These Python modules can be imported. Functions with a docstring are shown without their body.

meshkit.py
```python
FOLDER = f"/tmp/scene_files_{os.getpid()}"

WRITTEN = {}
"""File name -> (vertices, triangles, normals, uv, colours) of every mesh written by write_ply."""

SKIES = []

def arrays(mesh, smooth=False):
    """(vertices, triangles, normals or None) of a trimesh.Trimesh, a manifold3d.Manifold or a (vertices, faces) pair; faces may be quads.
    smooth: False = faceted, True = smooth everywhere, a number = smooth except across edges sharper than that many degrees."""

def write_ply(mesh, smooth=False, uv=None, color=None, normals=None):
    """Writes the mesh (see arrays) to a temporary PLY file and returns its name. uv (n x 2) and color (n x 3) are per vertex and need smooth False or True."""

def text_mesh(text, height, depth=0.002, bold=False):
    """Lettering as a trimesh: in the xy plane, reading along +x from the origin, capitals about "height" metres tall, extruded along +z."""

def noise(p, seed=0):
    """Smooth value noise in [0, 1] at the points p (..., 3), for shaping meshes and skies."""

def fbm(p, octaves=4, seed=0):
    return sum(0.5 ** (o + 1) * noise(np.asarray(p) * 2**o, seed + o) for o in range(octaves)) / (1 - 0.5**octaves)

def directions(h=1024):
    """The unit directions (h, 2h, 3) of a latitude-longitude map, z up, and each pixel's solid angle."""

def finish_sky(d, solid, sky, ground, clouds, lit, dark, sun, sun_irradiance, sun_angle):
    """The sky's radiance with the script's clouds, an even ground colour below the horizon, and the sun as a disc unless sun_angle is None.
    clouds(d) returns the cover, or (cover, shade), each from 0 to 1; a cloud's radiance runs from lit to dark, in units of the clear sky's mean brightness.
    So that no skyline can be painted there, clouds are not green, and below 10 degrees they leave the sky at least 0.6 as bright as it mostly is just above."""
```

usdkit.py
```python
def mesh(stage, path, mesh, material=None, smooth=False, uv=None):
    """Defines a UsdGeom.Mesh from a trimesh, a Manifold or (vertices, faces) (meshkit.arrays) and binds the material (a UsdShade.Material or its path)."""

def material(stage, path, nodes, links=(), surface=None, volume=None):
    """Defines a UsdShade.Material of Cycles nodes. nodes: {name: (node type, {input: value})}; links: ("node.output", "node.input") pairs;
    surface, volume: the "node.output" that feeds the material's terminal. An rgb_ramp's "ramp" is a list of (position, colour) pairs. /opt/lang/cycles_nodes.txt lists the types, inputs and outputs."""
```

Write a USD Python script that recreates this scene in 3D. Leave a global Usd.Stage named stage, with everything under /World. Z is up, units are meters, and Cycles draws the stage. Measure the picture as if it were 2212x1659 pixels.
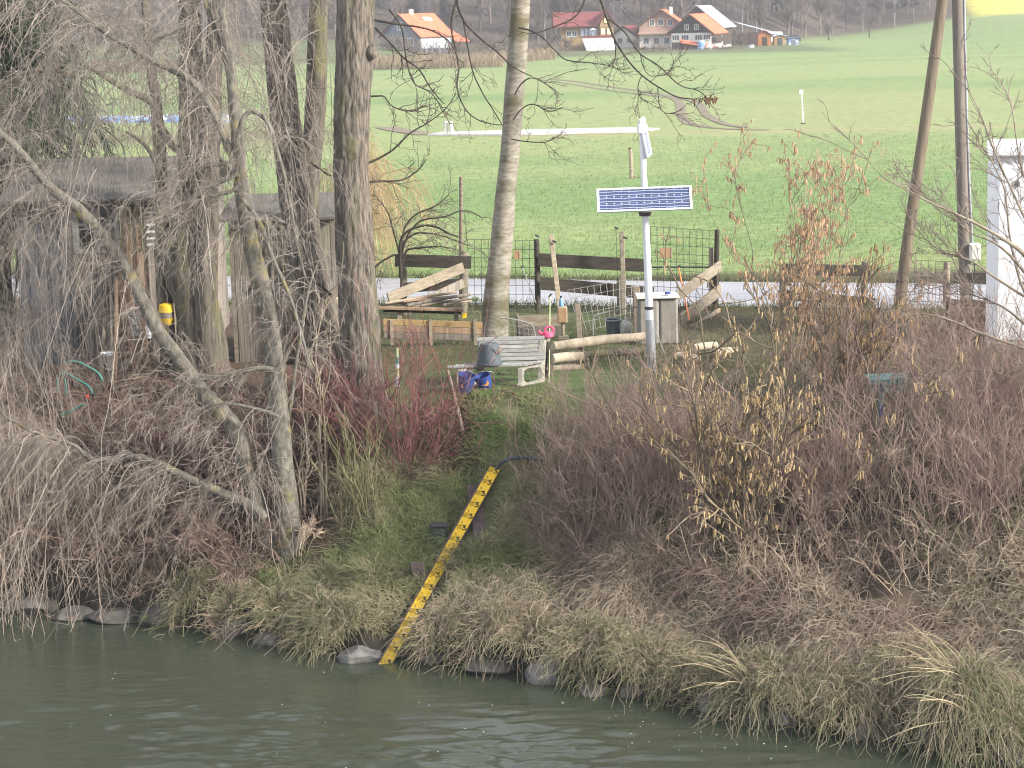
import math, zlib
import numpy as np, trimesh, usdkit, meshkit
from pxr import Usd, UsdGeom, UsdLux, UsdShade, Gf, Sdf, Vt

stage = Usd.Stage.CreateInMemory()
UsdGeom.SetStageUpAxis(stage, "Z")
UsdGeom.Xform.Define(stage, "/World")
UsdGeom.Scope.Define(stage, "/World/Looks")
A = np.array

# ------------------------------------------------------------------ camera, sky, sun, exposure
F, CX, CY, ZC = 4500.0, 1106.0, 829.5, 8.6          # focal length and centre of the picture in picture units, camera height above the meadow
PITCH, ROLL = math.atan((CY - 14) / F), math.radians(1.5)
CAM = A([0, 0, ZC])
_d = A([0, math.cos(PITCH), -math.sin(PITCH)])
_u0 = A([0, math.sin(PITCH), math.cos(PITCH)])
_r0 = A([1.0, 0, 0])
_r = math.cos(ROLL) * _r0 - math.sin(ROLL) * _u0
_u = math.cos(ROLL) * _u0 + math.sin(ROLL) * _r0
cam = UsdGeom.Camera.Define(stage, "/World/camera")
cam.CreateHorizontalApertureAttr(36.0)
cam.CreateVerticalApertureAttr(27.0)
cam.CreateFocalLengthAttr(36.0 * F / 2212)
cam.CreateClippingRangeAttr((0.5, 5000))
cam.CreateExposureAttr(2.6)
cam.CreateFStopAttr(3.2)
cam.CreateFocusDistanceAttr(45.0)
HAZE = 0.00033
UsdGeom.Xformable(cam).AddTransformOp().Set(Gf.Matrix4d(*_r, 0, *_u, 0, *(-_d), 0, *CAM, 1))

SUN_AZ, SUN_EL = math.radians(118), math.radians(27)   # sun to the right and behind the camera, behind thin cloud
sun_dir = A([math.sin(SUN_AZ) * math.cos(SUN_EL), math.cos(SUN_AZ) * math.cos(SUN_EL), math.sin(SUN_EL)])
dome = UsdLux.DomeLight.Define(stage, "/World/sky")
dome.GetPrim().SetCustomDataByKey("kind", "structure")
sky_m = usdkit.material(stage, "/World/Looks/sky_air", {
    "s": ("sky_texture", {"sky_type": "single_scattering", "sun_disc": False, "sun_elevation": SUN_EL, "sun_rotation": SUN_AZ, "aerosol_density": 2.0}),
    "co": ("texture_coordinate", {}), "mp": ("mapping", {"scale": (1.0, 1.0, 3.0)}),
    "n": ("noise_texture", {"scale": 2.2, "detail": 5.0, "roughness": 0.55}),
    "rr": ("rgb_ramp", {"ramp": [(0.25, (0.55, 0.55, 0.55)), (0.6, (0.95, 0.95, 0.95))]}),
    "cl": ("color", {"value": (3.0, 3.05, 3.2)}),
    "mx": ("mix", {"mix_type": "mix"}),
    "b": ("background_shader", {"strength": 0.068})},
    [("co.generated", "mp.vector"), ("mp.vector", "n.vector"), ("n.fac", "rr.fac"), ("rr.color", "mx.fac"), ("s.color", "mx.color1"), ("cl.color", "mx.color2"), ("mx.color", "b.color")], surface="b.background")
UsdShade.MaterialBindingAPI.Apply(dome.GetPrim()).Bind(sky_m)
sun = UsdLux.DistantLight.Define(stage, "/World/sun")
sun.CreateNormalizeAttr(True)
sun.CreateIntensityAttr(0.4)
sun.CreateAngleAttr(10.0)
sun.CreateColorAttr(Gf.Vec3f(1.0, 0.94, 0.85))
_z = sun_dir; _x = np.cross([0, 0, 1.0], _z); _x /= np.linalg.norm(_x); _y = np.cross(_z, _x)
UsdGeom.Xformable(sun).AddTransformOp().Set(Gf.Matrix4d(*_x, 0, *_y, 0, *_z, 0, 0, 0, 60, 1))


# ------------------------------------------------------------------ pixels of the picture to points of the place
def ray(px, py):
    px, py = np.asarray(px, float), np.asarray(py, float)
    return _d + ((px - CX) / F)[..., None] * _r - ((py - CY) / F)[..., None] * _u


def P(px, py, D):
    """The point seen at (px, py) that lies D metres ahead."""
    v = ray(px, py)
    return CAM + v * (np.asarray(D, float) / v[..., 1])[..., None]


def PZ(px, py, z):
    v = ray(px, py)
    return CAM + v * ((z - ZC) / v[..., 2])[..., None]


def mpp(D):
    return D / F * 1.016


# ------------------------------------------------------------------ terrain
WATER = -4.0
(GX0, GY0, GZ0), (GX1, GY1, GZ1) = PZ(823, 1452, WATER - 0.12), P(1069, 1012, 43.3)   # foot and head of the river gauge
_wl = PZ(A([-900, -300, 0, 300, 600, 815, 1000, 1220, 1400, 1600, 1800, 2000, 2212, 2600, 3200]), A([1240, 1285, 1305, 1342, 1386, 1428, 1436, 1474, 1500, 1552, 1580, 1612, 1642, 1690, 1760]), WATER)


def smooth(t):
    t = np.clip(t, 0, 1)
    return t * t * (3 - 2 * t)


def yw(x):
    x = np.asarray(x, float)
    y = np.interp(x, _wl[:, 0], _wl[:, 1])
    return y + np.where(x < _wl[0, 0], (_wl[0, 0] - x) * 0.3, 0) - np.where(x > _wl[-1, 0], (x - _wl[-1, 0]) * 0.3, 0) + 0.12 * np.sin(x * 2.3) + 0.07 * np.sin(x * 5.1 + 1)


def zg(x, y):
    x, y = np.asarray(x, float), np.asarray(y, float)
    t = y - yw(x)
    z = np.interp(t, [-20, -3, 0, 0.22, 0.6, 1.8, 3.2, 5.0, 6.6, 8.0, 10], [-8, -5.4, -4.2, -3.62, -3.22, -2.8, -2.2, -1.15, -0.35, -0.05, 0])
    bump = (0.10 * np.sin(1.3 * x + 0.7 * y) + 0.07 * np.sin(2.9 * x - 1.9 * y + 1) + 0.05 * np.sin(5.3 * x + 4.1 * y))
    z = z + bump * smooth((t + 0.3) / 1.5) * smooth((9.5 - t) / 4)
    z = z + 0.34 * (np.sin(1.05 * x + 1.9 + 0.8 * np.sin(1.3 * y)) * np.sin(1.5 * y + 0.6 * x)) * smooth((x - 0.5) / 1.5) * smooth((t - 0.2) / 0.8) * smooth((5.2 - t) / 1.5)
    # the ground is cut a little below the gauge's straight line
    k = np.clip((y - GY0) / (GY1 - GY0), -0.3, 1.1)
    gl = GZ0 + (GZ1 - GZ0) * k - 0.16
    near = smooth((0.75 - np.abs(x - GX0 - (GX1 - GX0) * k)) / 0.55) * smooth((k + 0.25) / 0.15) * smooth((1.08 - k) / 0.08)
    z = np.where(near > 0, z * (1 - near) + np.minimum(z, gl) * near, z)
    far = 2.6 * smooth((y - 330) / 80) * smooth((-8 - x) / 25) + 4.0 * smooth((y - 330) / 125) * smooth((x - 70) / 45)
    y_h = 425 + 45 * smooth((x - 40) / 50)
    hill = np.maximum(0, y - y_h)
    hill = 0.42 * hill * hill / (hill + 25)
    hill = 75 * (1 - np.exp(-hill / 75))
    return z + far + hill


def hit(px, py, y0=33.0, y1=75.0, n=520):
    """Where the ray through the pixel meets the terrain."""
    px, py = np.atleast_1d(np.asarray(px, float)), np.atleast_1d(np.asarray(py, float))
    out = np.zeros((len(px), 3))
    ys = np.linspace(y0, y1, n)
    for s in range(0, len(px), 4000):
        v = ray(px[s:s + 4000], py[s:s + 4000])
        k = ys[None] / v[:, 1:2]
        X, Z = v[:, 0:1] * k, ZC + v[:, 2:3] * k
        below = Z < zg(X, np.broadcast_to(ys[None], X.shape))
        i = np.where(below.any(1), below.argmax(1), n - 1)
        r = np.arange(len(i))
        out[s:s + 4000] = np.stack([X[r, i], ys[i], zg(X[r, i], ys[i])], 1)
    return out


def hit1(px, py, **k):
    return hit([px], [py], **k)[0]


# ------------------------------------------------------------------ naming, grouping, meshes
_used = {}


def numbered(name, parent="/World"):
    k = _used.get((parent, name), -1) + 1
    _used[(parent, name)] = k
    return f"{parent}/{name}" + (f"_{k:03d}" if k else "")


GROUPS = {"boulder": "boulders along the water's edge", "grass_tussock": "grass tussocks on the bank", "log": "logs lying by the bench and the mast", "reed_plume": "reed plumes on the bank", "house": "houses across the meadow",
          "garden_shed": "row of sheds right of the farmhouses", "conifer": "conifers at the wood's edge", "orchard_tree": "leafless trees round the houses", "bare_bush": "leafless scrub at the far edge of the meadow", "pole_on_trestle": "poles heaped on the trestle",
          "garden_hoop": "turquoise hoops and rods in the brush", "brush": "mauve-brown brush of the right bank", "thicket": "tangled thickets of the left bank", "hazel": "hazel bushes with catkins", "red_dogwood": "red-twigged shrubs", "grey_tree": "grey trunks left of the furrowed tree",
          "weeping_willow": "weeping willows at the water", "propped_plank": "planks propped against the fence", "garden_tool": "tools and rods leaning about the garden", "dark_clip": "dark clips on stakes and posts", "concrete_bollard": "bollards at the concrete path",
          "garden_chair": "white garden chairs", "blue_bucket": "blue buckets under the bench", "utility_pole": "pair of wooden poles", "hanging_tile": "tiles hanging on the mesh", "short_stake": "short stakes in the garden", "leaning_stake": "long stakes", "leaning_pole": "poles leaning on the shed"}


def meta(prim, label=None, cat=None, group=None, kind=None):
    if cat and not group:
        import re
        group = GROUPS.get(re.sub(r"_[0-9]{3}$", "", prim.GetName()))
    for k, v in (("label", label), ("category", cat), ("group", group), ("kind", kind)):
        if v:
            prim.SetCustomDataByKey(k, v)


def merged(meshes):
    vs, fs, n = [], [], 0
    for m in meshes:
        v, f = (np.asarray(m[0]), np.asarray(m[1])) if isinstance(m, tuple) else (np.asarray(m.vertices), np.asarray(m.faces))
        if f.shape[1] == 4:
            f = np.vstack([f[:, [0, 1, 2]], f[:, [0, 2, 3]]])
        vs.append(v); fs.append(f + n); n += len(v)
    return np.vstack(vs), np.vstack(fs)


def put_mesh(path, m, material, smooth_=False, tint=None):
    if isinstance(m, list):
        m = merged(m)
    g = usdkit.mesh(stage, path, m, M[material], smooth=smooth_)
    if tint is not None:
        UsdGeom.PrimvarsAPI(g).CreatePrimvar("tint", Sdf.ValueTypeNames.Color3fArray, "vertex").Set(Vt.Vec3fArray.FromNumpy(np.asarray(tint, np.float32)))
    return g.GetPrim()


class Thing:
    """An Xform at the thing's base; its parts are given in world coordinates and stored relative to it."""

    def __init__(self, name, label, cat, loc=(0, 0, 0), group=None, kind=None):
        self.path = numbered(name)
        self.loc = A(loc, float)
        x = UsdGeom.Xform.Define(stage, self.path)
        x.AddTranslateOp().Set(Gf.Vec3d(*map(float, self.loc)))
        self.prim = x.GetPrim()
        meta(self.prim, label, cat, group, kind)

    def add(self, name, m, material, smooth_=False, label=None, parent=None, kind=None):
        if isinstance(m, list):
            m = merged(m)
        v, f = (m[0], m[1]) if isinstance(m, tuple) else (m.vertices, m.faces)
        path = numbered(name, parent or self.path)
        p = put_mesh(path, (np.asarray(v) - self.loc, np.asarray(f)), material, smooth_)
        meta(p, label, None, None, kind)
        return path

    def curves(self, name, c, material, parent=None, kind=None):
        return c.build(numbered(name, parent or self.path), material, self.loc, kind)


def single(name, label, cat, m, material, smooth_=False, group=None, kind=None, tint=None, base=True):
    if isinstance(m, list):
        m = merged(m)
    v, f = (np.asarray(m[0], float), np.asarray(m[1])) if isinstance(m, tuple) else (np.asarray(m.vertices, float), np.asarray(m.faces))
    loc = A([v[:, 0].mean(), v[:, 1].mean(), v[:, 2].min()]) if base else np.zeros(3)
    p = put_mesh(numbered(name), (v - loc, f), material, smooth_, tint)
    if base:
        UsdGeom.Xformable(p).AddTranslateOp().Set(Gf.Vec3d(*map(float, loc)))
    meta(p, label, cat, group, kind)
    return p


class Curves:
    def __init__(self):
        self.p, self.w, self.n, self.t = [], [], [], []

    def add(self, pts, w0, w1, tint):
        """pts N x K x 3; widths at the root and at the tip; tint N x 3."""
        N, K = pts.shape[:2]
        if N == 0:
            return
        s = np.linspace(0, 1, K)[None]
        w0, w1 = np.broadcast_to(np.asarray(w0, float), (N,))[:, None], np.broadcast_to(np.asarray(w1, float), (N,))[:, None]
        self.p.append(pts.reshape(-1, 3)); self.w.append((w0 * (1 - s) + w1 * s).ravel())
        self.n.append(np.full(N, K)); self.t.append(np.broadcast_to(tint, (N, 3)))

    def build(self, path, material, loc=(0, 0, 0), kind=None):
        c = UsdGeom.BasisCurves.Define(stage, path)
        c.CreateTypeAttr("linear")
        c.CreatePointsAttr(Vt.Vec3fArray.FromNumpy((np.vstack(self.p) - A(loc)).astype(np.float32)))
        c.CreateCurveVertexCountsAttr(Vt.IntArray.FromNumpy(np.concatenate(self.n).astype(np.int32)))
        c.CreateWidthsAttr(Vt.FloatArray.FromNumpy(np.concatenate(self.w).astype(np.float32)))
        c.SetWidthsInterpolation("vertex")
        UsdGeom.PrimvarsAPI(c).CreatePrimvar("tint", Sdf.ValueTypeNames.Color3fArray, "uniform").Set(Vt.Vec3fArray.FromNumpy(np.vstack(self.t).astype(np.float32)))
        UsdShade.MaterialBindingAPI.Apply(c.GetPrim()).Bind(M[material])
        meta(c.GetPrim(), None, None, None, kind)
        return path


def single_curves(name, label, cat, c, material, kind=None, group=None):
    path = c.build(numbered(name), material)
    meta(stage.GetPrimAtPath(path), label, cat, group, kind)


# ------------------------------------------------------------------ materials
M = {}
WATER_Z = WATER


def mat(name, c1, c2=None, scale=(4, 4, 4), rough=0.8, spec=0.3, bump=0.0, dist=0.03, detail=5.0, at=(0.35, 0.65), metallic=0.0, vary=0.0, c3=None, at3=(0.6, 0.7), scale3=(2, 2, 2), emit=None):
    """Base colour from c1 to c2 by noise in world space, patches of c3 over it, relief from the same noise, lightness varied from object to object."""
    c2 = c2 or tuple(0.8 * x for x in c1)
    n = {"g": ("geometry", {}), "mp": ("mapping", {"scale": scale}), "n": ("noise_texture", {"scale": 1.0, "detail": detail, "roughness": 0.6}),
         "r": ("rgb_ramp", {"ramp": [(at[0], c2), (at[1], c1)]}), "p": ("principled_bsdf", {"roughness": rough, "specular_ior_level": spec, "metallic": metallic})}
    l = [("g.position", "mp.vector"), ("mp.vector", "n.vector"), ("n.fac", "r.fac")]
    out = "r.color"
    if c3:
        n |= {"mp3": ("mapping", {"scale": scale3, "location": (3.1, 1.7, 9.2)}), "n3": ("noise_texture", {"scale": 1.0, "detail": 6.0, "roughness": 0.65}),
              "r3": ("rgb_ramp", {"ramp": [(at3[0], (0, 0, 0)), (at3[1], (1, 1, 1))]}), "m3": ("mix", {"mix_type": "mix", "color2": c3})}
        l += [("g.position", "mp3.vector"), ("mp3.vector", "n3.vector"), ("n3.fac", "r3.fac"), ("r3.color", "m3.fac"), (out, "m3.color1")]
        out = "m3.color"
    if vary:
        n |= {"o": ("object_info", {}), "mr": ("map_range", {"from_min": 0, "from_max": 1, "to_min": 1 - vary, "to_max": 1 + vary}), "v": ("hsv", {})}
        l += [("o.random", "mr.value"), ("mr.result", "v.value"), (out, "v.color")]
        out = "v.color"
    l.append((out, "p.base_color"))
    if bump:
        n["b"] = ("bump", {"strength": bump, "distance": dist})
        l += [("n.fac", "b.height"), ("b.normal", "p.normal")]
    if emit:
        n["p"][1].update(emission_color=emit[0], emission_strength=emit[1])
    M[name] = usdkit.material(stage, f"/World/Looks/{name}", n, l, surface="p.BSDF")


def mat_tint(name, rough=0.85, spec=0.2, translucent=0.0, noise=0.0, scale=(3, 3, 3), bump=0.0, dist=0.05):
    """Colour from the mesh or the curve itself."""
    n = {"a": ("attribute", {"attribute": "tint"}), "p": ("principled_bsdf", {"roughness": rough, "specular_ior_level": spec})}
    l, col, out = [], "a.color", "p.BSDF"
    if noise:
        n |= {"g": ("geometry", {}), "mp": ("mapping", {"scale": scale}), "n": ("noise_texture", {"scale": 1.0, "detail": 8.0, "roughness": 0.65}),
              "mr": ("map_range", {"from_min": 0.3, "from_max": 0.7, "to_min": 1 - noise, "to_max": 1 + noise}), "h": ("hsv", {})}
        l += [("g.position", "mp.vector"), ("mp.vector", "n.vector"), ("n.fac", "mr.value"), ("mr.result", "h.value"), (col, "h.color")]
        col = "h.color"
        if bump:
            n["b"] = ("bump", {"strength": bump, "distance": dist})
            l += [("n.fac", "b.height"), ("b.normal", "p.normal")]
    l.append((col, "p.base_color"))
    if translucent:
        n |= {"t": ("translucent_bsdf", {}), "mx": ("mix_closure", {"fac": translucent})}
        l += [(col, "t.color"), ("p.BSDF", "mx.closure1"), ("t.BSDF", "mx.closure2")]
        out = "mx.closure"
    M[name] = usdkit.material(stage, f"/World/Looks/{name}", n, l, surface=out)


mat_tint("soil", noise=0.35, scale=(0.9, 2.2, 2.2), bump=0.4, dist=0.08)
mat_tint("twig", rough=0.75, spec=0.25)
mat_tint("blade", rough=0.7, spec=0.25, translucent=0.25)
mat_tint("needle", rough=0.6, spec=0.3, translucent=0.1)
mat("asphalt", (0.36, 0.36, 0.39), (0.27, 0.27, 0.29), (0.6, 2.5, 1), rough=0.42, spec=0.5, bump=0.05)
mat("concrete", (0.62, 0.61, 0.58), (0.46, 0.45, 0.42), (1.5, 1.5, 1.5), rough=0.7, bump=0.1)
mat("gravel", (0.25, 0.215, 0.16), (0.12, 0.10, 0.065), (0.8, 1.5, 1), rough=0.9)
mat("bark_fissured", (0.20, 0.172, 0.142), (0.042, 0.036, 0.03), (17, 17, 2.6), rough=0.9, bump=0.9, dist=0.05, c3=(0.09, 0.095, 0.045), at3=(0.56, 0.7), scale3=(1.6, 1.6, 0.7))
mat("bark_grey", (0.14, 0.122, 0.098), (0.045, 0.04, 0.032), (9, 9, 1.5), rough=0.9, bump=0.7, dist=0.04, c3=(0.14, 0.135, 0.055), at3=(0.52, 0.68), scale3=(2.5, 2.5, 0.9))
mat("bark_pale", (0.315, 0.29, 0.245), (0.175, 0.157, 0.122), (5, 5, 14), rough=0.8, bump=0.25, dist=0.012, c3=(0.115, 0.102, 0.06), at3=(0.50, 0.62), scale3=(0.7, 0.7, 1.6))
mat("bark_lichen", (0.185, 0.172, 0.145), (0.08, 0.074, 0.06), (10, 10, 5), rough=0.9, bump=0.5, dist=0.02, c3=(0.25, 0.21, 0.06), at3=(0.56, 0.70), scale3=(2.2, 2.2, 2.2))
mat("pole_wood", (0.185, 0.15, 0.105), (0.105, 0.085, 0.06), (14, 14, 0.6), rough=0.8, bump=0.25, dist=0.01)
mat("pole_grey", (0.20, 0.175, 0.15), (0.12, 0.105, 0.09), (14, 14, 0.6), rough=0.75, bump=0.25, dist=0.01)
mat("wood_dark", (0.058, 0.048, 0.038), (0.03, 0.026, 0.021), (2, 2, 10), rough=0.85, bump=0.3, vary=0.25)
mat("wood_grey", (0.25, 0.215, 0.165), (0.155, 0.13, 0.10), (3, 3, 14), rough=0.85, bump=0.3, vary=0.25)
mat("wood_pale", (0.345, 0.295, 0.22), (0.225, 0.185, 0.135), (3, 3, 12), rough=0.8, bump=0.25, vary=0.2)
mat("wood_new", (0.52, 0.45, 0.35), (0.35, 0.29, 0.205), (6, 6, 6), rough=0.8, bump=0.25, vary=0.12)
mat("board_weathered", (0.25, 0.22, 0.185), (0.115, 0.10, 0.085), (14, 14, 0.7), rough=0.85, bump=0.3, vary=0.3)
mat("board_blue_grey", (0.165, 0.17, 0.18), (0.085, 0.088, 0.098), (14, 14, 0.7), rough=0.85, bump=0.3, vary=0.3)
mat("board_warm", (0.31, 0.215, 0.145), (0.18, 0.12, 0.08), (14, 14, 0.7), rough=0.85, bump=0.3, vary=0.22)
mat("roof_felt", (0.135, 0.125, 0.115), (0.085, 0.08, 0.072), (1.5, 4, 4), rough=0.85, bump=0.2, c3=(0.075, 0.08, 0.045), at3=(0.58, 0.72))
mat("bench_wood", (0.33, 0.33, 0.32), (0.20, 0.20, 0.195), (4, 12, 12), rough=0.8, bump=0.3, c3=(0.27, 0.28, 0.20), at3=(0.58, 0.7), scale3=(5, 5, 5), vary=0.12)
mat("bench_concrete", (0.29, 0.275, 0.245), (0.22, 0.21, 0.18), (8, 8, 8), rough=0.9, bump=0.3)
mat("metal_white", (0.72, 0.75, 0.80), (0.62, 0.65, 0.70), (3, 3, 0.6), rough=0.4, spec=0.5)
mat("metal_zinc", (0.34, 0.36, 0.39), (0.26, 0.27, 0.29), (5, 5, 2), rough=0.45, spec=0.5, metallic=0.3)
mat("metal_dark", (0.05, 0.05, 0.055), (0.035, 0.033, 0.033), (5, 5, 5), rough=0.6)
mat("metal_rust", (0.105, 0.075, 0.075), (0.06, 0.045, 0.045), (6, 6, 3), rough=0.8, bump=0.2)
mat("wire_green", (0.045, 0.06, 0.05), (0.03, 0.04, 0.033), (5, 5, 5), rough=0.6)
mat("wire_grey", (0.33, 0.33, 0.32), (0.24, 0.23, 0.21), (5, 5, 5), rough=0.6)
mat("box_grey", (0.25, 0.235, 0.21), (0.17, 0.155, 0.135), (2, 2, 1.2), rough=0.7, c3=(0.16, 0.14, 0.11), at3=(0.6, 0.75), scale3=(5, 5, 1.2))
mat("paint_white", (0.78, 0.79, 0.82), (0.70, 0.71, 0.745), (0.6, 0.6, 0.9), rough=0.55, spec=0.4, c3=(0.56, 0.56, 0.55), at3=(0.68, 0.85), scale3=(3, 3, 0.6))
mat("solar_cell", (0.05, 0.075, 0.18), (0.04, 0.06, 0.145), (8, 8, 8), rough=0.25, spec=0.6, vary=0.15)
mat("solar_back", (0.50, 0.54, 0.62), (0.44, 0.48, 0.57), rough=0.4)
mat("alu", (0.66, 0.70, 0.74), (0.56, 0.60, 0.64), rough=0.35, spec=0.5)
# yellow gauge plate, grey-green with silt towards the water
M["gauge_yellow"] = usdkit.material(stage, "/World/Looks/gauge_plate", {
    "g": ("geometry", {}), "x": ("separate_xyz", {}), "mr": ("map_range", {"from_min": WATER_Z - 0.05, "from_max": WATER_Z + 0.75, "to_min": 0.95, "to_max": 0.0, "clamp": True}),
    "mp": ("mapping", {"scale": (9.0, 9.0, 9.0)}), "n": ("noise_texture", {"scale": 1.0, "detail": 6.0, "roughness": 0.7}), "nr": ("map_range", {"from_min": 0.35, "from_max": 0.7, "to_min": 0.15, "to_max": 1.0, "clamp": True}),
    "f": ("math", {"math_type": "multiply"}), "f2": ("math", {"math_type": "multiply_add", "value2": 0.22}), "m": ("mix", {"mix_type": "mix", "color1": (0.66, 0.42, 0.012), "color2": (0.14, 0.125, 0.05)}),
    "p": ("principled_bsdf", {"roughness": 0.55, "specular_ior_level": 0.35})},
    [("g.position", "x.vector"), ("x.z", "mr.value"), ("g.position", "mp.vector"), ("mp.vector", "n.vector"), ("n.fac", "nr.value"), ("mr.result", "f.value1"), ("nr.result", "f.value2"), ("nr.result", "f2.value1"), ("f.value", "f2.value3"), ("f2.value", "m.fac"), ("m.color", "p.base_color")], surface="p.BSDF")
mat("ink", (0.022, 0.022, 0.022), rough=0.7)
mat("ink_faded", (0.27, 0.17, 0.02), (0.18, 0.115, 0.02), (20, 20, 20), rough=0.7)
mat("plastic_black", (0.05, 0.065, 0.075), (0.04, 0.05, 0.06), rough=0.55)
mat("plastic_slate", (0.085, 0.105, 0.125), (0.065, 0.08, 0.095), rough=0.6)
mat("plastic_blue", (0.03, 0.065, 0.25), (0.025, 0.045, 0.17), (9, 9, 9), rough=0.45)
mat("plastic_orange", (0.62, 0.30, 0.10), (0.55, 0.22, 0.06), (9, 9, 9), rough=0.5)
mat("plastic_pink", (0.78, 0.10, 0.22), (0.68, 0.08, 0.17), (9, 9, 9), rough=0.45)
mat("plastic_yellow", (0.74, 0.47, 0.01), (0.66, 0.40, 0.01), rough=0.5)
mat("plastic_teal", (0.08, 0.27, 0.23), (0.06, 0.20, 0.17), rough=0.5)
mat("net_teal", (0.13, 0.215, 0.215), (0.06, 0.10, 0.10), (12, 12, 12), rough=0.8)
mat("plastic_red", (0.50, 0.06, 0.035), rough=0.5)
mat("paint_orange", (0.72, 0.24, 0.08), rough=0.5)
mat("cane_green", (0.46, 0.55, 0.30), (0.38, 0.44, 0.22), rough=0.6)
mat("cardboard", (0.36, 0.23, 0.13), (0.29, 0.18, 0.10), rough=0.9)
mat("bottle_blue", (0.22, 0.38, 0.60), (0.16, 0.30, 0.50), rough=0.3)
mat("stone", (0.11, 0.102, 0.095), (0.05, 0.046, 0.042), (3, 3, 3), rough=0.85, bump=0.5, dist=0.06, c3=(0.085, 0.105, 0.03), at3=(0.58, 0.68), scale3=(2.2, 2.2, 3.0), vary=0.2)
mat("stone_pale", (0.175, 0.17, 0.165), (0.085, 0.082, 0.078), (4, 4, 4), rough=0.85, bump=0.4, dist=0.05, c3=(0.10, 0.12, 0.05), at3=(0.66, 0.76), scale3=(2.2, 2.2, 3.0))
mat("tile_orange", (0.64, 0.185, 0.105), (0.52, 0.14, 0.08), (0.5, 0.5, 2.5), rough=0.8, c3=(0.34, 0.14, 0.09), at3=(0.62, 0.8), scale3=(0.4, 0.4, 0.4), spec=0.05)
mat("tile_red", (0.20, 0.055, 0.05), (0.15, 0.045, 0.04), (0.5, 0.5, 2.5), rough=0.8)
mat("roof_metal", (0.46, 0.50, 0.58), (0.36, 0.40, 0.48), (0.3, 0.3, 0.3), rough=0.55)
mat("wall_white", (0.76, 0.75, 0.72), (0.66, 0.65, 0.62), (0.4, 0.4, 0.4), rough=0.85)
mat("wall_beige", (0.42, 0.30, 0.24), (0.35, 0.25, 0.20), (0.5, 0.5, 0.5), rough=0.85)
mat("wall_timber", (0.075, 0.055, 0.045), (0.05, 0.038, 0.03), (3, 3, 0.4), rough=0.85)
mat("wall_ochre", (0.36, 0.25, 0.12), (0.28, 0.19, 0.09), (0.5, 0.5, 0.5), rough=0.85)
mat("wall_orange_wood", (0.36, 0.155, 0.055), (0.27, 0.11, 0.04), (0.5, 0.5, 2), rough=0.85)
mat("wall_slate", (0.17, 0.19, 0.23), (0.13, 0.145, 0.18), (0.5, 0.5, 0.5), rough=0.8)
mat("glass_dark", (0.06, 0.08, 0.11), (0.045, 0.06, 0.08), rough=0.15, spec=0.6)
mat("glass_lit", (0.75, 0.55, 0.25), (0.6, 0.4, 0.15), rough=0.4, emit=((1.0, 0.62, 0.22), 0.55))
mat("glass_pale", (0.55, 0.62, 0.70), (0.45, 0.52, 0.62), rough=0.2, spec=0.6)
mat("tarp_blue", (0.20, 0.33, 0.60), (0.13, 0.24, 0.48), (1.5, 1.5, 4), rough=0.5, c3=(0.68, 0.70, 0.72), at3=(0.5, 0.6), scale3=(0.8, 0.8, 1.5))
mat("car_dark", (0.035, 0.045, 0.075), rough=0.3, spec=0.6)
mat("foil_silver", (0.55, 0.58, 0.62), rough=0.3, metallic=0.6)
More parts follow.
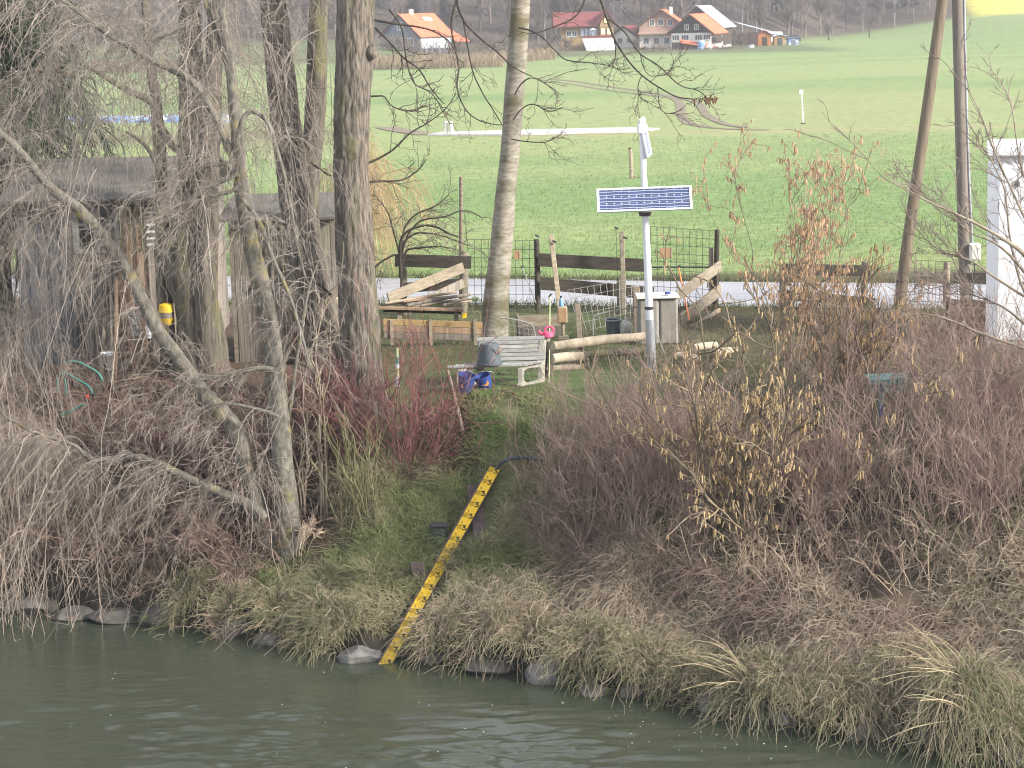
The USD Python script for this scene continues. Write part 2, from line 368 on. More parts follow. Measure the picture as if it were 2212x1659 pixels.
# window panes: see-through with a reflection at grazing angles
M["pane"] = usdkit.material(stage, "/World/Looks/pane", {"t": ("transparent_bsdf", {"color": (0.75, 0.8, 0.78)}), "g": ("glossy_bsdf", {"roughness": 0.03}), "f": ("fresnel", {"IOR": 1.5}), "m": ("mix_closure", {})},
                            [("f.fac", "m.fac"), ("t.BSDF", "m.closure1"), ("g.BSDF", "m.closure2")], surface="m.closure")
# river: murky green water, ripples drawn out along the flow
M["water"] = usdkit.material(stage, "/World/Looks/water", {
    "g": ("geometry", {}), "m2": ("mapping", {"scale": (3.0, 9.0, 1.0)}), "n2": ("noise_texture", {"scale": 1.0, "detail": 4.0, "roughness": 0.6}),
    "b": ("bump", {"strength": 1.0, "distance": 0.006}),
    "p": ("principled_bsdf", {"base_color": (0.036, 0.044, 0.030), "roughness": 0.03, "specular_ior_level": 0.5, "ior": 1.52})},
    [("g.position", "m2.vector"), ("m2.vector", "n2.vector"), ("n2.fac", "b.height"), ("b.normal", "p.normal")], surface="p.BSDF")


# ------------------------------------------------------------------ shapes
def unit(v):
    v = np.asarray(v, float)
    return v / np.maximum(np.linalg.norm(v, axis=-1, keepdims=True), 1e-9)


def box(lo, hi):
    lo, hi = A(lo, float), A(hi, float)
    m = trimesh.creation.box(np.abs(hi - lo))
    return m.vertices + (lo + hi) / 2, np.asarray(m.faces)


def slab(o, ex, ey, ez):
    """A box with corner o and edges ex, ey, ez, its edges chamfered a little."""
    o, ex, ey, ez = (A(v, float) for v in (o, ex, ey, ez))
    c = min(np.linalg.norm(v) for v in (ex, ey, ez)) * 0.12
    L = [np.linalg.norm(v) for v in (ex, ey, ez)]
    pts = []
    for i, j, k in np.ndindex(2, 2, 2):
        p = A([i, j, k], float) * L
        s = A([1 - 2 * i, 1 - 2 * j, 1 - 2 * k]) * c
        for a in range(3):
            q = p + s; q[a] = p[a]
            pts.append(q)
    h = trimesh.convex.convex_hull(A(pts))
    B = A([ex / L[0], ey / L[1], ez / L[2]])
    v = o + np.asarray(h.vertices) @ B
    f = np.asarray(h.faces)
    if np.linalg.det(B) < 0:
        f = f[:, ::-1]
    return v, f


def bar(p, q, w, h, side=None):
    """A board from p to q, w thick across (horizontally), h tall."""
    p, q = A(p, float), A(q, float)
    a = q - p
    s = unit(np.cross(a, [0, 0, 1.0])) if side is None else unit(side)
    t = unit(np.cross(s, a))
    if t[2] < 0:
        t, s = -t, -s
    return slab(p - s * w / 2 - t * h / 2, a, s * w, t * h)


def tube(pts, rad, sides=10, ridge=0.0, rf=9, seed=0, caps=True, lump=0.0):
    """A tapered round shape along a line; ridge cuts bark furrows, lump makes it uneven."""
    p = np.asarray(pts, float)
    r = np.broadcast_to(np.asarray(rad, float), (len(p),))
    t = unit(np.gradient(p, axis=0))
    ref = A([1.0, 0, 0]) if abs(t[:, 0]).mean() < 0.8 else A([0, 0, 1.0])
    a = unit(np.cross(t, ref)); b = np.cross(t, a)
    th = np.arange(sides) * 2 * np.pi / sides
    R = np.repeat(r[:, None], sides, 1)
    if ridge or lump:
        s = np.concatenate([[0], np.cumsum(np.linalg.norm(np.diff(p, axis=0), axis=1))])
        q = np.stack([np.broadcast_to(np.cos(th)[None], R.shape), np.broadcast_to(np.sin(th)[None], R.shape), np.broadcast_to(s[:, None], R.shape)], -1)
        if ridge:
            n = meshkit.noise(q * A([rf, rf, 1.7]), seed) * 0.65 + meshkit.noise(q * A([2 * rf, 2 * rf, 5.0]), seed + 5) * 0.35
            R = R * (1 + ridge * (1 - 2 * np.abs(2 * n - 1)))
        if lump:
            R = R * (1 + lump * (2 * meshkit.noise(q * A([1.3, 1.3, 1.2]), seed + 9) - 1))
    v = p[:, None] + R[..., None] * (np.cos(th)[None, :, None] * a[:, None] + np.sin(th)[None, :, None] * b[:, None])
    i, j = np.meshgrid(np.arange(len(p) - 1), np.arange(sides), indexing="ij")
    q = np.stack([i * sides + j, i * sides + (j + 1) % sides, (i + 1) * sides + (j + 1) % sides, (i + 1) * sides + j], -1).reshape(-1, 4)
    f = np.vstack([q[:, [0, 1, 2]], q[:, [0, 2, 3]]])
    v = v.reshape(-1, 3)
    if caps:
        n = len(v)
        k = np.arange(sides)
        e = (len(p) - 1) * sides
        v = np.vstack([v, p[:1], p[-1:]])
        f = np.vstack([f, np.stack([np.full(sides, n), (k + 1) % sides, k], 1), np.stack([np.full(sides, n + 1), e + k, e + (k + 1) % sides], 1)])
    return v, f


def resample(pts, rad, step):
    """A smooth line through the points with its radii."""
    from scipy.interpolate import PchipInterpolator
    p = np.asarray(pts, float)
    s = np.concatenate([[0], np.cumsum(np.linalg.norm(np.diff(p, axis=0), axis=1))])
    n = max(3, int(s[-1] / step) + 1)
    u = np.linspace(0, s[-1], n)
    return PchipInterpolator(s, p)(u), np.interp(u, s, np.broadcast_to(rad, (len(p),)))


def prism(poly, o, ex, ey, ez):
    """The 2-D outline poly in the plane (ex, ey) at o, pushed along ez."""
    from shapely.geometry import Polygon
    g = poly if not isinstance(poly, (list, np.ndarray)) else Polygon(poly)
    m = trimesh.creation.extrude_polygon(g, 1.0, engine="earcut")
    v = A(o) + m.vertices[:, :1] * A(ex) + m.vertices[:, 1:2] * A(ey) + m.vertices[:, 2:3] * A(ez)
    f = np.asarray(m.faces)
    if np.dot(np.cross(ex, ey), ez) < 0:
        f = f[:, ::-1]
    return v, f


def lathe(profile, o, n=20, axis=(0, 0, 1)):
    pr = A(profile, float)
    m = trimesh.creation.revolve(pr, sections=n)
    T = trimesh.geometry.align_vectors([0, 0, 1], unit(axis))
    m.apply_transform(T)
    return m.vertices + A(o), np.asarray(m.faces)


def sheet(pts, z=0.0):
    """A flat polygon on the ground."""
    from shapely.geometry import Polygon
    v, f = trimesh.creation.triangulate_polygon(Polygon(A(pts)[:, :2]), engine="earcut")
    v3 = np.column_stack([v, np.full(len(v), z)])
    n = np.cross(v3[f[:, 1]] - v3[f[:, 0]], v3[f[:, 2]] - v3[f[:, 0]])[:, 2]
    f = np.where((n < 0)[:, None], f[:, ::-1], f)
    return v3, f


def strip(line, half, z):
    """A ribbon on the ground along a line of ground points."""
    p, h = resample(A(line), A(half) if np.ndim(half) else half, 0.8)
    t = unit(np.gradient(p[:, :2], axis=0))
    s = np.stack([-t[:, 1], t[:, 0]], 1)
    h = np.broadcast_to(h, (len(p),))[:, None]
    L, R = p[:, :2] + s * h, p[:, :2] - s * h
    n = len(p)
    v = np.column_stack([np.vstack([R, L]), np.full(2 * n, z)])
    v[:, 2] += np.maximum(0, zg(v[:, 0], v[:, 1]))
    k = np.arange(n - 1)
    return v, np.vstack([np.stack([k, k + 1, k + n + 1], 1), np.stack([k, k + n + 1, k + n], 1)])


# growing plants
def stems(rng, base, d0, L, bend=(0, 0, 0), K=6, wob=0.05):
    """N curved stems: base N x 3, first directions N x 3, lengths N; bend is added as the square of the way along."""
    N = len(base)
    t = np.linspace(0, 1, K)[None, :, None]
    L = np.broadcast_to(np.asarray(L, float), (N,))[:, None, None]
    p = base[:, None] + L * t * d0[:, None] + L * t * t * np.broadcast_to(np.asarray(bend, float), (N, 3))[:, None]
    w = np.cumsum(rng.normal(0, 1, (N, K, 3)), 1) * wob / math.sqrt(K) * L
    return p + (w - w[:, :1]) * t


def twigs(rng, par, m, length, spread=0.8, bend=(0, 0, 0), t0=0.25, K=4, wob=0.08, up=0.0):
    """m side twigs on every parent line (N x K x 3); returns their lines and the index of the parent."""
    N, KP = par.shape[:2]
    idx = np.repeat(np.arange(N), m)
    t = rng.uniform(t0, 1.0, N * m) * (KP - 1.001)
    i = t.astype(int); fr = (t - i)[:, None]
    b = par[idx, i] * (1 - fr) + par[idx, i + 1] * fr
    tan = unit(par[idx, i + 1] - par[idx, i])
    d = unit(tan + spread * rng.normal(0, 1, (N * m, 3)) + A([0, 0, up]))
    pl = np.linalg.norm(par[:, -1] - par[:, 0], axis=1)[idx]
    L = length * rng.uniform(0.45, 1.25, N * m) * (1 if length > 0 else 1)
    return stems(rng, b, d, L, bend, K, wob), idx


def tints(rng, n, *cols, v=0.25):
    """n colours between the given ones with spread lightness."""
    c = A(cols, float)
    w = rng.dirichlet(np.full(len(c), 0.6), n) if len(c) > 1 else np.ones((n, 1))
    return np.clip((w @ c) * np.exp(rng.normal(0, v, (n, 1))), 0.004, 0.9)


def in_poly(rng, poly, n):
    """n random picture points inside a polygon."""
    from shapely.geometry import Polygon
    from shapely import contains_xy
    g = Polygon(poly); x0, y0, x1, y1 = g.bounds
    out = np.zeros((0, 2))
    while len(out) < n:
        q = rng.uniform([x0, y0], [x1, y1], (2 * n + 20, 2))
        out = np.vstack([out, q[contains_xy(g, q[:, 0], q[:, 1])]])
    return out[:n]


def rand_dirs(rng, n, tilt, mean=(0, 0, 1)):
    return unit(A(mean, float) + tilt * rng.normal(0, 1, (n, 3)))


def seed(name):
    return np.random.default_rng(zlib.crc32(name.encode()))


# ------------------------------------------------------------------ ground
def fbm2(x, y, sx, sy, seed_=0, o=4):
    return meshkit.fbm(np.stack([x * sx, y * sy, np.zeros_like(x)], -1), o, seed_)


def ground_tint(x, y):
    t = y - yw(x)
    n = fbm2(x, y, 0.8, 0.8, 3)[..., None]
    n2 = fbm2(x, y, 0.25, 0.25, 7)[..., None]
    bank = A([0.068, 0.062, 0.036]) * (1 - n) * 1.2 + A([0.078, 0.092, 0.036]) * n * 1.2
    brown = A([0.085, 0.062, 0.042])
    # the right bank is dry and brown, the slope by the gauge green
    w = smooth((x - 2.5 + 0.3 * (t - 4)) / 3)[..., None]
    bank = bank * (1 - w) + (A([0.07, 0.056, 0.039]) * (0.6 + 0.8 * n)) * w
    w = smooth((-2.2 - x) / 2.5)[..., None]
    bank = bank * (1 - w) + (A([0.062, 0.045, 0.032]) * (0.6 + 0.8 * n)) * w
    garden = A([0.072, 0.066, 0.036]) * (1 - n2) + A([0.075, 0.115, 0.035]) * n2
    w = smooth((-3.5 - x) / 2)[..., None]
    garden = garden * (1 - w) + brown * w
    w = smooth((x - 2.5) / 2)[..., None]
    garden = garden * (1 - w) + (brown * 0.85 + A([0.0, 0.012, 0])) * w
    c = bank * (1 - smooth((t - 6.5) / 2)[..., None]) + garden * smooth((t - 6.5) / 2)[..., None]
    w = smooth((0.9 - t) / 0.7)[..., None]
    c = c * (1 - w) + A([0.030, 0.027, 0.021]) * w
    # meadow: bands along the mowing, yellower patches
    a = fbm2(x, y, 0.006, 0.045, 11)[..., None]
    b = fbm2(x, y, 0.05, 0.12, 12)[..., None]
    m = 0.62 * a + 0.38 * b
    k = smooth((m - 0.34) / 0.3)
    field = A([0.150, 0.222, 0.082]) * (1 - k) + A([0.215, 0.262, 0.110]) * k
    d = np.hypot((x - 26) / 24, (y - 168) / 45)
    field = field * (1 - 0.5 * smooth(1.15 - d)[..., None]) + A([0.25, 0.265, 0.125]) * 0.5 * smooth(1.15 - d)[..., None]
    hi = smooth((y - 215) / 12) * smooth((y - 370) / -20)
    w = (smooth((y - 300) / 90) * smooth((x + 40) / 30) * 0.55)[..., None]
    field = field * (1 - w) + A([0.19, 0.25, 0.105]) * w
    # rough grass at the far edge and the dry track line across the meadow
    edge = (np.exp(-((y - 141 + 0.10 * x) / 2.2) ** 2) * smooth((x + 4) / 6) * 0.55)[..., None]
    field = field * (1 - edge) + A([0.29, 0.25, 0.14]) * edge
    ditch = (np.exp(-((y - 150) / 7.0) ** 2) * smooth((-8 - x) / 8) * 0.85)[..., None]
    field = field * (1 - ditch) + A([0.125, 0.11, 0.06]) * ditch
    rough = (smooth((y - 350 + 0.25 * np.abs(x - 20)) / 14) * smooth((62 - x) / 10))[..., None]
    field = field * (1 - rough) + (A([0.105, 0.095, 0.055]) * (1 - b) + A([0.09, 0.13, 0.05]) * b) * 1.15 * rough
    f = smooth((y - 66.2 + 0.045 * x) / 0.7)[..., None]
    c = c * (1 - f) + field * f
    y_h = 425 + 45 * smooth((x - 40) / 50)
    w = smooth((y - y_h) / 8)[..., None]
    c = c * (1 - w) + A([0.088, 0.072, 0.058]) * w
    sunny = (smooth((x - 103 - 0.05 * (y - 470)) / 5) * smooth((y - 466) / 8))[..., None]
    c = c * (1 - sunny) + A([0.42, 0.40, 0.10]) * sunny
    return c


_rows = np.concatenate([np.linspace(8, 32, 13)[:-1], np.linspace(32, 62, 151)[:-1], np.geomspace(62, 520, 170)[:-1], np.geomspace(520, 1000, 22)])
gu = np.linspace(-1, 1, 261)
_hw = 0.34 * _rows + 9
gx = gu[None] * _hw[:, None]; gy = np.repeat(_rows[:, None], len(gu), 1)
gz = zg(gx, gy)
gz += 0.05 * (fbm2(gx, gy, 2.2, 2.2, 21) - 0.5) * (gy < 62)
i, j = np.meshgrid(np.arange(len(_rows) - 1), np.arange(len(gu) - 1), indexing="ij")
n_ = len(gu)
quads = np.stack([i * n_ + j, i * n_ + j + 1, (i + 1) * n_ + j + 1, (i + 1) * n_ + j], -1).reshape(-1, 4)
single("ground", None, None, (np.stack([gx, gy, gz], -1).reshape(-1, 3), quads), "soil", smooth_=True, kind="structure", tint=ground_tint(gx, gy).reshape(-1, 3), base=False)

# river: a sheet with real ripples, rougher where the current breaks up
wxs = np.concatenate([np.linspace(-60, -14, 16)[:-1], np.arange(-14, 13, 0.075), np.linspace(13, 60, 16)])
wys = np.concatenate([np.linspace(2, 29, 16)[:-1], np.arange(29, 46.5, 0.05), [47.5]])
wx, wy = np.meshgrid(wxs, wys)
rough = np.full_like(wx, 0.10)
for px, py, rx, ry, a in ((1120, 1610, 2.2, 1.3, 1.0), (60, 1540, 1.4, 2.0, 0.75), (430, 1560, 2.4, 1.2, 0.65), (980, 1652, 2.6, 0.9, 0.8), (560, 1640, 2.0, 0.9, 0.6), (300, 1470, 1.6, 0.6, 0.35), (1650, 1640, 2.2, 0.7, 0.3)):
    c_ = PZ(px, py, WATER)
    rough += 2.1 * a * np.exp(-(((wx - c_[0]) / rx) ** 2 + ((wy - c_[1]) / ry) ** 2))
wv_ = meshkit.fbm(np.stack([wx * 1.0 + 0.35 * wy, wy * 3.3 + 0.2 * wx, 0 * wx], -1), 3, 31) - 0.5
wv2 = meshkit.noise(np.stack([wx * 3.2, wy * 8.0, 0 * wx], -1), 33) - 0.5
wz = WATER + (0.085 * wv_ + 0.012 * wv2) * rough + 0.004 * wv2
wz[:, 0] = wz[:, -1] = WATER; wz[0] = wz[-1] = WATER
i, j = np.meshgrid(np.arange(len(wys) - 1), np.arange(len(wxs) - 1), indexing="ij"); nn = len(wxs)
single("river", None, None, (np.stack([wx, wy, wz], -1).reshape(-1, 3), np.stack([i * nn + j, i * nn + j + 1, (i + 1) * nn + j + 1, (i + 1) * nn + j], -1).reshape(-1, 4)), "water", smooth_=True, kind="structure", base=False)

# road: two straight edges
f0, f1, n0, n1 = PZ(820, 601, 0), PZ(1990, 614, 0), PZ(820, 657, 0), PZ(1560, 664, 0)
def on_line(a, b, x):
    return A([x, a[1] + (b[1] - a[1]) * (x - a[0]) / (b[0] - a[0])])
road = [on_line(n0, n1, -34), on_line(n0, n1, 34), on_line(f0, f1, 34), on_line(f0, f1, -34)]
rs = np.linspace(0, 1, 30)[:, None]
rL, rR = road[3] * (1 - rs) + road[2] * rs, road[0] * (1 - rs) + road[1] * rs
wob = 0.10 * np.sin(np.linspace(0, 40, 30))
rL[:, 1] += wob; rR[:, 1] += 0.08 * np.cos(np.linspace(0, 31, 30))
rv = np.vstack([np.column_stack([rR, np.full(30, 0.02)]), np.column_stack([rL, np.full(30, 0.02)])])
k = np.arange(29)
single("road", None, None, (rv, np.vstack([np.stack([k, k + 1, k + 31], 1), np.stack([k, k + 31, k + 30], 1)])), "asphalt", kind="structure", base=False)

# concrete apron in the meadow, with thickness
ap = [PZ(x, y, 0) for x, y in ((924, 294), (957, 289), (1137, 284), (1371, 279), (1424, 281), (1371, 287), (1090, 294))]
v, f = prism(A(ap)[:, :2], (0, 0, 0.02), (1, 0, 0), (0, 1, 0), (0, 0, 0.12))
single("concrete_path", None, None, (v, f), "concrete", kind="structure", base=False)
for nm, pts, h in (("gravel_track", [(1150, 170), (1190, 171), (1240, 176), (1300, 185), (1350, 192), (1400, 199), (1440, 207), (1462, 217), (1470, 232), (1473, 250), (1485, 265), (1520, 274), (1580, 279), (1660, 281)], 0.38),
                   ("gravel_track", [(1180, 175), (1240, 183), (1300, 193), (1360, 201), (1410, 207), (1432, 211)], 0.32),
                   ("gravel_track", [(1440, 208), (1480, 214), (1508, 224), (1520, 240), (1535, 255), (1565, 268), (1610, 276)], 0.36),
                   ("gravel_track", [(834, 275), (860, 281), (890, 286), (926, 291)], 0.9)):
    single(nm, None, None, strip([PZ(x, y, 0.0) for x, y in pts], h, 0.03 if "17" in str(pts[0]) else 0.04), "gravel", kind="structure", base=False)

# meadow grass that can be made out near the road: clumps of short blades
rng = seed("meadow")
c = Curves()
for (poly, n, h0, wd) in (([(-60, 320), (2270, 285), (2270, 420), (-60, 440)], 13000, 0.16, 0.03), ([(-60, 440), (2270, 420), (2270, 610), (1400, 604), (-60, 590)], 22000, 0.15, 0.022)):
    q = in_poly(rng, poly, n)
    b = PZ(q[:, 0], q[:, 1], 0.0)
    b = b[b[:, 1] > 66.4 - 0.045 * b[:, 0]]
    n = len(b)
    s = stems(rng, b, rand_dirs(rng, n, 0.5), rng.uniform(0.5, 1.4, n) * h0, bend=(0, 0, -0.2), K=3)
    tn = ground_tint(b[:, 0], b[:, 1]) * np.exp(rng.normal(0.12, 0.2, (n, 1))) * (1 + rng.normal(0, 0.06, (n, 3)))
    c.add(s, wd, 0.012, np.clip(tn, 0.01, 1))
# ragged verges on both sides of the road
for a, b_, off, n, hh in ((f0, f1, 0.25, 2600, 0.32), (n0, n1, -0.35, 3200, 0.35)):
    x = rng.uniform(-20, 20, n)
    y = on_line(a, b_, x)[1] if False else a[1] + (b_[1] - a[1]) * (x - a[0]) / (b_[0] - a[0]) + off + rng.normal(0, 0.22, n)
    bb = np.column_stack([x, y, zg(x, y)])
    s = stems(rng, bb, rand_dirs(rng, n, 0.4), rng.uniform(0.4, 1.2, n) * hh, bend=(0, 0, -0.25), K=4)
    c.add(s, 0.022, 0.008, tints(rng, n, (0.075, 0.12, 0.04), (0.16, 0.14, 0.07), (0.09, 0.085, 0.045)))
single_curves("meadow_grass", "short green meadow grass beyond the road and along its verges", "grass", c, "blade", kind="stuff")

# dry reeds at the far edge of the meadow
c = Curves()
for poly, n in (([(800, 138), (1085, 132), (1085, 146), (800, 152)], 2600), ([(180, 150), (420, 146), (420, 158), (180, 160)], 900), ([(1085, 126), (1200, 118), (1200, 130), (1085, 138)], 700)):
    q = in_poly(rng, poly, n)
    b = hit(q[:, 0], q[:, 1], 200, 420)
    s = stems(rng, b, rand_dirs(rng, n, 0.12), rng.uniform(0.9, 1.9, n), bend=(0, 0, -0.05), K=3)
    c.add(s, 0.09, 0.05, tints(rng, n, (0.27, 0.21, 0.14), (0.17, 0.125, 0.09), (0.20, 0.17, 0.11)))
single_curves("dry_reeds", "pale dry reeds edging the far meadow", "reeds", c, "twig", kind="stuff")

# tarp-covered heap behind the trees on the left
t0, t1 = PZ(140, 265, 0), PZ(500, 262, 0)
th = Thing("tarp_covered_heap", "long low heap under a blue and white tarpaulin at the meadow's edge", "heap", (t0 + t1) / 2)
xs = np.linspace(0, 1, 60); ang = np.linspace(0, math.pi, 9)
rr = 0.42 + 0.12 * meshkit.noise(np.stack([xs * 14, xs * 0, xs * 0], -1)) - 0.05
gv = np.stack([(t0[None, None] * (1 - xs[:, None, None]) + t1[None, None] * xs[:, None, None]) + np.stack([0 * rr[:, None] * ang, -np.cos(ang)[None] * 1.1 + 0 * rr[:, None], np.sin(ang)[None] * rr[:, None] * 1.25], -1)], 0)[0]
ii, jj = np.meshgrid(np.arange(59), np.arange(8), indexing="ij")
th.add("tarpaulin", (gv.reshape(-1, 3), np.stack([ii * 9 + jj, (ii + 1) * 9 + jj, (ii + 1) * 9 + jj + 1, ii * 9 + jj + 1], -1).reshape(-1, 4)), "tarp_blue", 40)
for q in np.linspace(0.06, 0.94, 9):
    p = t0 * (1 - q) + t1 * q + A([0, -0.95, 0.12])
    b = trimesh.creation.icosphere(1, 0.2)
    th.add("sandbag", (b.vertices * A([1.3, 0.8, 0.6]) + p, b.faces), "stone_pale", True)


# ------------------------------------------------------------------ houses across the meadow
def gable_house(th, o, yaw, W, L, wall, rise, roof_m, wall_m, over=0.5, gable_m=None, upper_m=None, split=None, drop=0.6, hip=0.0):
    """Gable end W wide facing the local -y, ridge L long to +y; o is the front middle of the base. Returns a function from local to world."""
    cy, sy = math.cos(yaw), math.sin(yaw)
    ex, ey, ez = A([cy, sy, 0]), A([-sy, cy, 0]), A([0, 0, 1.0])
    o = A(o, float)
    to = lambda x, y, z: o + x * ex + y * ey + z * ez
    h = W / 2
    low = split if split else wall
    th.add("wall", prism([(-h, -drop), (h, -drop), (h, low), (-h, low)], to(0, 0, 0), ex, ez, ey * L), wall_m)
    top = [(-h, low + 0.003), (h, low + 0.003), (h, wall), (0, wall + rise), (-h, wall)] if split else [(-h, wall + 0.003), (h, wall + 0.003), (0, wall + rise)]
    sh = 0.03
    th.add("gable", prism([(x * (1 + sh / h), z) for x, z in top], to(0, -0.03, 0), ex, ez, ey * (L + 0.06)), upper_m or gable_m or wall_m)
    k = rise / h
    for s in (-1, 1):
        a, e = to(0, -over, wall + rise + 0.05), to(s * (h + over), -over, wall - over * k + 0.05)
        d = e - a
        nrm = unit(np.cross(ey, d)) * (1 if np.dot(np.cross(ey, d), ez) > 0 else -1)
        roof = th.add("roof_slope", slab(a, d, ey * (L + 2 * over), nrm * 0.22), roof_m)
        th.add("barge_board", slab(a - ey * 0.08 - nrm * 0.12, d, ey * 0.07, nrm * 0.30), "wood_dark")
    return to, ex, ey, ez


def window(th, to, ex, ey, x, z, w, h, glass="glass_dark", frame="wall_white", face=0.0, n=2, side=None, y=0.0, r=None):
    """A framed window on the gable face, or on the side wall (side = +-1) at y along the house."""
    ez = A([0, 0, 1.0])
    if side is None:
        c, a, out = to(x, face, z), ex, -ey
    else:
        c, a, out = to(x, y, z), ey, ex * side
    fr = 0.12
    o = c - a * w / 2 - out * 0.02
    parts = [slab(o - a * fr - ez * fr, a * (w + 2 * fr), ez * fr, out * 0.12), slab(o - a * fr + ez * h, a * (w + 2 * fr), ez * fr, out * 0.12),
             slab(o - a * fr, a * fr, ez * h, out * 0.12), slab(o + a * w, a * fr, ez * h, out * 0.12)]
    for k in range(1, n):
        parts.append(slab(o + a * (w * k / n - 0.04), a * 0.08, ez * h, out * 0.10))
    p = th.add("window", parts, frame)
    th.add("pane", slab(o, a * w, ez * h, out * 0.06), glass, parent=p)
    return p


# 1: orange roof, slate-grey gable, behind the crown of the pale-barked tree
zA = zg(-15, 408)
base = A([-19.6, 404, float(zg(-19.6, 404)) - 0.3])
th = Thing("house", "house with orange roof and slate-grey gable, farthest left", "house", base)
to, ex, ey, ez = gable_house(th, base, math.radians(-38), 9.6, 9.5, 2.7, 4.0, "tile_orange", "wall_slate", 0.5)
for x, z in ((-2.2, 0.9), (0.4, 0.9), (2.6, 0.9), (0.0, 3.9)):
    window(th, to, ex, ey, x, z, 1.1, 1.3, face=-0.03)
for y in (1.2, 3.0, 4.8, 6.6, 8.2):
    window(th, to, ex, ey, 4.8, 0.4, 1.3, 2.0, "glass_pale", side=1, y=y)
nrm = unit(ex * 4.0 + ez * 4.8)
o = to(0, 5.2, 6.75) + (ex * 4.8 - ez * 4.0) / 6.25 * 1.3 + nrm * 0.24
th.add("skylight", slab(o, ey * 2.2, (ex * 4.8 - ez * 4.0) / 6.25 * 1.1, nrm * 0.08), "glass_pale")
th.add("chimney", slab(to(-0.35, 3.0, 6.2), ex * 0.7, ey * 0.7, ez * 1.5), "wall_white")
an = to(4.0, 9.6, 0)
roof_o = to(1.4, 9.6, 4.7)
th.add("annex_wall", prism([(-2.6, -0.5), (3.2, -0.5), (3.2, 1.7), (-2.6, 4.1)], to(1.6, 9.56, 0), ex, ez, ey * 3.5), "wall_timber")
d = ex * 7.2 - ez * 3.3
th.add("annex_roof", slab(to(-1.3, 9.7, 4.5), d, ey * 4.1, unit(np.cross(ey, d)) * -0.2 if np.cross(ey, d)[2] < 0 else unit(np.cross(ey, d)) * 0.2), "tile_orange")

# 2: dark red roof with skylights, lit bay, white terrace wall
base = P(1262, 93, 402); base[2] = -0.1
th = Thing("house", "long house with dark red roof, roof windows and lit bay over a white terrace wall", "house", base)
s2 = 402 / F * 1.016
bx = lambda px, py, dy=0.0: P(px, py, 402 + dy)
x0, x1 = bx(1213, 60)[0], bx(1327, 60)[0]
ze, zr, zb = bx(1260, 54)[2], bx(1260, 28)[2], -0.5
th.add("wall", box((x0, 402, zb), (bx(1297, 60)[0], 410, ze)), "wall_ochre")
th.add("roof_slope", slab((x0 - 1.6, 400.6, ze - 0.4), (bx(1309, 60)[0] - x0 + 1.6, 0, 0), (0, 5.6, zr - ze + 0.4), (0, -0.12, 0.2)), "tile_red")
th.add("roof_slope", slab((x0 - 1.6, 411.4, ze - 0.4), (bx(1309, 60)[0] - x0 + 1.6, 0, 0), (0, -5.15, zr - ze + 0.4), (0, 0.12, 0.2)), "tile_red")
th.add("gable", prism([(0, 0), (8, 0), (4, zr - ze - 0.2)], (x0 + 0.05, 402, ze + 0.003), (0, 1, 0), (0, 0, 1), (bx(1307, 60)[0] - x0 - 0.1, 0, 0)), "wall_ochre")
for px, py in ((1212, 45), (1244, 43), (1277, 42)):
    p = bx(px, py)
    zz = p[2]; yy = 400.6 + 5.6 * (zz - ze + 0.4) / (zr - ze + 0.4)
    th.add("skylight", slab((p[0] - 0.4, yy - 0.32, zz - 0.2), (1.0, 0, 0), (0, 0.42, 0.40), (0, -0.05, 0.09)), "glass_pale")
for px in (1229, 1241):
    p = bx(px, 79); window(th, lambda x, y, z, p=p: A([p[0] + x, 402 + y, p[2] + z]), A([1.0, 0, 0]), A([0, 1.0, 0]), 0, 0.0, 0.8, 1.0, "glass_dark", "wall_white")
for px in (1258, 1267, 1276, 1286):
    p = bx(px, 78); window(th, lambda x, y, z, p=p: A([p[0] + x, 402 + y, p[2] + z]), A([1.0, 0, 0]), A([0, 1.0, 0]), 0, 0.0, 0.62, 1.45, "glass_pale", "wall_slate", n=1)
gx0, gx1 = bx(1295, 60)[0], bx(1324, 60)[0]
zg_ = bx(1300, 80)[2]
bay = th.add("bay", prism([(0, zb), (gx1 - gx0, zb), (gx1 - gx0, ze + 0.1), ((gx1 - gx0) / 2, zr + 0.15), (0, ze + 0.1)], (gx0, 400.2, 0), (1, 0, 0), (0, 0, 1), (0, 8, 0)), "wall_ochre")
for px, py, w, h in ((1298.5, 74, 0.75, 1.1), (1312, 74, 0.8, 1.1), (1306, 49, 0.55, 0.8)):
    p = bx(px, py, -1.8)
    window(th, lambda x, y, z, p=p: A([p[0] + x, 400.2 + y, p[2] + z]), A([1.0, 0, 0]), A([0, 1.0, 0]), w / 2, 0.0, w, h, "glass_lit", "wood_dark")
for s in (-1, 1):
    cxm = (gx0 + gx1) / 2
    d = A([s * ((gx1 - gx0) / 2 + 0.5), 0, -(zr + 0.05 - ze + 0.35)])
    th.add("roof_slope", slab((cxm, 399.6, zr + 0.25), d, (0, 8, 0), unit(A([s * 0.7, 0, 0.7])) * 0.18), "tile_red")
tw0, tw1 = bx(1256, 90)[0], bx(1326, 90)[0]
zt = bx(1290, 82, -3)[2]
th.add("terrace_wall", prism([(tw0 + 1.1, -0.7), (tw1, -0.7), (tw1, zt), (tw0, zt)], (0, 398.2, 0), (1, 0, 0), (0, 0, 1), (0, 2.6, 0)), "paint_white")
th.add("terrace_railing", slab((tw0, 398.1, zt + 0.02), (tw1 - tw0, 0, 0), (0, 0.1, 0), (0, 0, 0.42)), "tile_red")
p = bx(1281, 82, -2.5)
us = Thing("parasol", "closed-in white parasol on the terrace of the red-roofed house", "parasol", (p[0], 399.4, zt))
us.add("pole", tube([(p[0], 399.4, zt), (p[0], 399.4, zt + 1.6)], 0.05, 6), "paint_white")
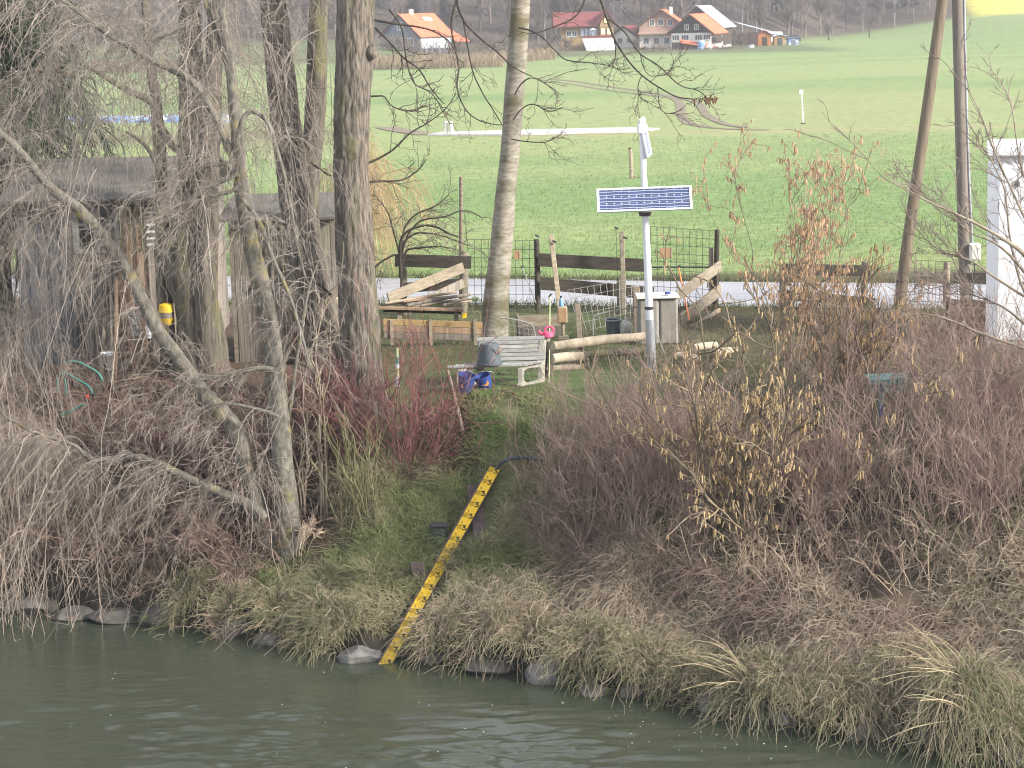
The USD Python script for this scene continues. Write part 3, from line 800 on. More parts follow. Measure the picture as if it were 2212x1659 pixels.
us.add("canopy", lathe([(0, 0.35), (0.55, 0.0), (0.5, -0.05), (0.02, 0.02)], (p[0], 399.4, zt + 1.55), 10), "paint_white")

# 3: plain white house end just right of it
base = P(1348, 88, 415); base[2] = -0.2
th = Thing("house", "small white rendered house with dark roof, right of the red-roofed house", "house", base)
to, ex, ey, ez = gable_house(th, base, math.radians(-22), 4.6, 7.0, 2.6, 1.7, "tile_red", "wall_white", 0.35)
window(th, to, ex, ey, -0.8, 1.2, 0.9, 0.9, face=-0.03)
window(th, to, ex, ey, 1.0, 1.2, 0.7, 0.9, face=-0.03)

# 4: beige farmhouse at the back
D4 = 408
base = P(1429, 84, D4); base[2] = -0.1
th = Thing("house", "big beige and white farmhouse with orange roof, behind the timber-gabled one", "house", base)
mp4 = mpp(D4)
to, ex, ey, ez = gable_house(th, base, math.radians(-8), 116 * mp4 * 0.80, 12.5, 4.2, 3.0, "tile_orange", "wall_white", 0.9, upper_m="wall_beige", split=2.5)
for px, py in ((1409, 50), (1428, 49), (1448, 49)):
    p = P(px, py, D4)
    window(th, to, ex, ey, (px - 1429) * mp4, p[2] - base[2] - 0.5, 0.85, 1.15, "glass_dark", face=-0.03)
for px in (1397, 1418, 1440):
    window(th, to, ex, ey, (px - 1429) * mp4, 0.9, 0.9, 1.1, "glass_dark", face=0.0)
th.add("balcony", slab(to(-4.4, -1.0, 2.62), ex * 8.0, ey * 0.95, ez * 0.5), "wall_beige")
th.add("chimney", slab(to(1.2, 5.6, 6.2), ex * 0.6, ey * 0.6, ez * 1.6), "wall_white")

# 5: timber-gabled farmhouse in front
D5 = 394
base = P(1492, 94, D5); base[2] = -0.25
th = Thing("house", "farmhouse with dark timber gable over white ground floor and orange roof", "house", base)
mp5 = mpp(D5)
Wg = 92 * mp5
to, ex, ey, ez = gable_house(th, base, math.radians(-17), Wg * 0.90, 12.0, 3.45, 2.95, "tile_orange", "wall_white", 0.95, upper_m="wall_timber", split=3.1)
for px, py in ((1484, 55), (1505, 55)):
    window(th, to, ex, ey, (px - 1492) * mp5, 3.75, 0.62, 0.85, "glass_dark", face=-0.03)
for px in (1462, 1482, 1511, 1529):
    window(th, to, ex, ey, (px - 1494) * mp5, 1.85, 1.25, 0.85, "glass_dark", face=0.0, n=3)
hw = Wg * 0.90 / 2
th.add("balcony", slab(to(hw + 0.05, 1.0, 1.3), ex * 0.9, ey * 10.2, ez * 0.95), "wall_timber")
for y in (2.0, 4.4, 6.8, 9.2):
    window(th, to, ex, ey, hw, 1.45, 1.0, 1.0, "glass_dark", "wall_ochre", side=1, y=y)
th.add("chimney", slab(to(-0.3, 4.0, 5.5), ex * 0.5, ey * 0.5, ez * 1.1), "metal_dark")
th.add("chimney", slab(to(-0.3, 7.0, 5.5), ex * 0.5, ey * 0.5, ez * 1.0), "metal_dark")
th.add("yard_wall", slab(to(hw + 1.6, -1.0, -0.7), ex * 0.25, ey * 12.0, ez * 1.35), "wall_white")
# lean-to in front
base = P(1500, 106, 386); base[2] = -0.15
th = Thing("shed", "dark shed with a low red tiled roof in front of the timber-gabled farmhouse", "shed", base)
b0 = P(1455, 108, 386); b1 = P(1513, 108, 386)
hz = P(1490, 85, 386)[2] - base[2]
th.add("wall", box((b0[0], 386, base[2] - 0.4), (b1[0], 390, base[2] + hz - 0.55)), "wall_timber")
th.add("door", slab((b0[0] + 1.7, 385.93, base[2] - 0.2), (0.9, 0, 0), (0, 0.06, 0), (0, 0, 1.5)), "tile_red")
rr0 = P(1472, 83, 386.0)
th.add("roof_slope", slab((rr0[0] - 0.2, 385.2, base[2] + hz - 0.62), (6.6, 0, -1.15), (0, 4.6, 0.5), (0.04, 0, 0.16)), "tile_orange")
th.add("gable_board", prism([(0, 0), (2.6, 0), (1.3, 1.1)], (b0[0] + 0.2, 385.95, base[2] + hz - 1.25), (1, 0, 0), (0, 0, 1), (0, 0.05, 0)), "wall_timber")

# 6: barn roofs behind
base = P(1506, 70, 420); base[2] = -0.2
th = Thing("barn", "large barn with pale blue-grey metal roof behind the farmhouses", "barn", base)
gable_house(th, base, math.radians(-17), 9.6, 12.5, 3.9, 3.9, "roof_metal", "wall_timber", 0.6)
th.add("lean_to_roof", slab(P(1575, 45, 412), A([6.9, 0.5, -2.0]), A([1.2, -3.5, -0.45]), A([0, 0.05, 0.18])), "roof_metal")
th.add("lean_to_wall", box((P(1582, 60, 411)[0], 409.5, -0.5), (P(1642, 60, 411)[0], 411.5, P(1640, 68, 411)[2] - 0.15)), "wall_timber")


def small_shed(name, label, px, py, D, w, h, dpt, wall_m, roof_m, rise=0.5, door="wood_dark"):
    b = P(px, py, D); b[2] = float(zg(b[0], D)) - 0.05
    t = Thing(name, label, "shed", b)
    t.add("wall", prism([(-w / 2, -0.3), (w / 2, -0.3), (w / 2, h), (0, h + rise), (-w / 2, h)], b, (1, 0, 0), (0, 0, 1), (0, dpt, 0)), wall_m)
    for s in (-1, 1):
        d = A([s * (w / 2 + 0.3), 0, -(rise + 0.3 * rise * 2 / w)])
        t.add("roof_slope", slab(b + A([0, -0.3, h + rise + 0.04]), d, (0, dpt + 0.6, 0), unit(A([s * rise, 0, w / 2])) * 0.1), roof_m)
    t.add("door", slab(b + A([-0.45, -0.05, 0]), (0.9, 0, 0), (0, 0.06, 0), (0, 0, 1.7 if h > 1.8 else h * 0.8)), door)
    return t


small_shed("garden_shed", "orange-brown wooden shed at the edge of the meadow, right of the farmhouses", 1652, 102, 400, 2.5, 2.1, 3.2, "wall_orange_wood", "tile_red", 0.75)
small_shed("garden_shed", "cream-walled shed with grey roof between the orange shed and the blue one", 1685, 97, 402, 2.2, 1.7, 2.6, "wall_ochre", "roof_metal", 0.25, "glass_dark")
small_shed("garden_shed", "small blue box shed, rightmost of the row of sheds", 1714, 94, 402, 1.9, 1.25, 1.6, "tarp_blue", "wall_slate", 0.12, "wall_slate")

# rain barrel, bucket, caravan, car, garden chairs
p = P(1515, 111, 384); p[2] = -0.05
th = Thing("rain_barrel", "pale blue rain barrel at the corner of the red-roofed lean-to", "barrel", p)
th.add("barrel", lathe([(0, 0), (0.6, 0), (0.68, 0.4), (0.68, 1.1), (0.6, 1.5), (0, 1.5)], p, 14), "tarp_blue", 40)
th.add("lid", lathe([(0, 1.51), (0.64, 1.51), (0.6, 1.6), (0, 1.62)], p, 14), "paint_white", 40)
p = P(1623, 107, 385); p[2] = -0.02
th = Thing("tub", "small white tub lying at the edge of the far meadow", "tub", p)
th.add("tub", lathe([(0, 0), (0.45, 0), (0.52, 0.55), (0.48, 0.55), (0.42, 0.06), (0, 0.05)], p, 12), "paint_white", 40)
th.add("rim", lathe([(0.5, 0.52), (0.57, 0.52), (0.57, 0.58), (0.5, 0.58)], p, 12), "paint_white", 40)
for q, (px, py) in enumerate(((1532, 106), (1538, 106))):
    p = P(px, py, 383); p[2] = -0.05
    th = Thing("garden_chair", ("white garden chair beside the pale blue rain barrel", "white garden chair in front of the white yard wall, farther from the barrel")[q], "chair", p)
    th.add("seat", slab(p + A([-0.25, -0.25, 0.42]), (0.5, 0, 0), (0, 0.5, 0), (0, 0, 0.06)), "paint_white")
    th.add("backrest", slab(p + A([-0.25, 0.22, 0.48]), (0.5, 0, 0), (0, 0.06, 0), (0, 0.1, 0.5)), "paint_white")
    for a in (-0.22, 0.17):
        for b in (-0.22, 0.17):
            th.add("leg", slab(p + A([a, b, 0]), (0.05, 0, 0), (0, 0.05, 0), (0, 0, 0.42)), "paint_white")


def vehicle(name, label, cat, px, py, D, L, body_m, van=False):
    p = P(px, py, D); p[2] = float(zg(p[0], D))
    t = Thing(name, label, cat, p)
    if van:
        prof = [(0, 0.35), (L, 0.35), (L, 1.9), (L - 0.15, 2.2), (0.5, 2.3), (0.1, 1.9)]
    else:
        prof = [(0, 0.3), (L, 0.3), (L, 0.8), (L * 0.93, 0.95), (L * 0.80, 1.42), (L * 0.42, 1.45), (L * 0.26, 0.98), (0.05, 0.85)]
    t.add("body", prism([(x - L / 2, z) for x, z in prof], p + A([0, -0.85, 0]), (1, 0, 0), (0, 0, 1), (0, 1.7, 0)), body_m)
    zt, h = (1.2, 0.6) if van else (0.98, 0.34)
    for a in (0.34, 0.58):
        t.add("window", slab(p + A([(a - 0.5) * L, -0.87, zt]), (L * 0.18, 0, 0), (0, 0.03, 0), (0, 0, h)), "glass_dark")
    for a in (0.2, 0.8):
        w = t.add("wheel", tube([p + A([(a - 0.5) * L, -0.92, 0.32]), p + A([(a - 0.5) * L, -0.70, 0.32])], 0.32, 14), "metal_dark")
        t.add("rim", tube([p + A([(a - 0.5) * L, -0.94, 0.32]), p + A([(a - 0.5) * L, -0.90, 0.32])], 0.2, 10), "alu", parent=w)
    return t


vehicle("caravan", "white caravan parked on the rise above the sheds", "caravan", 1671, 66, 424, 3.4, "paint_white", True)
vehicle("parked_car", "dark blue car parked right of the white caravan", "car", 1708, 66, 424, 3.9, "car_dark")

# marker post and stake in the meadow
p = PZ(1735, 268, 0); m_ = mpp(p[1])
th = Thing("marker_post", "thin white marker post with a small plate standing in the meadow", "post", p)
top = P(1731.5, 196, p[1])
th.add("pole", tube([p, top], 0.04, 8), "metal_white")
th.add("plate", slab(top + A([-0.16, -0.08, -0.22]), (0.26, 0, 0), (0, 0.03, 0), (0, 0, 0.28)), "metal_white")
th.add("footing", tube([p + A([0, 0, -0.1]), p + A([0, 0, 0.1])], 0.16, 10), "stone")
p = PZ(1364, 386, 0)
th = Thing("wooden_stake", "thick weathered wooden stake standing alone in the meadow left of the solar mast", "post", p)
top = P(1361, 321, p[1])
a = (p + top) / 2
th.add("stake", tube(*resample([p - A([0, 0, 0.1]), a + A([0.02, 0, 0]), top], [0.105, 0.10, 0.09], 0.2), sides=10, lump=0.1), "wood_pale")
th.add("cap", tube([top - A([0, 0, 0.02]), top + A([0, 0, 0.06])], [0.095, 0.06], 10), "wood_dark")
th.add("chock", slab(p + A([0.12, -0.1, 0]), (0.14, 0, 0), (0, 0.14, 0), (0, 0, 0.16)), "wood_pale")
for q, px in enumerate((963, 975)):
    p = PZ(px, 290, 0.1); top = P(px, 261, p[1])
    th = Thing("concrete_bollard", ("short pale concrete bollard at the left end of the concrete path", "short pale concrete bollard, right one of the pair at the concrete path")[q], "bollard", p)
    h = top[2] - p[2]
    th.add("post", lathe([(0, 0), (0.14, 0), (0.14, h - 0.08), (0.12, h - 0.02), (0, h)], p, 12), "concrete", 40)
    th.add("collar", lathe([(0.141, h * 0.80), (0.155, h * 0.80), (0.155, h * 0.86), (0.141, h * 0.86)], p, 12), "metal_zinc", 40)


# ------------------------------------------------------------------ the wood on the slope behind
def bare_tree(rng, H, n1=9, spread=0.5, thick=1.0, cols=((0.11, 0.092, 0.075), (0.145, 0.12, 0.10))):
    c = Curves()
    tr = stems(rng, np.zeros((1, 3)), A([[0, 0, 1.0]]), H * 0.95, K=7, wob=0.05)
    c.add(tr, 0.34 * thick * H / 12, 0.05 * thick, tints(rng, 1, *cols))
    b1, _ = twigs(rng, tr, n1 * 2, H * 0.42, spread, (0, 0, 0.15), 0.18, 5, 0.12, 0.5)
    c.add(b1, 0.12 * thick, 0.04 * thick, tints(rng, len(b1), *cols))
    b2, _ = twigs(rng, b1, 6, H * 0.17, 0.6, (0, 0, 0.1), 0.2, 4, 0.12, 0.3)
    c.add(b2, 0.06 * thick, 0.03 * thick, tints(rng, len(b2), *cols))
    b3, _ = twigs(rng, b2, 3, H * 0.08, 0.7, (0, 0, 0), 0.2, 3, 0.1, 0.2)
    c.add(b3, 0.045 * thick, 0.025 * thick, tints(rng, len(b3), *cols))
    return c


rng = seed("wood")
pi = UsdGeom.PointInstancer.Define(stage, numbered("bare_wood"))
meta(pi.GetPrim(), "grey-brown leafless wood covering the slope behind the houses", "wood", None, "stuff")
proto = []
for k in range(4):
    pp = str(pi.GetPath()) + f"/bare_tree_{k:03d}" if k else str(pi.GetPath()) + "/bare_tree"
    cols = (((0.135, 0.11, 0.10), (0.165, 0.14, 0.125)), ((0.10, 0.085, 0.07), (0.14, 0.12, 0.09)), ((0.16, 0.125, 0.105), (0.19, 0.155, 0.13)), ((0.12, 0.105, 0.11), (0.16, 0.14, 0.14)))[k]
    bare_tree(rng, A([12, 10, 14, 11])[k], 9, 0.5, 1.3, cols).build(pp, "twig")
    proto.append(pp)
N = 900
wy_ = 430 + 150 * rng.uniform(0, 1, N) ** 1.3
wx_ = rng.uniform(-0.31, 0.31, N) * wy_
wy_ = wy_ + 45 * smooth((wx_ - 40) / 50)
ok = ~(wx_ > 100 + 0.05 * (wy_ - 470))
wx_, wy_ = wx_[ok], wy_[ok]
N = len(wx_)
pi.CreatePrototypesRel().SetTargets(proto)
pi.CreateProtoIndicesAttr(Vt.IntArray.FromNumpy(rng.integers(0, 4, N).astype(np.int32)))
pi.CreatePositionsAttr(Vt.Vec3fArray.FromNumpy(np.column_stack([wx_, wy_, zg(wx_, wy_) - 0.2]).astype(np.float32)))
a = rng.uniform(0, 2 * np.pi, N)
pi.CreateOrientationsAttr(Vt.QuathArray([Gf.Quath(math.cos(q / 2), 0, 0, math.sin(q / 2)) for q in a]))
pi.CreateScalesAttr(Vt.Vec3fArray.FromNumpy(np.repeat(rng.uniform(0.7, 1.15, (N, 1)), 3, 1).astype(np.float32)))

# single trees and scrub in front of it
for k, (px, py, D, H, lab) in enumerate(((1878, 66, 440, 6.5, "round leafless orchard tree at the top of the meadow, left of the leaning pole"), (1790, 74, 436, 5.0, "small leafless orchard tree between the caravan and the orchard tree"),
                                         (1372, 110, 392, 2.2, "low leafless garden tree in front of the beige farmhouse"), (1600, 104, 393, 3.4, "bushy leafless tree hiding the corner between farmhouse and orange shed"),
                                         (1224, 105, 390, 2.8, "small leafless tree left of the white terrace wall"))):
    p = P(px, py, D); p[2] = float(zg(p[0], D)) - 0.05
    th = Thing("orchard_tree", lab, "tree", p)
    rg = np.random.default_rng(50 + k)
    ct = Curves(); tr = stems(rg, p[None], A([[0, 0, 1.0]]), H * 0.5, K=5, wob=0.05)
    ct.add(tr, 0.28, 0.14, tints(rg, 1, (0.08, 0.07, 0.06)))
    th.curves("trunk", ct, "twig")
    cc = Curves()
    b1, _ = twigs(rg, tr, 16, H * 0.55, 0.8, (0, 0, 0.05), 0.3, 5, 0.12, 0.5)
    b2, _ = twigs(rg, b1, 8, H * 0.25, 0.7, (0, 0, 0.0), 0.2, 4, 0.12, 0.2)
    b3, _ = twigs(rg, b2, 4, H * 0.12, 0.8, (0, 0, 0.0), 0.2, 3, 0.1, 0.1)
    for b, w in ((b1, 0.09), (b2, 0.05), (b3, 0.04)):
        cc.add(b, w, w * 0.5, tints(rg, len(b), (0.15, 0.125, 0.12), (0.12, 0.10, 0.085)))
    th.curves("crown", cc, "twig", kind="stuff")
scrubs = [(1135, 128, 372, 2.6, 9, "brown scrub left of the gravel track's far end"), (1105, 122, 366, 2.2, 8, "low brown scrub by the reeds, behind the pale-barked trunk"), (1172, 118, 374, 2.4, 6, "twiggy brown scrub below the red-roofed house"),
          (1060, 104, 392, 3.4, 8, "leafless bush right of the orange-roofed house"), (925, 112, 372, 2.8, 9, "leafless bush below the orange-roofed house"), (1420, 116, 372, 1.2, 9, "dark hedge-like scrub below the beige farmhouse"),
          (1560, 112, 378, 0.8, 7, "low scrub below the white yard wall"), (1000, 108, 384, 2.5, 6, "scrub between the orange-roofed house and the pale-barked trunk"), (850, 110, 390, 3.0, 6, "tall scrub just right of the furrowed trunk")]
for k, (px, py, D, H, wd, lab) in enumerate(scrubs):
    p = P(px, py, D); p[2] = float(zg(p[0], D)) - 0.05
    rg = np.random.default_rng(80 + k)
    n = 70
    b = p + np.column_stack([rg.normal(0, wd * 0.28, n), rg.normal(0, 1.2, n), np.zeros(n)])
    th = Thing("bare_bush", lab, "bush", p)
    cc = Curves(); s = stems(rg, b, rand_dirs(rg, n, 0.35), H * rg.uniform(0.5, 1.1, n), K=4, wob=0.12)
    cc.add(s, 0.07, 0.03, tints(rg, n, (0.125, 0.10, 0.085), (0.16, 0.125, 0.10)))
    th.curves("stem", cc, "twig", kind="stuff")
    cc = Curves(); s2, _ = twigs(rg, s, 8, H * 0.35, 0.6, (0, 0, 0.1), 0.2, 3, 0.1, 0.3)
    cc.add(s2, 0.045, 0.025, tints(rg, len(s2), (0.13, 0.105, 0.09), (0.17, 0.135, 0.11)))
    th.curves("crown", cc, "twig", kind="stuff")


def conifer(name, label, base, H, R, rng, cols, nb=150, w=0.03, step=0.0, bare=0.12):
    """Trunk, drooping boughs in whorls, each bough with hanging needle sprays."""
    th = Thing(name, label, "tree", base)
    th.add("trunk", tube(*resample([base - A([0, 0, 0.2]), base + A([0.1, 0, H * 0.5]), base + A([0, 0, H])], [0.022 * H, 0.013 * H, 0.02], H / 14), sides=10), "bark_grey", True)
    h = bare + (1 - bare) * np.sort(rng.uniform(0, 1, nb)) ** 0.9
    a = rng.uniform(0, 2 * np.pi, nb)
    L = R * (1 - h) ** 0.75 * rng.uniform(0.75, 1.15, nb) + 0.1
    b = base + np.column_stack([np.zeros(nb), np.zeros(nb), h * H])
    d = unit(np.column_stack([np.cos(a), np.sin(a), np.full(nb, 0.05)]))
    br = stems(rng, b, d, L, bend=np.column_stack([np.zeros(nb), np.zeros(nb), -0.32 * L]), K=7, wob=0.05)
    cb = Curves(); cb.add(br, 0.012 * H * 0.35, 0.01, tints(rng, nb, (0.06, 0.05, 0.04)))
    th.curves("bough", cb, "twig", kind="stuff")
    cn = Curves()
    s1, _ = twigs(rng, br, 22, R * 0.22, 0.55, (0, 0, -0.35 * R * 0.22), 0.12, 4, 0.06, -0.1)
    cn.add(s1, w * 2.4, w, tints(rng, len(s1), *cols))
    s2, _ = twigs(rng, s1, 5, R * 0.075, 0.9, (0, 0, -0.05 * R), 0.1, 3, 0.05, -0.3)
    cn.add(s2, w * 1.8, w * 0.8, tints(rng, len(s2), *cols))
    th.curves("foliage", cn, "needle", kind="stuff")
    return th


rng = seed("conifers")
for px, py, D, H, R, lab in ((2100, 60, 500, 15, 3.6, "dark green conifer at the right end of the wood, beside the bright hill meadow"), (2062, 60, 496, 13, 3.2, "dark green conifer in the gap between the two poles"), (2135, 54, 515, 14, 3.2, "dark green conifer touching the bright hill meadow's left edge"), (1960, 62, 492, 12, 3.0, "dark conifer left of the leaning pole at the wood's edge"), (1668, 50, 470, 12, 3.0, "dark conifer above the white caravan")):
    p = P(px, py, D); p[2] = float(zg(p[0], D)) - 0.2
    conifer("conifer", lab, p, H, R, rng, ((0.028, 0.045, 0.026), (0.04, 0.055, 0.03)), nb=70, w=0.09)


# ------------------------------------------------------------------ river gauge
def plane_axes(a, w):
    """Directions in the plane of a and w that run level and upright in the view."""
    def img(v, o):
        q = o + v - CAM
        c0 = o - CAM
        f = lambda q: A([np.dot(q, _r), np.dot(q, _u)]) / np.dot(q, _d)
        return f(q) - f(c0)
    return img


gA = A([GX0, GY0, GZ0])
gB = A([GX1, GY1, GZ1])
ax = unit(gB - gA)
wv = A([0.80, -0.36, -0.30]); wv = unit(wv - ax * np.dot(wv, ax))
nv = unit(np.cross(wv, ax))
nv = nv if nv[1] < 0 else -nv
GW, GL = 0.225, np.linalg.norm(gB - gA)
th = Thing("river_gauge", "long yellow slanted river gauge with black figures, its foot in the water", "river gauge", gA)
o = gA - wv * GW / 2
plate = th.add("plate", slab(o, wv * GW, ax * GL, nv * 0.012), "gauge_yellow")
th.add("beam", slab(o - wv * 0.045 - nv * 0.10, wv * 0.085, ax * (GL - 0.15), nv * 0.095), "metal_rust")
th.add("beam", slab(o + wv * (GW - 0.07) - nv * 0.10, wv * 0.07, ax * (GL - 0.2), nv * 0.095), "metal_rust")
img = plane_axes(ax, wv)
mid = gA + ax * GL / 2
ia, iw = img(ax * 0.1, mid), img(wv * 0.1, mid)
S2 = np.linalg.inv(A([ia, iw]).T)
eh = S2 @ A([1, 0]); ev = S2 @ A([0, 1])
EH, EV = unit(eh[0] * ax + eh[1] * wv), unit(ev[0] * ax + ev[1] * wv)
NI = 17
lift = nv * 0.0155
three = meshkit.text_mesh("3", 1.0, 0.004, bold=True)
tb = three.bounds
marks, dots = [], []
for k in range(NI):
    c = gA + ax * (GL * (k + 0.62) / NI + 0.05)
    if k in (7, 8):
        pass
    hgt = 0.128
    tv = (np.asarray(three.vertices) - A([tb[:, 0].mean(), tb[:, 1].mean(), 0])) * A([hgt, hgt, 1.0])
    cc = c + wv * 0.05
    v = cc + lift + tv[:, :1] * EH + tv[:, 1:2] * EV + tv[:, 2:3] * nv
    f = np.asarray(three.faces)
    if np.dot(np.cross(EH, EV), nv) < 0:
        f = f[:, ::-1]
    th.add("figure", (v, f), "ink", parent=plate)
    hc = c - wv * 0.035
    for q in range(5):
        marks.append(slab(hc + lift + EV * (q - 2) * 0.026 - EH * 0.04, EH * 0.065, EV * 0.010, nv * 0.003))
    marks.append(slab(hc + lift - EH * 0.06 - EV * 0.07, EH * 0.012, EV * 0.15, nv * 0.004))
    for q in (0.105, 0.14):
        dots.append(slab(c + lift + EV * q - EH * 0.005, EH * 0.022, EV * 0.016, nv * 0.004))
    if k % 2 == 0:
        dots.append(slab(c + lift - EV * 0.07 + wv * -0.125, EH * 0.02, EV * 0.03, nv * 0.004))
    if k % 4 == 1:
        dots.append(slab(c + lift - EV * 0.10 + wv * 0.12, EH * 0.02, EV * 0.03, nv * 0.004))
th.add("scale_mark", marks, "ink_faded", parent=plate, kind="stuff")
th.add("scale_dot", dots, "ink", parent=plate, kind="stuff")
for (bx0, by0), (cx0, cy0), w, up in (((1036, 1152), (1028, 1094), 0.27, 1.85), ((908, 1266), (904, 1238), 0.26, 1.9)):
    b = hit1(bx0, by0)
    k = (1452 - cy0) / 440.0
    c = P(cx0, cy0, GY0 + (GY1 - GY0) * k + 0.17) if bx0 > 1000 else P(cx0, cy0, b[1] + 0.02)
    th.add("support", bar(b - (c - b) * 0.6, b + (c - b) * up, w, 0.08, side=(1, 0, 0)), "metal_rust")
cl = [gB - nv * 0.05 + wv * 0.05] + [P(x, y, gB[1] - 0.05 + 0.02 * q) for q, (x, y) in enumerate(((1082, 1000), (1094, 993), (1110, 989), (1130, 988), (1150, 991), (1172, 997), (1196, 1006), (1215, 1022)))]
th.add("cable_conduit", tube(*resample(cl, 0.042, 0.08), sides=10), "plastic_black", True)
g = hit1(950, 1160)
s = mpp(g[1])
th = Thing("valve_box", "low dark green box in the grass left of the gauge", "box", g)
th.add("box", slab(g + A([-0.17, -0.1, -0.15]), (0.34, 0, 0), (0, 0.3, 0), (0, 0, 0.36)), "wire_green")
th.add("lid", slab(g + A([-0.19, -0.12, 0.213]), (0.38, 0, 0), (0, 0.34, 0), (0, 0, 0.04)), "metal_dark")
g2 = hit1(905, 1300)

# ------------------------------------------------------------------ solar mast
DM = 48.7
mb = PZ(1409, 803, 0.0); mb[2] = float(zg(mb[0], mb[1]))
DM = mb[1]
mt = P(1386, 262, DM)
th = Thing("solar_mast", "tall white metal mast carrying two solar panels", "mast", mb)
mm = P(1403.5, 690, DM)
th.add("mast", tube(*resample([mm - A([0, 0, 0.02]), (mm + mt) / 2, mt], [0.095, 0.08, 0.065], 0.5), sides=20), "metal_white", True)
th.add("sleeve", tube(*resample([mb - A([0, 0, 0.3]), mm], [0.112, 0.108], 0.5), sides=20), "metal_zinc", True, label="blue-grey lower tube of the mast")
th.add("collar", tube([P(1393, 466, DM), P(1393, 458, DM)], [0.13, 0.15], 16), "metal_rust")
th.add("strap", tube([P(1402, 668, DM), P(1402, 662, DM)], 0.105, 16), "metal_dark")
th.add("cap", lathe([(0, 0), (0.08, 0), (0.07, 0.05), (0, 0.07)], mt, 16), "metal_white")


def panel(th, TL, TR, BL, cols, rows, thick=0.045, back=False):
    ex, ey = TR - TL, BL - TL
    n = unit(np.cross(ey, ex))
    if np.dot(n, CAM - TL) < 0:
        n = -n
    W, H = np.linalg.norm(ex), np.linalg.norm(ey)
    a, b = ex / W, ey / H
    fr = 0.045
    p = th.add("panel", slab(TL - n * thick, ex, ey, n * (thick - 0.012)), "solar_back")
    for o, e1, e2 in ((TL, ex, b * fr), (TL + ey - b * fr, ex, b * fr), (TL + b * fr, a * fr * 1.3, ey - 2 * b * fr), (TL + ex - a * fr * 1.3 + b * fr, a * fr * 1.3, ey - 2 * b * fr)):
        th.add("frame", slab(o - n * thick, e1, e2, n * (thick + 0.014)), "alu", parent=p)
    iw, ih = W - 2.6 * fr, H - 2 * fr
    g = 0.007
    bus = []
    for r in range(rows):
        for c in range(cols):
            o = TL + a * (1.3 * fr + iw * c / cols + g / 2) + b * (fr + ih * r / rows + g / 2) - n * 0.011
            cw, ch = iw / cols - g, ih / rows - g
            k = 0.018
            poly = [(k, 0), (cw - k, 0), (cw, k), (cw, ch - k), (cw - k, ch), (k, ch), (0, ch - k), (0, k)]
            th.add("solar_cell", prism(poly, o, a, b, n * 0.006), "solar_cell", parent=p)
    for r in range(rows):
        for q in (0.27, 0.73):
            bus.append(slab(TL + a * 1.3 * fr + b * (fr + ih * (r + q) / rows - 0.004) - n * 0.0045, a * iw, b * 0.008, n * 0.002))
    th.add("busbar", bus, "alu", parent=p, kind="stuff")
    return n


dm = DM - 0.16
panel(th, P(1288, 408, dm - 0.02), P(1493.5, 400.5, dm - 0.02), P(1290, 459, dm - 0.26), 12, 3)
panel(th, P(1382.5, 258, DM - 0.12), P(1391.5, 251, DM + 0.55), P(1399.5, 341, DM - 0.12), 3, 9)
th.add("bracket", slab(P(1378, 290, DM - 0.12), (0.22, 0, 0), (0, 0.3, 0), (0, 0, 0.24)), "metal_white")
th.add("bracket", slab(P(1386, 450, DM - 0.02), (0.2, 0, 0), (0, 0.12, 0), (0, 0, 0.4)), "metal_zinc")

# ------------------------------------------------------------------ pole pair and white cabin
D = 58.0
jn = P(2064, -190, D)
b1 = PZ(1941, 668, 0.0); b1[1] = 58.0
th = Thing("utility_pole", "brown wooden pole leaning right, left one of the pole pair at the right", "pole", b1)
pts = [P(1940, 672, D) - A([0, 0, 0.2]), P(1957.5, 548, D), P(1996, 282, D), P(2036, 0, D), jn]
th.add("pole", tube(*resample(pts, A([27, 25, 23.5, 23, 22]) * mpp(D) / 2, 0.4), sides=20, lump=0.03), "pole_wood", True)
th.add("bolt", tube([jn + A([-0.25, -0.05, -0.3]), jn + A([0.55, -0.05, -0.3])], 0.02, 8), "metal_zinc")
th.add("ring", tube([P(1948, 611, D), P(1949, 606, D)], 0.17, 20), "metal_rust")
D = 58.3
b2 = P(2090, 690, D)
th = Thing("utility_pole", "grey upright wooden pole with pale cable pipe and junction box, right of the pair", "pole", b2)
pts = [P(2090, 692, D), P(2085, 586, D), P(2076, 282, D), P(2069, 0, D), P(2064, -330, D)]
th.add("pole", tube(*resample(pts, A([28, 27, 25.5, 24.5, 22]) * mpp(D) / 2, 0.4), sides=20, lump=0.02), "pole_grey", True)
q = A([0.155, -0.10, 0])
th.add("cable_pipe", tube(*resample([P(2087, 530, D) + q, P(2076, 282, D) + q, P(2069, 0, D) + q, P(2067, -200, D) + q], 0.035, 0.5), sides=8), "metal_zinc", True)
bx_ = P(2090, 560, D) + A([0.0, -0.28, 0])
jb = th.add("junction_box", slab(bx_, (0.30, 0, 0), (0, 0.2, 0), (0, 0, 0.47)), "wall_white")
th.add("lid", slab(bx_ + A([0.05, -0.016, 0.03]), (0.23, 0, 0), (0, 0.014, 0), (0, 0, 0.41)), "concrete", parent=jb)
th.add("cable", tube(*resample([bx_ + A([0.1, 0.0, 0]), P(2103, 590, D) - A([0, 0.2, 0]), P(2096, 640, D) - A([0, 0.2, 0]), P(2098, 690, D) - A([0, .1, 0])], 0.018, 0.2), sides=6), "plastic_black", True)

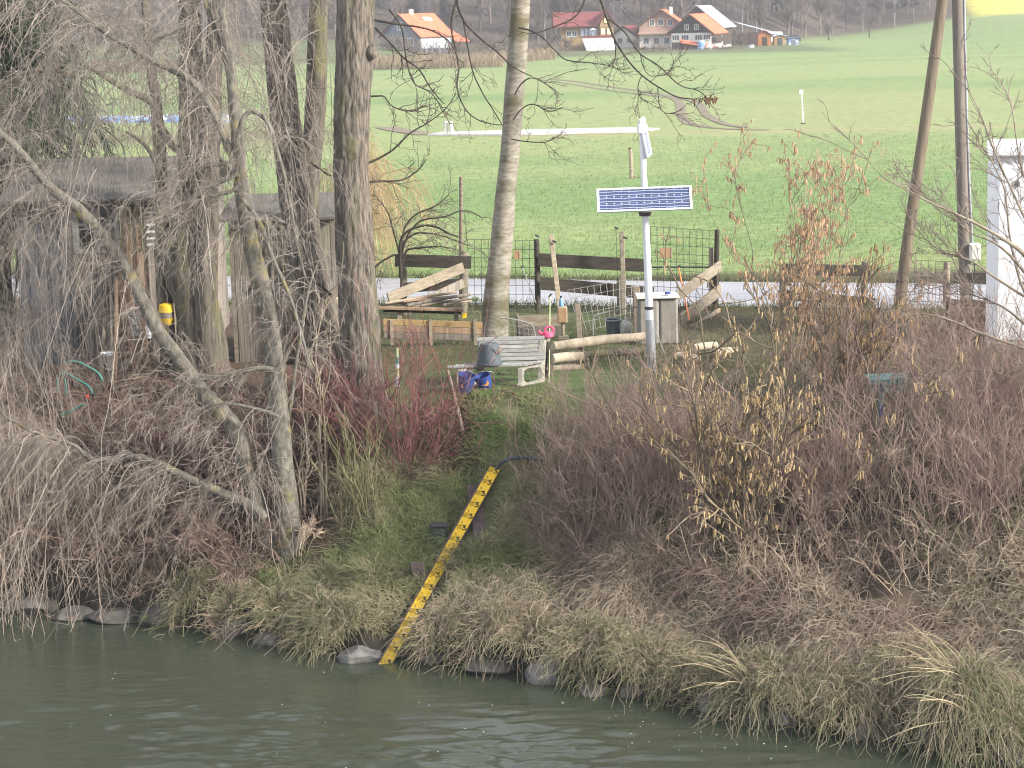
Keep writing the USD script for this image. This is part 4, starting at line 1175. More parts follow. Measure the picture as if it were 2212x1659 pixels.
D = 50.9
co = P(2140, 780, D); co[2] = -0.1
top = P(2125, 315, D)[2]
yw_ = math.radians(-13)
ex, ey, ez = A([math.cos(yw_), math.sin(yw_), 0]), A([-math.sin(yw_), math.cos(yw_), 0]), A([0, 0, 1.0])
co = A([P(2131, 550, D)[0], D, -0.1])
th = Thing("white_cabin", "tall white painted cabin with a round vent at the right edge", "cabin", co)
zj = P(2125, 338, D)[2]
th.add("wall", slab(co, ex * 4.2, ey * 2.4, ez * (zj - co[2] - 0.003)), "paint_white")
th.add("fascia", slab(co - ex * 0.03 - ey * 0.03 + ez * (zj - co[2]), ex * 4.26, ey * 2.46, ez * (top - zj)), "paint_white")
th.add("plinth", slab(co - ex * 0.025 - ey * 0.025 - ez * 0.3, ex * 4.25, ey * 2.45, ez * 0.55), "box_grey")
for q in (1.05, 2.1, 3.15):
    th.add("panel_joint", slab(co + ex * q - ey * 0.006 + ez * 0.27, ex * 0.025, ey * 0.012, ez * (zj - co[2] - 0.29)), "concrete")
vx = (P(2193, 396, D) - co)
vo = co + ex * (vx[0] / ex[0]) + ez * vx[2]
vt = th.add("vent", tube([vo - ey * 0.0, vo - ey * 0.035], 0.085, 20), "metal_zinc")
th.add("vent_slat", [slab(vo - ey * 0.042 - ex * 0.06 + ez * (k * 0.035 - 0.045), ex * 0.12, ey * 0.012, ez * 0.014) for k in range(3)], "metal_dark", parent=vt, kind="stuff")
# handwriting-like marks beside the right edge of the picture
lx = (P(2197, 612, D) - co)
lo = co + ex * (lx[0] / ex[0]) + ez * lx[2] - ey * 0.004
sc = []
for a0, pts2 in ((0.0, [(0, 0), (0.02, 0.05), (0.05, 0.06), (0.03, 0.01), (0.06, -0.02)]), (0.07, [(0, 0.0), (0.03, 0.07), (0.035, 0.0), (0.06, 0.05), (0.065, 0)]), (0.16, [(0, 0.0), (0.01, 0.06), (0.04, 0.05), (0.02, 0.02), (0.06, 0.0)])):
    for p_, q_ in zip(pts2[:-1], pts2[1:]):
        P0, P1 = lo + ex * (a0 + p_[0]) + ez * p_[1], lo + ex * (a0 + q_[0]) + ez * q_[1]
        sc.append(bar(P0, P1, 0.006, 0.013, side=ey))
th.add("lettering", sc, "ink", kind="stuff")

# ------------------------------------------------------------------ fence along the road
def fpost(name, label, x0, y0, x1, y1, D, w, m, D0=None, cat="fence post", square=False, capm=None):
    t, b = P(x0, y0, D0 or D), P(x1, y1, D)
    g = float(zg(b[0], D))
    b = b + (b - t) * max(0, (b[2] - g + 0.15) / max(1e-6, t[2] - b[2]))
    th = Thing(name, label, cat, (b[0], b[1], g))
    r = w * mpp(D) / 2
    if square:
        d = unit(t - b)
        th.add("post", bar(b, t, 2 * r, 1.5 * r, side=(1, 0, 0)), m)
    else:
        th.add("post", tube(*resample([b, (b + t) / 2 + A([r * 0.2, 0, 0]), t], [r * 1.08, r, r * 0.93], 0.25), sides=12, lump=0.08), m, True)
    th.add("cap", tube([t - A([0, 0, 0.005]), t + A([0, 0, 0.025])], [r * 0.93, r * 0.7], 12) if not square else slab(t + A([-r * 0.9, -r * 0.7, 0.0]), (1.8 * r, 0, 0), (0, 1.4 * r, 0), (0, 0, 0.02)), capm or m)
    return th


FD = 58.6
th = Thing("fence", "dark plank fence with wire mesh and posts along the near side of the road", "fence", P(1280, 660, FD))


def fp(x0, y0, x1, y1, D, w, m="wood_dark"):
    t, b = P(x0, y0, D), P(x1, y1, D)
    g = float(zg(b[0], D)); b = b + (b - t) * max(0, (b[2] - g + 0.2) / (t[2] - b[2]))
    r = w * mpp(D) / 2
    th.add("post", tube(*resample([b, (b + t) / 2, t], [r * 1.05, r, r * 0.95], 0.25), sides=12, lump=0.06), m, True)


fp(1159, 517, 1162, 650, FD + 0.1, 12)
fp(1549, 496, 1546, 668, FD - 0.2, 11)
fp(996, 382, 996, 560, FD + 0.4, 8.5, "wood_grey")
fp(1003, 545, 1001, 645, FD + 0.25, 19, "wood_grey")
fp(871, 548, 872, 655, FD + 0.4, 15, "wood_grey")
fp(1536, 535, 1538, 640, FD - 0.05, 11, "wood_grey")
fp(1340, 600, 1342, 670, FD - 0.4, 17, "wood_grey")
fp(1868, 566, 1866, 650, FD - 0.6, 15, "wood_grey")
fp(1690, 575, 1692, 660, FD - 0.4, 15, "wood_grey")
fp(2046, 566, 2044, 660, FD - 0.9, 14, "wood_grey")


def plank(x0, y0, x1, y1, hgt, D, D1=None, thick=0.05, m="wood_dark", t=None, ext=0.0):
    a, b = P(x0, y0, D), P(x1, y1, D1 or D)
    h = hgt * mpp(D)
    return (t or th).add("plank", bar(a, b, thick, h), m)


plank(853, 562, 1018, 567, 27, FD - 0.02)
plank(1162, 561, 1407, 574, 28, FD - 0.1)
plank(1166, 612, 1412, 634, 27, FD - 0.12)
plank(1690, 581, 1880, 585, 24, FD - 0.8)
plank(1690, 636, 1890, 655, 22, FD - 0.85)
plank(2060, 600, 2160, 600, 22, FD - 1.2)
plank(872, 622, 1000, 612, 22, FD - 0.2)


def wire_mesh(q, nx, ny, r=0.007, m="wire_green", parent=None, t=None):
    """Wires across the four corners q = TL, TR, BR, BL."""
    TL, TR, BR, BL = q
    out = []
    for k in range(nx + 1):
        s = k / nx
        out.append(tube([TL * (1 - s) + TR * s, BL * (1 - s) + BR * s], r, 4))
    for k in range(ny + 1):
        s = k / ny
        out.append(tube([TL * (1 - s) + BL * s, TR * (1 - s) + BR * s], r, 4))
    return (t or th).add("wire_mesh", out, m, kind="stuff")


wire_mesh((P(1010, 517, FD + 0.3), P(1158, 520, FD + 0.2), P(1160, 655, FD + 0.2), P(1010, 655, FD + 0.3)), 10, 7)
wire_mesh((P(1405, 489, FD + 0.1), P(1546, 499, FD), P(1545, 662, FD), P(1407, 655, FD + 0.1)), 10, 9)
wire_mesh((P(1975, 562, FD - 0.9), P(2068, 566, FD - 0.9), P(2068, 655, FD - 0.9), P(1975, 650, FD - 0.9)), 6, 5)
th.add("rail", tube([P(1408, 577, FD - 0.2), P(1540, 577, FD - 0.25)], 0.025, 8), "wire_green")

# things hanging on the mesh
for (x0, y0, x1, y1, D, lab) in ((1425, 536, 1452, 558, FD - 0.05, "square brown cardboard tile hanging on the tall mesh right of the solar mast"), (1110, 541, 1125, 560, FD + 0.1, "small brown tile hanging on the mesh right of the pale-barked trunk")):
    t = Thing("hanging_tile", lab, "tile", P((x0 + x1) / 2, y1, D))
    a = P(x0, y1, D - 0.03); w, h = (x1 - x0) * mpp(D), (y1 - y0) * mpp(D)
    t.add("tile", slab(a, (w, 0, 0), (0, 0.03, 0), (0, 0, h)), "cardboard")
    t.add("edge_strip", slab(a + A([w - 0.045, -0.012, 0.01]), (0.035, 0, 0), (0, 0.011, 0), (0, 0, h - 0.02)), "wood_pale")

# stakes, leaning boards, tools
fpost("leaning_stake", "long pale stake leaning left of the blue bottle, its top bent with a dark clip", 1190, 508, 1208, 660, FD - 1.2, 10, "wood_pale", D0=FD - 0.9, square=True, cat="stake")
fpost("leaning_stake", "upright grey stake left of the solar mast with a dark clip at its top", 1343, 502, 1347, 640, FD - 0.7, 10, "wood_grey", square=True, cat="stake")
fpost("short_stake", "short pale stake between the two piles of logs, dark at its foot", 1247, 656, 1256, 790, 50.3, 11.5, "wood_pale", square=True, cat="stake")
for q, (px, py, D) in enumerate(((1196, 519, FD - 1.0), (1349, 511, FD - 0.8), (1330, 490, FD - 0.6), (1159, 507, FD + 0.1))):
    t = P(px, py, D)
    th2 = Thing("dark_clip", ("dark clip at the top of the long leaning stake", "dark clip at the top of the upright grey stake", "small dark clip on a thin upright wire left of the solar mast", "dark knob on top of the black fence post")[q], "clip", t)
    th2.add("clip", slab(t - A([0.05, 0.06, 0.03]), (0.11, 0, -0.05), (0, 0.03, 0), (0.02, 0, 0.05)), "metal_dark")
    th2.add("wire", tube([t - A([0, 0.045, 0]), P(px + (2 if q != 2 else 6), py + (6 if q != 2 else 160), D)], 0.006, 4), "metal_dark")
for q, (x0, y0, x1, y1, h, D, D1, m, lab) in enumerate(((1462, 640, 1556, 574, 24, FD - 2.6, FD - 0.35, "wood_grey", "upper slanting grey plank propped against the corner post"), (1470, 692, 1556, 626, 27, FD - 2.9, FD - 0.35, "wood_grey", "lower slanting grey plank propped against the corner post"),
                                                (1490, 712, 1554, 672, 14, FD - 3.2, FD - 0.7, "wood_pale", "short slanting batten with an orange tip, under the propped planks"),
                                                (838, 644, 1000, 578, 23, FD - 1.5, FD - 0.05, "wood_pale", "broad pale plank slanting up to the tall grey post"), (880, 668, 1000, 612, 20, FD - 2.0, FD - 0.6, "board_weathered", "brown plank slanting beneath the broad pale one"))):
    a, b = P(x0, y0, D), P(x1, y1, D1)
    t = Thing("propped_plank", lab, "plank", (a[0], a[1], min(a[2], b[2])))
    t.add("board", bar(a, b, 0.06, h * mpp(D)), m)
    e = unit(b - a)
    t.add("end_grain", bar(b + e * 0.002, b + e * 0.012, 0.055, h * mpp(D) * 0.92), "paint_orange" if q == 2 else "wood_new")
for (x0, y0, x1, y1, r, D, D1, m, hm, lab) in ((1466, 578, 1489, 692, 0.022, FD - 0.5, FD - 3.0, "paint_orange", "wire_green", "orange-handled tool leaning on the propped planks"), (1503, 622, 1537, 690, 0.018, FD - 1.4, FD - 3.0, "wire_grey", "wire_grey", "thin grey hooked cane leaning on the propped planks"),
                                           (1188, 640, 1186, 832, 0.013, 49.0, 47.6, "cane_green", "metal_dark", "thin pale green cane standing before the log pile"), (1415, 712, 1450, 800, 0.012, 51.0, 50.0, "wire_grey", "wire_grey", "thin grey rod leaning on the grey box"),
                                           (1128, 578, 1158, 655, 0.014, FD - 0.1, FD - 1.0, "wire_grey", "metal_dark", "thin grey rod leaning against the mesh beside the pale-barked trunk")):
    a, b = P(x0, y0, D), P(x1, y1, D1)
    t = Thing("garden_tool", lab, "tool", b)
    t.add("handle", tube(*resample([b, (a + b) / 2, a], r, 0.3), sides=8), m, True)
    t.add("head", tube([a - A([0.03, 0, 0.02]), a + A([0.04, 0, 0.06])], r * 1.7, 8), hm)

# ------------------------------------------------------------------ bench and what stands round it
bl = P(1032, 800, 47.7); br_ = P(1178, 800, 47.7)
Lb = br_[0] - bl[0]
zgb = float(zg(bl[0] + Lb / 2, 47.3))
su = A([-0.76, -0.65, 0])
th = Thing("park_bench", "weathered grey slatted bench with concrete ring legs", "bench", (bl[0] + Lb / 2, 47.4, zgb))
zt = P(1100, 728, 47.75)[2]
zs = P(1080, 789, 47.2)[2]
bk = A([bl[0], 47.75, 0])
for k in range(6):
    z = zt - 0.078 - k * 0.092
    th.add("back_slat", slab(bk + A([0.0 + 0.003 * k, -0.10 + 0.02 * (5 - k) + 0.0, z]), (Lb, 0.0, 0.004 * (k % 2)), (0, 0.032, 0.006), (0, 0.016, 0.074)), "bench_wood")
so = A([bl[0], 47.68, zs - 0.05])
for k in range(4):
    o = so + su * (0.07 + 0.15 * k)
    th.add("seat_slat", slab(o - A([0.08 + 0.22 * k / 3, 0, 0.004 * k]), (Lb + 0.06 + 0.22 * k / 3, 0, 0), (0, 0.11, 0), (0, 0, 0.045)), "bench_wood")
from shapely.geometry import Polygon
outer = Polygon([(-0.10, zgb - zgb), (0.62, 0), (0.64, 0.07), (0.60, 0.12), (0.60, zs - zgb - 0.06), (0.02, zs - zgb - 0.05), (-0.10, zt - zgb - 0.05), (-0.17, zt - zgb - 0.07), (-0.10, 0.35)])
hole = Polygon([(0.02, 0.13), (0.44, 0.10), (0.53, 0.17), (0.52, zs - zgb - 0.15), (0.42, zs - zgb - 0.11), (0.06, zs - zgb - 0.13), (0.0, 0.3)]).buffer(0.02)
ring = outer.buffer(-0.012).buffer(0.012).difference(hole)
for x in (-0.02, Lb - 0.18):
    o = A([bl[0] + x, 47.66, zgb - 0.03])
    th.add("leg", prism(ring, o, su, (0, 0, 1.0), A([0.095, 0, 0])), "bench_concrete")
for x in (0.28, Lb - 0.22):
    th.add("back_strut", slab(bk + A([x, -0.04, zs - 0.05]), (0.05, 0, 0), (0, 0.03, 0), (0, 0.1, zt - zs)), "metal_zinc")
sx = P(1058, 790, 47.3)[0]
bb = A([sx, 47.42, zs + 0.0])
th = Thing("upturned_bucket", "dark slate bucket standing upside down on the bench seat", "bucket", bb)
th.add("bucket", lathe([(0.0, 0.0), (0.285, 0.0), (0.285, 0.03), (0.265, 0.04), (0.21, 0.47), (0.195, 0.485), (0, 0.485)], bb, 28), "plastic_slate", 35)
th.add("rim", lathe([(0.272, 0.0), (0.298, 0.0), (0.298, 0.035), (0.272, 0.035)], bb, 28), "plastic_slate", 35)
th.add("handle", tube(*resample([bb + A([0.24, -0.16, 0.25]), bb + A([0.2, -0.24, 0.36]), bb + A([0.10, -0.24, 0.40])], 0.012, 0.04), sides=6), "wood_pale", True)
for q, (px, py, D) in enumerate(((1004, 838, 46.95), (1049, 828, 47.25))):
    g = P(px, py, D); g[2] = float(zg(g[0], g[1])) - 0.01
    t = Thing("blue_bucket", ("blue bucket with an orange patch under the bench's left end", "blue bucket with an orange patch under the middle of the bench")[q], "bucket", g)
    hgt = (0.44, 0.32)[q]
    t.add("bucket", lathe([(0, 0), (0.15, 0), (0.20, hgt), (0.185, hgt), (0.145, 0.02), (0, 0.02)], g, 22, axis=(0.15 - 0.4 * q, -0.2, 1)), "plastic_blue", 35)
    pc = g + A([0.0, -0.185, hgt * 0.52])
    t.add("print", prism([(-0.07, -0.08), (0.06, -0.09), (0.085, -0.02), (0.05, 0.03), (0.055, 0.08), (0.0, 0.11), (-0.05, 0.075), (-0.045, 0.02), (-0.085, -0.02)], pc, (1, 0, 0), (0, -0.05, 1), (0, -0.012, 0)), "plastic_orange")
    t.add("handle", tube(*resample([g + A([-0.19, 0, hgt]), g + A([-0.1, -0.12, hgt + 0.08]), g + A([0.1, -0.12, hgt + 0.08]), g + A([0.19, 0, hgt])], 0.01, 0.05), sides=6), "metal_zinc", True)
g = P(1183, 808, 48.2); g[2] = float(zg(g[0], g[1]))
zt_ = P(1183, 728, 48.2)[2]
th = Thing("wooden_post", "short round wooden post at the right end of the bench", "post", g)
th.add("post", tube(*resample([g - A([0, 0, 0.1]), g + A([0.02, 0, 0.4]), A([g[0], g[1], zt_])], [0.085, 0.08, 0.075], 0.15), sides=12, lump=0.06), "wood_dark", True)
th.add("top", tube([A([g[0], g[1], zt_ - 0.1]), A([g[0], g[1], zt_ + 0.004])], 0.08, 12), "wood_pale")
pc = A([g[0] + 0.03, g[1], zt_ + 0.01])
th = Thing("toy_watering_can", "pink toy watering can on the post beside the bench", "watering can", pc)
th.add("body", lathe([(0, 0), (0.13, 0), (0.135, 0.02), (0.11, 0.11), (0.09, 0.12), (0, 0.12)], pc, 20), "plastic_pink", 35)
an = np.linspace(0, 2 * math.pi, 22)
th.add("handle", tube(np.column_stack([pc[0] + 0.03 + 0.10 * np.cos(an), np.full(22, pc[1]), pc[2] + 0.15 + 0.085 * np.sin(an)]), 0.026, 8, caps=False), "plastic_pink", True)
th.add("spout", tube(*resample([pc + A([-0.08, 0, 0.04]), pc + A([-0.17, 0, 0.08]), pc + A([-0.22, 0, 0.15])], [0.045, 0.035, 0.03], 0.05), sides=10), "plastic_pink", True)

# logs
for (x0, y0, x1, y1, r, D, D1, m, lab) in ((1194, 748, 1392, 727, 0.115, 49.6, 51.2, "wood_new", "long pale peeled log, topmost of the pile right of the bench"), (1194, 775, 1258, 770, 0.12, 49.3, 49.6, "wood_new", "short barkless log second in the pile right of the bench"),
                                          (1194, 797, 1258, 795, 0.085, 49.1, 49.3, "wood_pale", "lowest log of the pile right of the bench"), (1260, 766, 1400, 758, 0.09, 50.0, 51.0, "bark_grey", "dark bark-covered log under the long pale log"),
                                          (1462, 768, 1512, 776, 0.09, 50.0, 49.8, "wood_new", "short cut log lying left in the heap right of the solar mast"), (1500, 752, 1548, 746, 0.10, 50.4, 50.6, "wood_new", "short cut log at the top of the heap right of the solar mast"), (1548, 762, 1592, 756, 0.085, 50.0, 50.3, "wood_new", "short cut log lying right in the heap right of the solar mast")):
    a, b = P(x0, y0, D), P(x1, y1, D1)
    t = Thing("log", lab, "log", (a[0], a[1], min(a[2], b[2]) - r))
    t.add("log", tube(*resample([a, a * 0.6 + b * 0.4 + A([0, 0, 0.02]), b], [r, r * 1.04, r * 0.92], 0.15), sides=14, lump=0.10, caps=False), m, True)
    e = unit(b - a)
    for c_, s in ((a, 1), (b, -1)):
        rr_ = r if s == 1 else r * 0.92
        t.add("cut_end", tube([c_ + e * s * 0.02, c_ - e * s * 0.004], rr_ * 1.0, 14), "wood_new")

# board bed, hurdle, bird feeder, bottle
a, b = P(1118, 695, 53.0), P(1216, 691, 53.0)
th = Thing("raised_bed", "raised bed edged with pale boards behind the bench", "raised bed", (a[0], 53, float(zg(a[0], 53))))
th.add("board", bar(a, b, 0.05, 24 * mpp(53)), "wood_pale")
th.add("board", bar(a - A([0, 0, 0.27]), b - A([0, 0, 0.27]), 0.05, 22 * mpp(53)), "board_weathered")
for p_ in (a, b):
    th.add("corner_post", bar(p_ + A([0, 0.06, -0.55]), p_ + A([0, 0.06, 0.2]), 0.07, 0.07, side=(1, 0, 0)), "wood_grey")
hp = [P(x, y, 51.8) for x, y in ((1080, 686), (1110, 690), (1140, 698), (1149, 702), (1153, 712), (1158, 735), (1160, 760))]
th = Thing("tube_hurdle", "bent grey metal tube hurdle behind the bench back", "hurdle", (hp[-1][0], 51.8, float(zg(hp[-1][0], 51.8))))
th.add("frame", tube(*resample(hp, 0.018, 0.06), sides=8), "wire_grey", True)
wire_mesh((hp[0], hp[3], P(1157, 755, 51.8), P(1082, 750, 51.8)), 7, 5, 0.005, "wire_grey", t=th)
bp = P(1215, 700, 52.2)
th = Thing("bird_feeder", "pale wooden bird feeder box on a short stand", "bird feeder", (bp[0], 52.2, float(zg(bp[0], 52.2))))
w = 21 * mpp(52.2); h = 36 * mpp(52.2)
bo = P(1205, 699, 52.2)
th.add("box", slab(bo, (w, 0, 0), (0, 0.22, 0), (0, 0, h)), "wood_pale")
th.add("front", slab(bo + A([0.02, -0.016, 0.03]), (w - 0.04, 0, 0), (0, 0.015, 0), (0, 0, h - 0.06)), "cardboard")
th.add("stand", tube([P(1216, 728, 52.2) + A([0, 0.1, 0]), P(1216, 698, 52.2) + A([0, 0.1, 0])], 0.05, 8), "wood_pale")
th.add("foot", slab(P(1206, 734, 52.2), (0.26, 0, 0), (0, 0.2, 0), (0, 0, 0.09)), "wood_grey")
g = bo + A([0.10, 0.1, h + 0.004])
th = Thing("blue_bottle", "pale blue plastic bottle with dark cap standing on the bird feeder", "bottle", g)
th.add("bottle", lathe([(0, 0), (0.06, 0), (0.065, 0.02), (0.055, 0.12), (0.035, 0.19), (0.02, 0.22), (0, 0.22)], g, 16), "bottle_blue", 40)
th.add("cap", lathe([(0, 0.2205), (0.03, 0.2205), (0.03, 0.265), (0, 0.27)], g, 12), "metal_dark", 40)

# leaning wire panels in the garden, grey box, pail
th = Thing("wire_panel", "grey welded wire panel leaning between the stakes left of the solar mast", "wire panel", P(1300, 715, 55))
wire_mesh((P(1226, 627, 56.5), P(1394, 597, 56.5), P(1382, 690, 54.5), P(1256, 716, 54.5)), 12, 5, 0.007, "wire_grey")
th.add("frame", tube(*resample([P(1282, 735, 53), P(1280, 690, 53), P(1285, 681, 53), P(1300, 677, 53), P(1395, 660, 53)], 0.018, 0.1), sides=8), "wire_grey", True)
g = P(1380, 756, 52.5); g[2] = float(zg(g[0], 52.5)) - 0.02
x1 = P(1466, 740, 52.5)[0]; zt_ = P(1420, 645, 52.5)[2]
th = Thing("grey_box", "tall weathered grey cabinet with a pale lid behind the solar mast", "cabinet", g)
wd = x1 - g[0]
th.add("side_panel", slab(g, (wd * 0.52, 0, 0), (0, 0.75, 0), (0, 0, zt_ - g[2])), "box_grey")
th.add("side_panel", slab(g + A([wd * 0.522, 0.03, 0]), (wd * 0.478, 0, 0), (0, 0.70, 0), (0, 0, zt_ - g[2])), "box_grey")
th.add("lid", slab(g + A([-0.03, -0.05, zt_ - g[2] + 0.002]), (wd + 0.06, 0, 0), (0, 0.86, 0), (0, 0, 0.05)), "concrete")
th.add("knob", lathe([(0, 0), (0.08, 0), (0.07, 0.05), (0, 0.06)], g + A([wd * 0.75, 0.15, zt_ - g[2] + 0.09]), 12), "plastic_blue")
g = P(1325, 727, 53.6); g[2] = float(zg(g[0], 53.6)) + 0.1
th = Thing("grey_pail", "slate-grey pail standing behind the long pale log", "pail", g)
th.add("pail", lathe([(0, 0), (0.17, 0), (0.2, 0.42), (0.18, 0.42), (0.15, 0.02), (0, 0.02)], g, 18), "plastic_slate", 35)
th.add("rim", lathe([(0.19, 0.40), (0.215, 0.40), (0.215, 0.43), (0.19, 0.43)], g, 18), "metal_zinc", 35)
th = Thing("white_sack", "crumpled pale sack beside the slate-grey pail", "sack", g + A([0.3, 0, 0]))
b = trimesh.creation.icosphere(3, 1.0); v = b.vertices * A([0.17, 0.15, 0.24])
v = v * (1 + 0.35 * (meshkit.noise(b.vertices * 2.2 + 5)[:, None] - 0.5)) + g + A([0.33, -0.05, 0.16])
th.add("sack", (v, b.faces), "concrete", True)
th.add("tie", tube([g + A([0.33, -0.05, 0.38]), g + A([0.34, -0.05, 0.46])], [0.03, 0.06], 8), "concrete")
for q, (x0, y0, y1, D) in enumerate(((1386, 645, 690, 53.6), (1374, 620, 700, 54.5), (1184, 684, 708, 54.5))):
    fpost("short_stake", ("thin pale stake left of the grey cabinet", "dark-tipped stake behind the grey cabinet's left edge", "short pale stake behind the raised bed")[q], x0, y0, x0 + 3, y1, D, (13, 15, 9)[q], "wood_grey", square=True, cat="stake")

# timber bench with poles and a wood box
a, b = P(818, 664, 54.6), P(1000, 669, 54.6)
th = Thing("timber_trestle", "low timber trestle with a long reddish board, right of the furrowed trunk", "trestle", (a[0], 54.6, float(zg(a[0], 54.6))))
th.add("board", bar(a, b, 0.30, 0.075), "board_warm")
th.add("board", bar(a + A([0.1, 0.3, -0.10]), b + A([-.05, 0.3, -0.10]), 0.25, 0.10), "wood_dark")
for x in (862, 985):
    p_ = P(x, 672, 54.6); g = float(zg(p_[0], 54.6))
    th.add("leg", bar((p_[0], 54.65, g - 0.1), (p_[0], 54.65, p_[2] - 0.045), 0.12, 0.10, side=(1, 0, 0)), "wood_pale")
for q, (x0, y0, x1, y1, r, m) in enumerate(((832, 656, 986, 632, 0.035, "wood_pale"), (880, 660, 1016, 636, 0.045, "board_weathered"), (908, 661, 1006, 647, 0.035, "wood_grey"), (958, 660, 1018, 650, 0.03, "wood_pale"), (824, 659, 960, 645, 0.03, "wood_dark"), (870, 652, 1000, 640, 0.03, "board_warm"))):
    a_, b_ = P(x0, y0, 54.6 - 0.02 * q), P(x1, y1, 55.2 + 0.05 * q)
    t = Thing("pole_on_trestle", ("pale pole topmost on the trestle, reaching the tall post", "thick weathered pole reaching farthest right on the trestle", "grey pole in the middle of the trestle's heap", "short pale pole at the right end of the trestle's heap", "dark pole at the left of the trestle's heap", "reddish pole second from the top of the trestle's heap")[q], "pole", (a_[0], a_[1], min(a_[2], b_[2])))
    t.add("pole", tube(*resample([a_, (a_ + b_) / 2 + A([0, 0, 0.02]), b_], [r, r * 1.1, r * 0.9], 0.3), sides=8, lump=0.08), m, True)
    e_ = unit(b_ - a_)
    t.add("cut_end", tube([b_ - e_ * 0.01, b_ + e_ * 0.006], r * 0.92, 8), "wood_new")
a, b = P(828, 705, 53.2), P(1042, 712, 53.2)
th = Thing("wood_box", "brown boarded wood box below the trestle, half hidden by red twigs", "box", (a[0], 53.2, float(zg(a[0], 53.2))))
for k in range(3):
    th.add("board", bar(a + A([0, 0, 0.12 - 0.17 * k]), b + A([0, 0, 0.12 - 0.17 * k]), 0.04, 0.155), ("wall_ochre", "board_warm", "board_weathered")[k])
for x in (846, 930, 1026):
    p_ = P(x, 708, 53.2)
    th.add("batten", bar(p_ + A([0, -0.045, -0.45]), p_ + A([0, -0.045, 0.22]), 0.08, 0.03, side=(1, 0, 0)), "wood_pale")
p_ = P(1003, 682, 53.0)
th = Thing("yellow_tag", "small pale yellow tag pinned below the trestle", "tag", p_)
th.add("tag", slab(p_ - A([0.05, 0.06, 0.06]), (0.11, 0, 0.01), (0, 0.008, 0), (0.01, 0, 0.12)), "plastic_yellow")
th.add("pin", tube([p_ + A([0, -0.062, 0.04]), p_ + A([0, -0.075, 0.04])], 0.012, 8), "metal_dark")
p_ = P(1026, 646, 54.4)
th = Thing("yellow_float", "pale yellow-green float on the trestle's right end", "float", p_)
b = trimesh.creation.icosphere(2, 0.085)
th.add("float", (b.vertices * A([1.2, 1, 0.8]) + p_, b.faces), "cane_green", True)
th.add("cord", tube([p_ - A([0.1, 0, 0]), p_ - A([0.5, 0, 0.06])], 0.015, 6), "wood_grey")

# stakes in front
for (x0, y0, x1, y1, D, w, m, lab) in ((967, 802, 999, 930, 45.2, 8, "wood_grey", "grey leaning stake in the leaf litter left of the bench"),):
    fpost("leaning_stake", lab, x0, y0, x1, y1, D, w, m, D0=D + 0.5, cat="stake")
p_ = P(859, 835, 45.2)
th = Thing("marker_stick", "short stick with green and white bands at the foot of the furrowed trunk", "stick", p_)
h0 = 0
for k, (m, l) in enumerate((("paint_white", 0.22), ("cane_green", 0.2), ("paint_white", 0.08), ("plastic_teal", 0.16), ("cane_green", 0.2))):
    th.add("band", tube([p_ + A([0.005 * k, 0, h0 + 0.001]), p_ + A([0.005 * (k + 1), 0, h0 + l])], 0.05 - 0.004 * k, 10), m)
    h0 += l

# net-draped table, compost panel at the right
g = hit1(1925, 905)
s = mpp(g[1])
th = Thing("net_table", "rusty table frame draped with torn turquoise netting in the right-hand brush", "table", g)
zt_ = P(1920, 822, g[1])[2]
x0, x1 = P(1878, 830, g[1])[0], P(1966, 830, g[1])[0]
rng = seed("net")
gx_, gy_ = np.meshgrid(np.linspace(x0, x1, 14), np.linspace(0, 0.7, 8))
gz_ = zt_ + 0.06 * meshkit.noise(np.stack([gx_ * 5, gy_ * 5, gx_ * 0], -1))
i, j = np.meshgrid(np.arange(7), np.arange(13), indexing="ij")
th.add("cover", (np.stack([gx_, g[1] + gy_, gz_], -1).reshape(-1, 3), np.stack([i * 14 + j, i * 14 + j + 1, (i + 1) * 14 + j + 1, (i + 1) * 14 + j], -1).reshape(-1, 4)), "net_teal")
fr = []
for k in range(26):
    x = x0 + (x1 - x0) * (k + rng.uniform(0.1, 0.9)) / 26
    l = rng.uniform(0.1, 0.32)
    fr.append(slab((x, g[1] - 0.01, zt_ + 0.03 - l), (0.035, 0, 0), (0, 0.006, 0), (0.01, 0, l)))
th.add("fringe", fr, "net_teal", kind="stuff")
for x, m in ((1903, "net_teal"), (1955, "metal_rust"), (1885, "metal_rust")):
    p_ = P(x, 840, g[1])
    th.add("leg", bar((p_[0], g[1] + 0.06, float(zg(p_[0], g[1])) - 0.1), (p_[0], g[1] + 0.06, zt_ + 0.02), 0.10 if x == 1903 else 0.05, 0.05, side=(1, 0, 0)), m)
p_ = P(1905, 900, g[1] - 0.05)
th.add("tape", slab(p_ - A([0.05, 0, 0]), (0.10, 0, 0), (0, 0.02, 0), (0, 0, 0.24)), "plastic_blue")
a, b = P(2048, 672, 52.5), P(2140, 676, 52.5)
th = Thing("compost_bin", "low brown boarded bin against the white cabin", "compost bin", (a[0], 52.5, float(zg(a[0], 52.5))))
for k in range(4):
    th.add("board", bar(a + A([0, 0, 0.22 - 0.2 * k]), b + A([0, 0, 0.22 - 0.2 * k]), 0.04, 0.185), "board_warm")
for p_ in (a, b):
    th.add("corner_post", bar(p_ + A([0, 0.05, -0.9]), p_ + A([0, 0.05, 0.36]), 0.08, 0.06, side=(1, 0, 0)), "wood_dark")


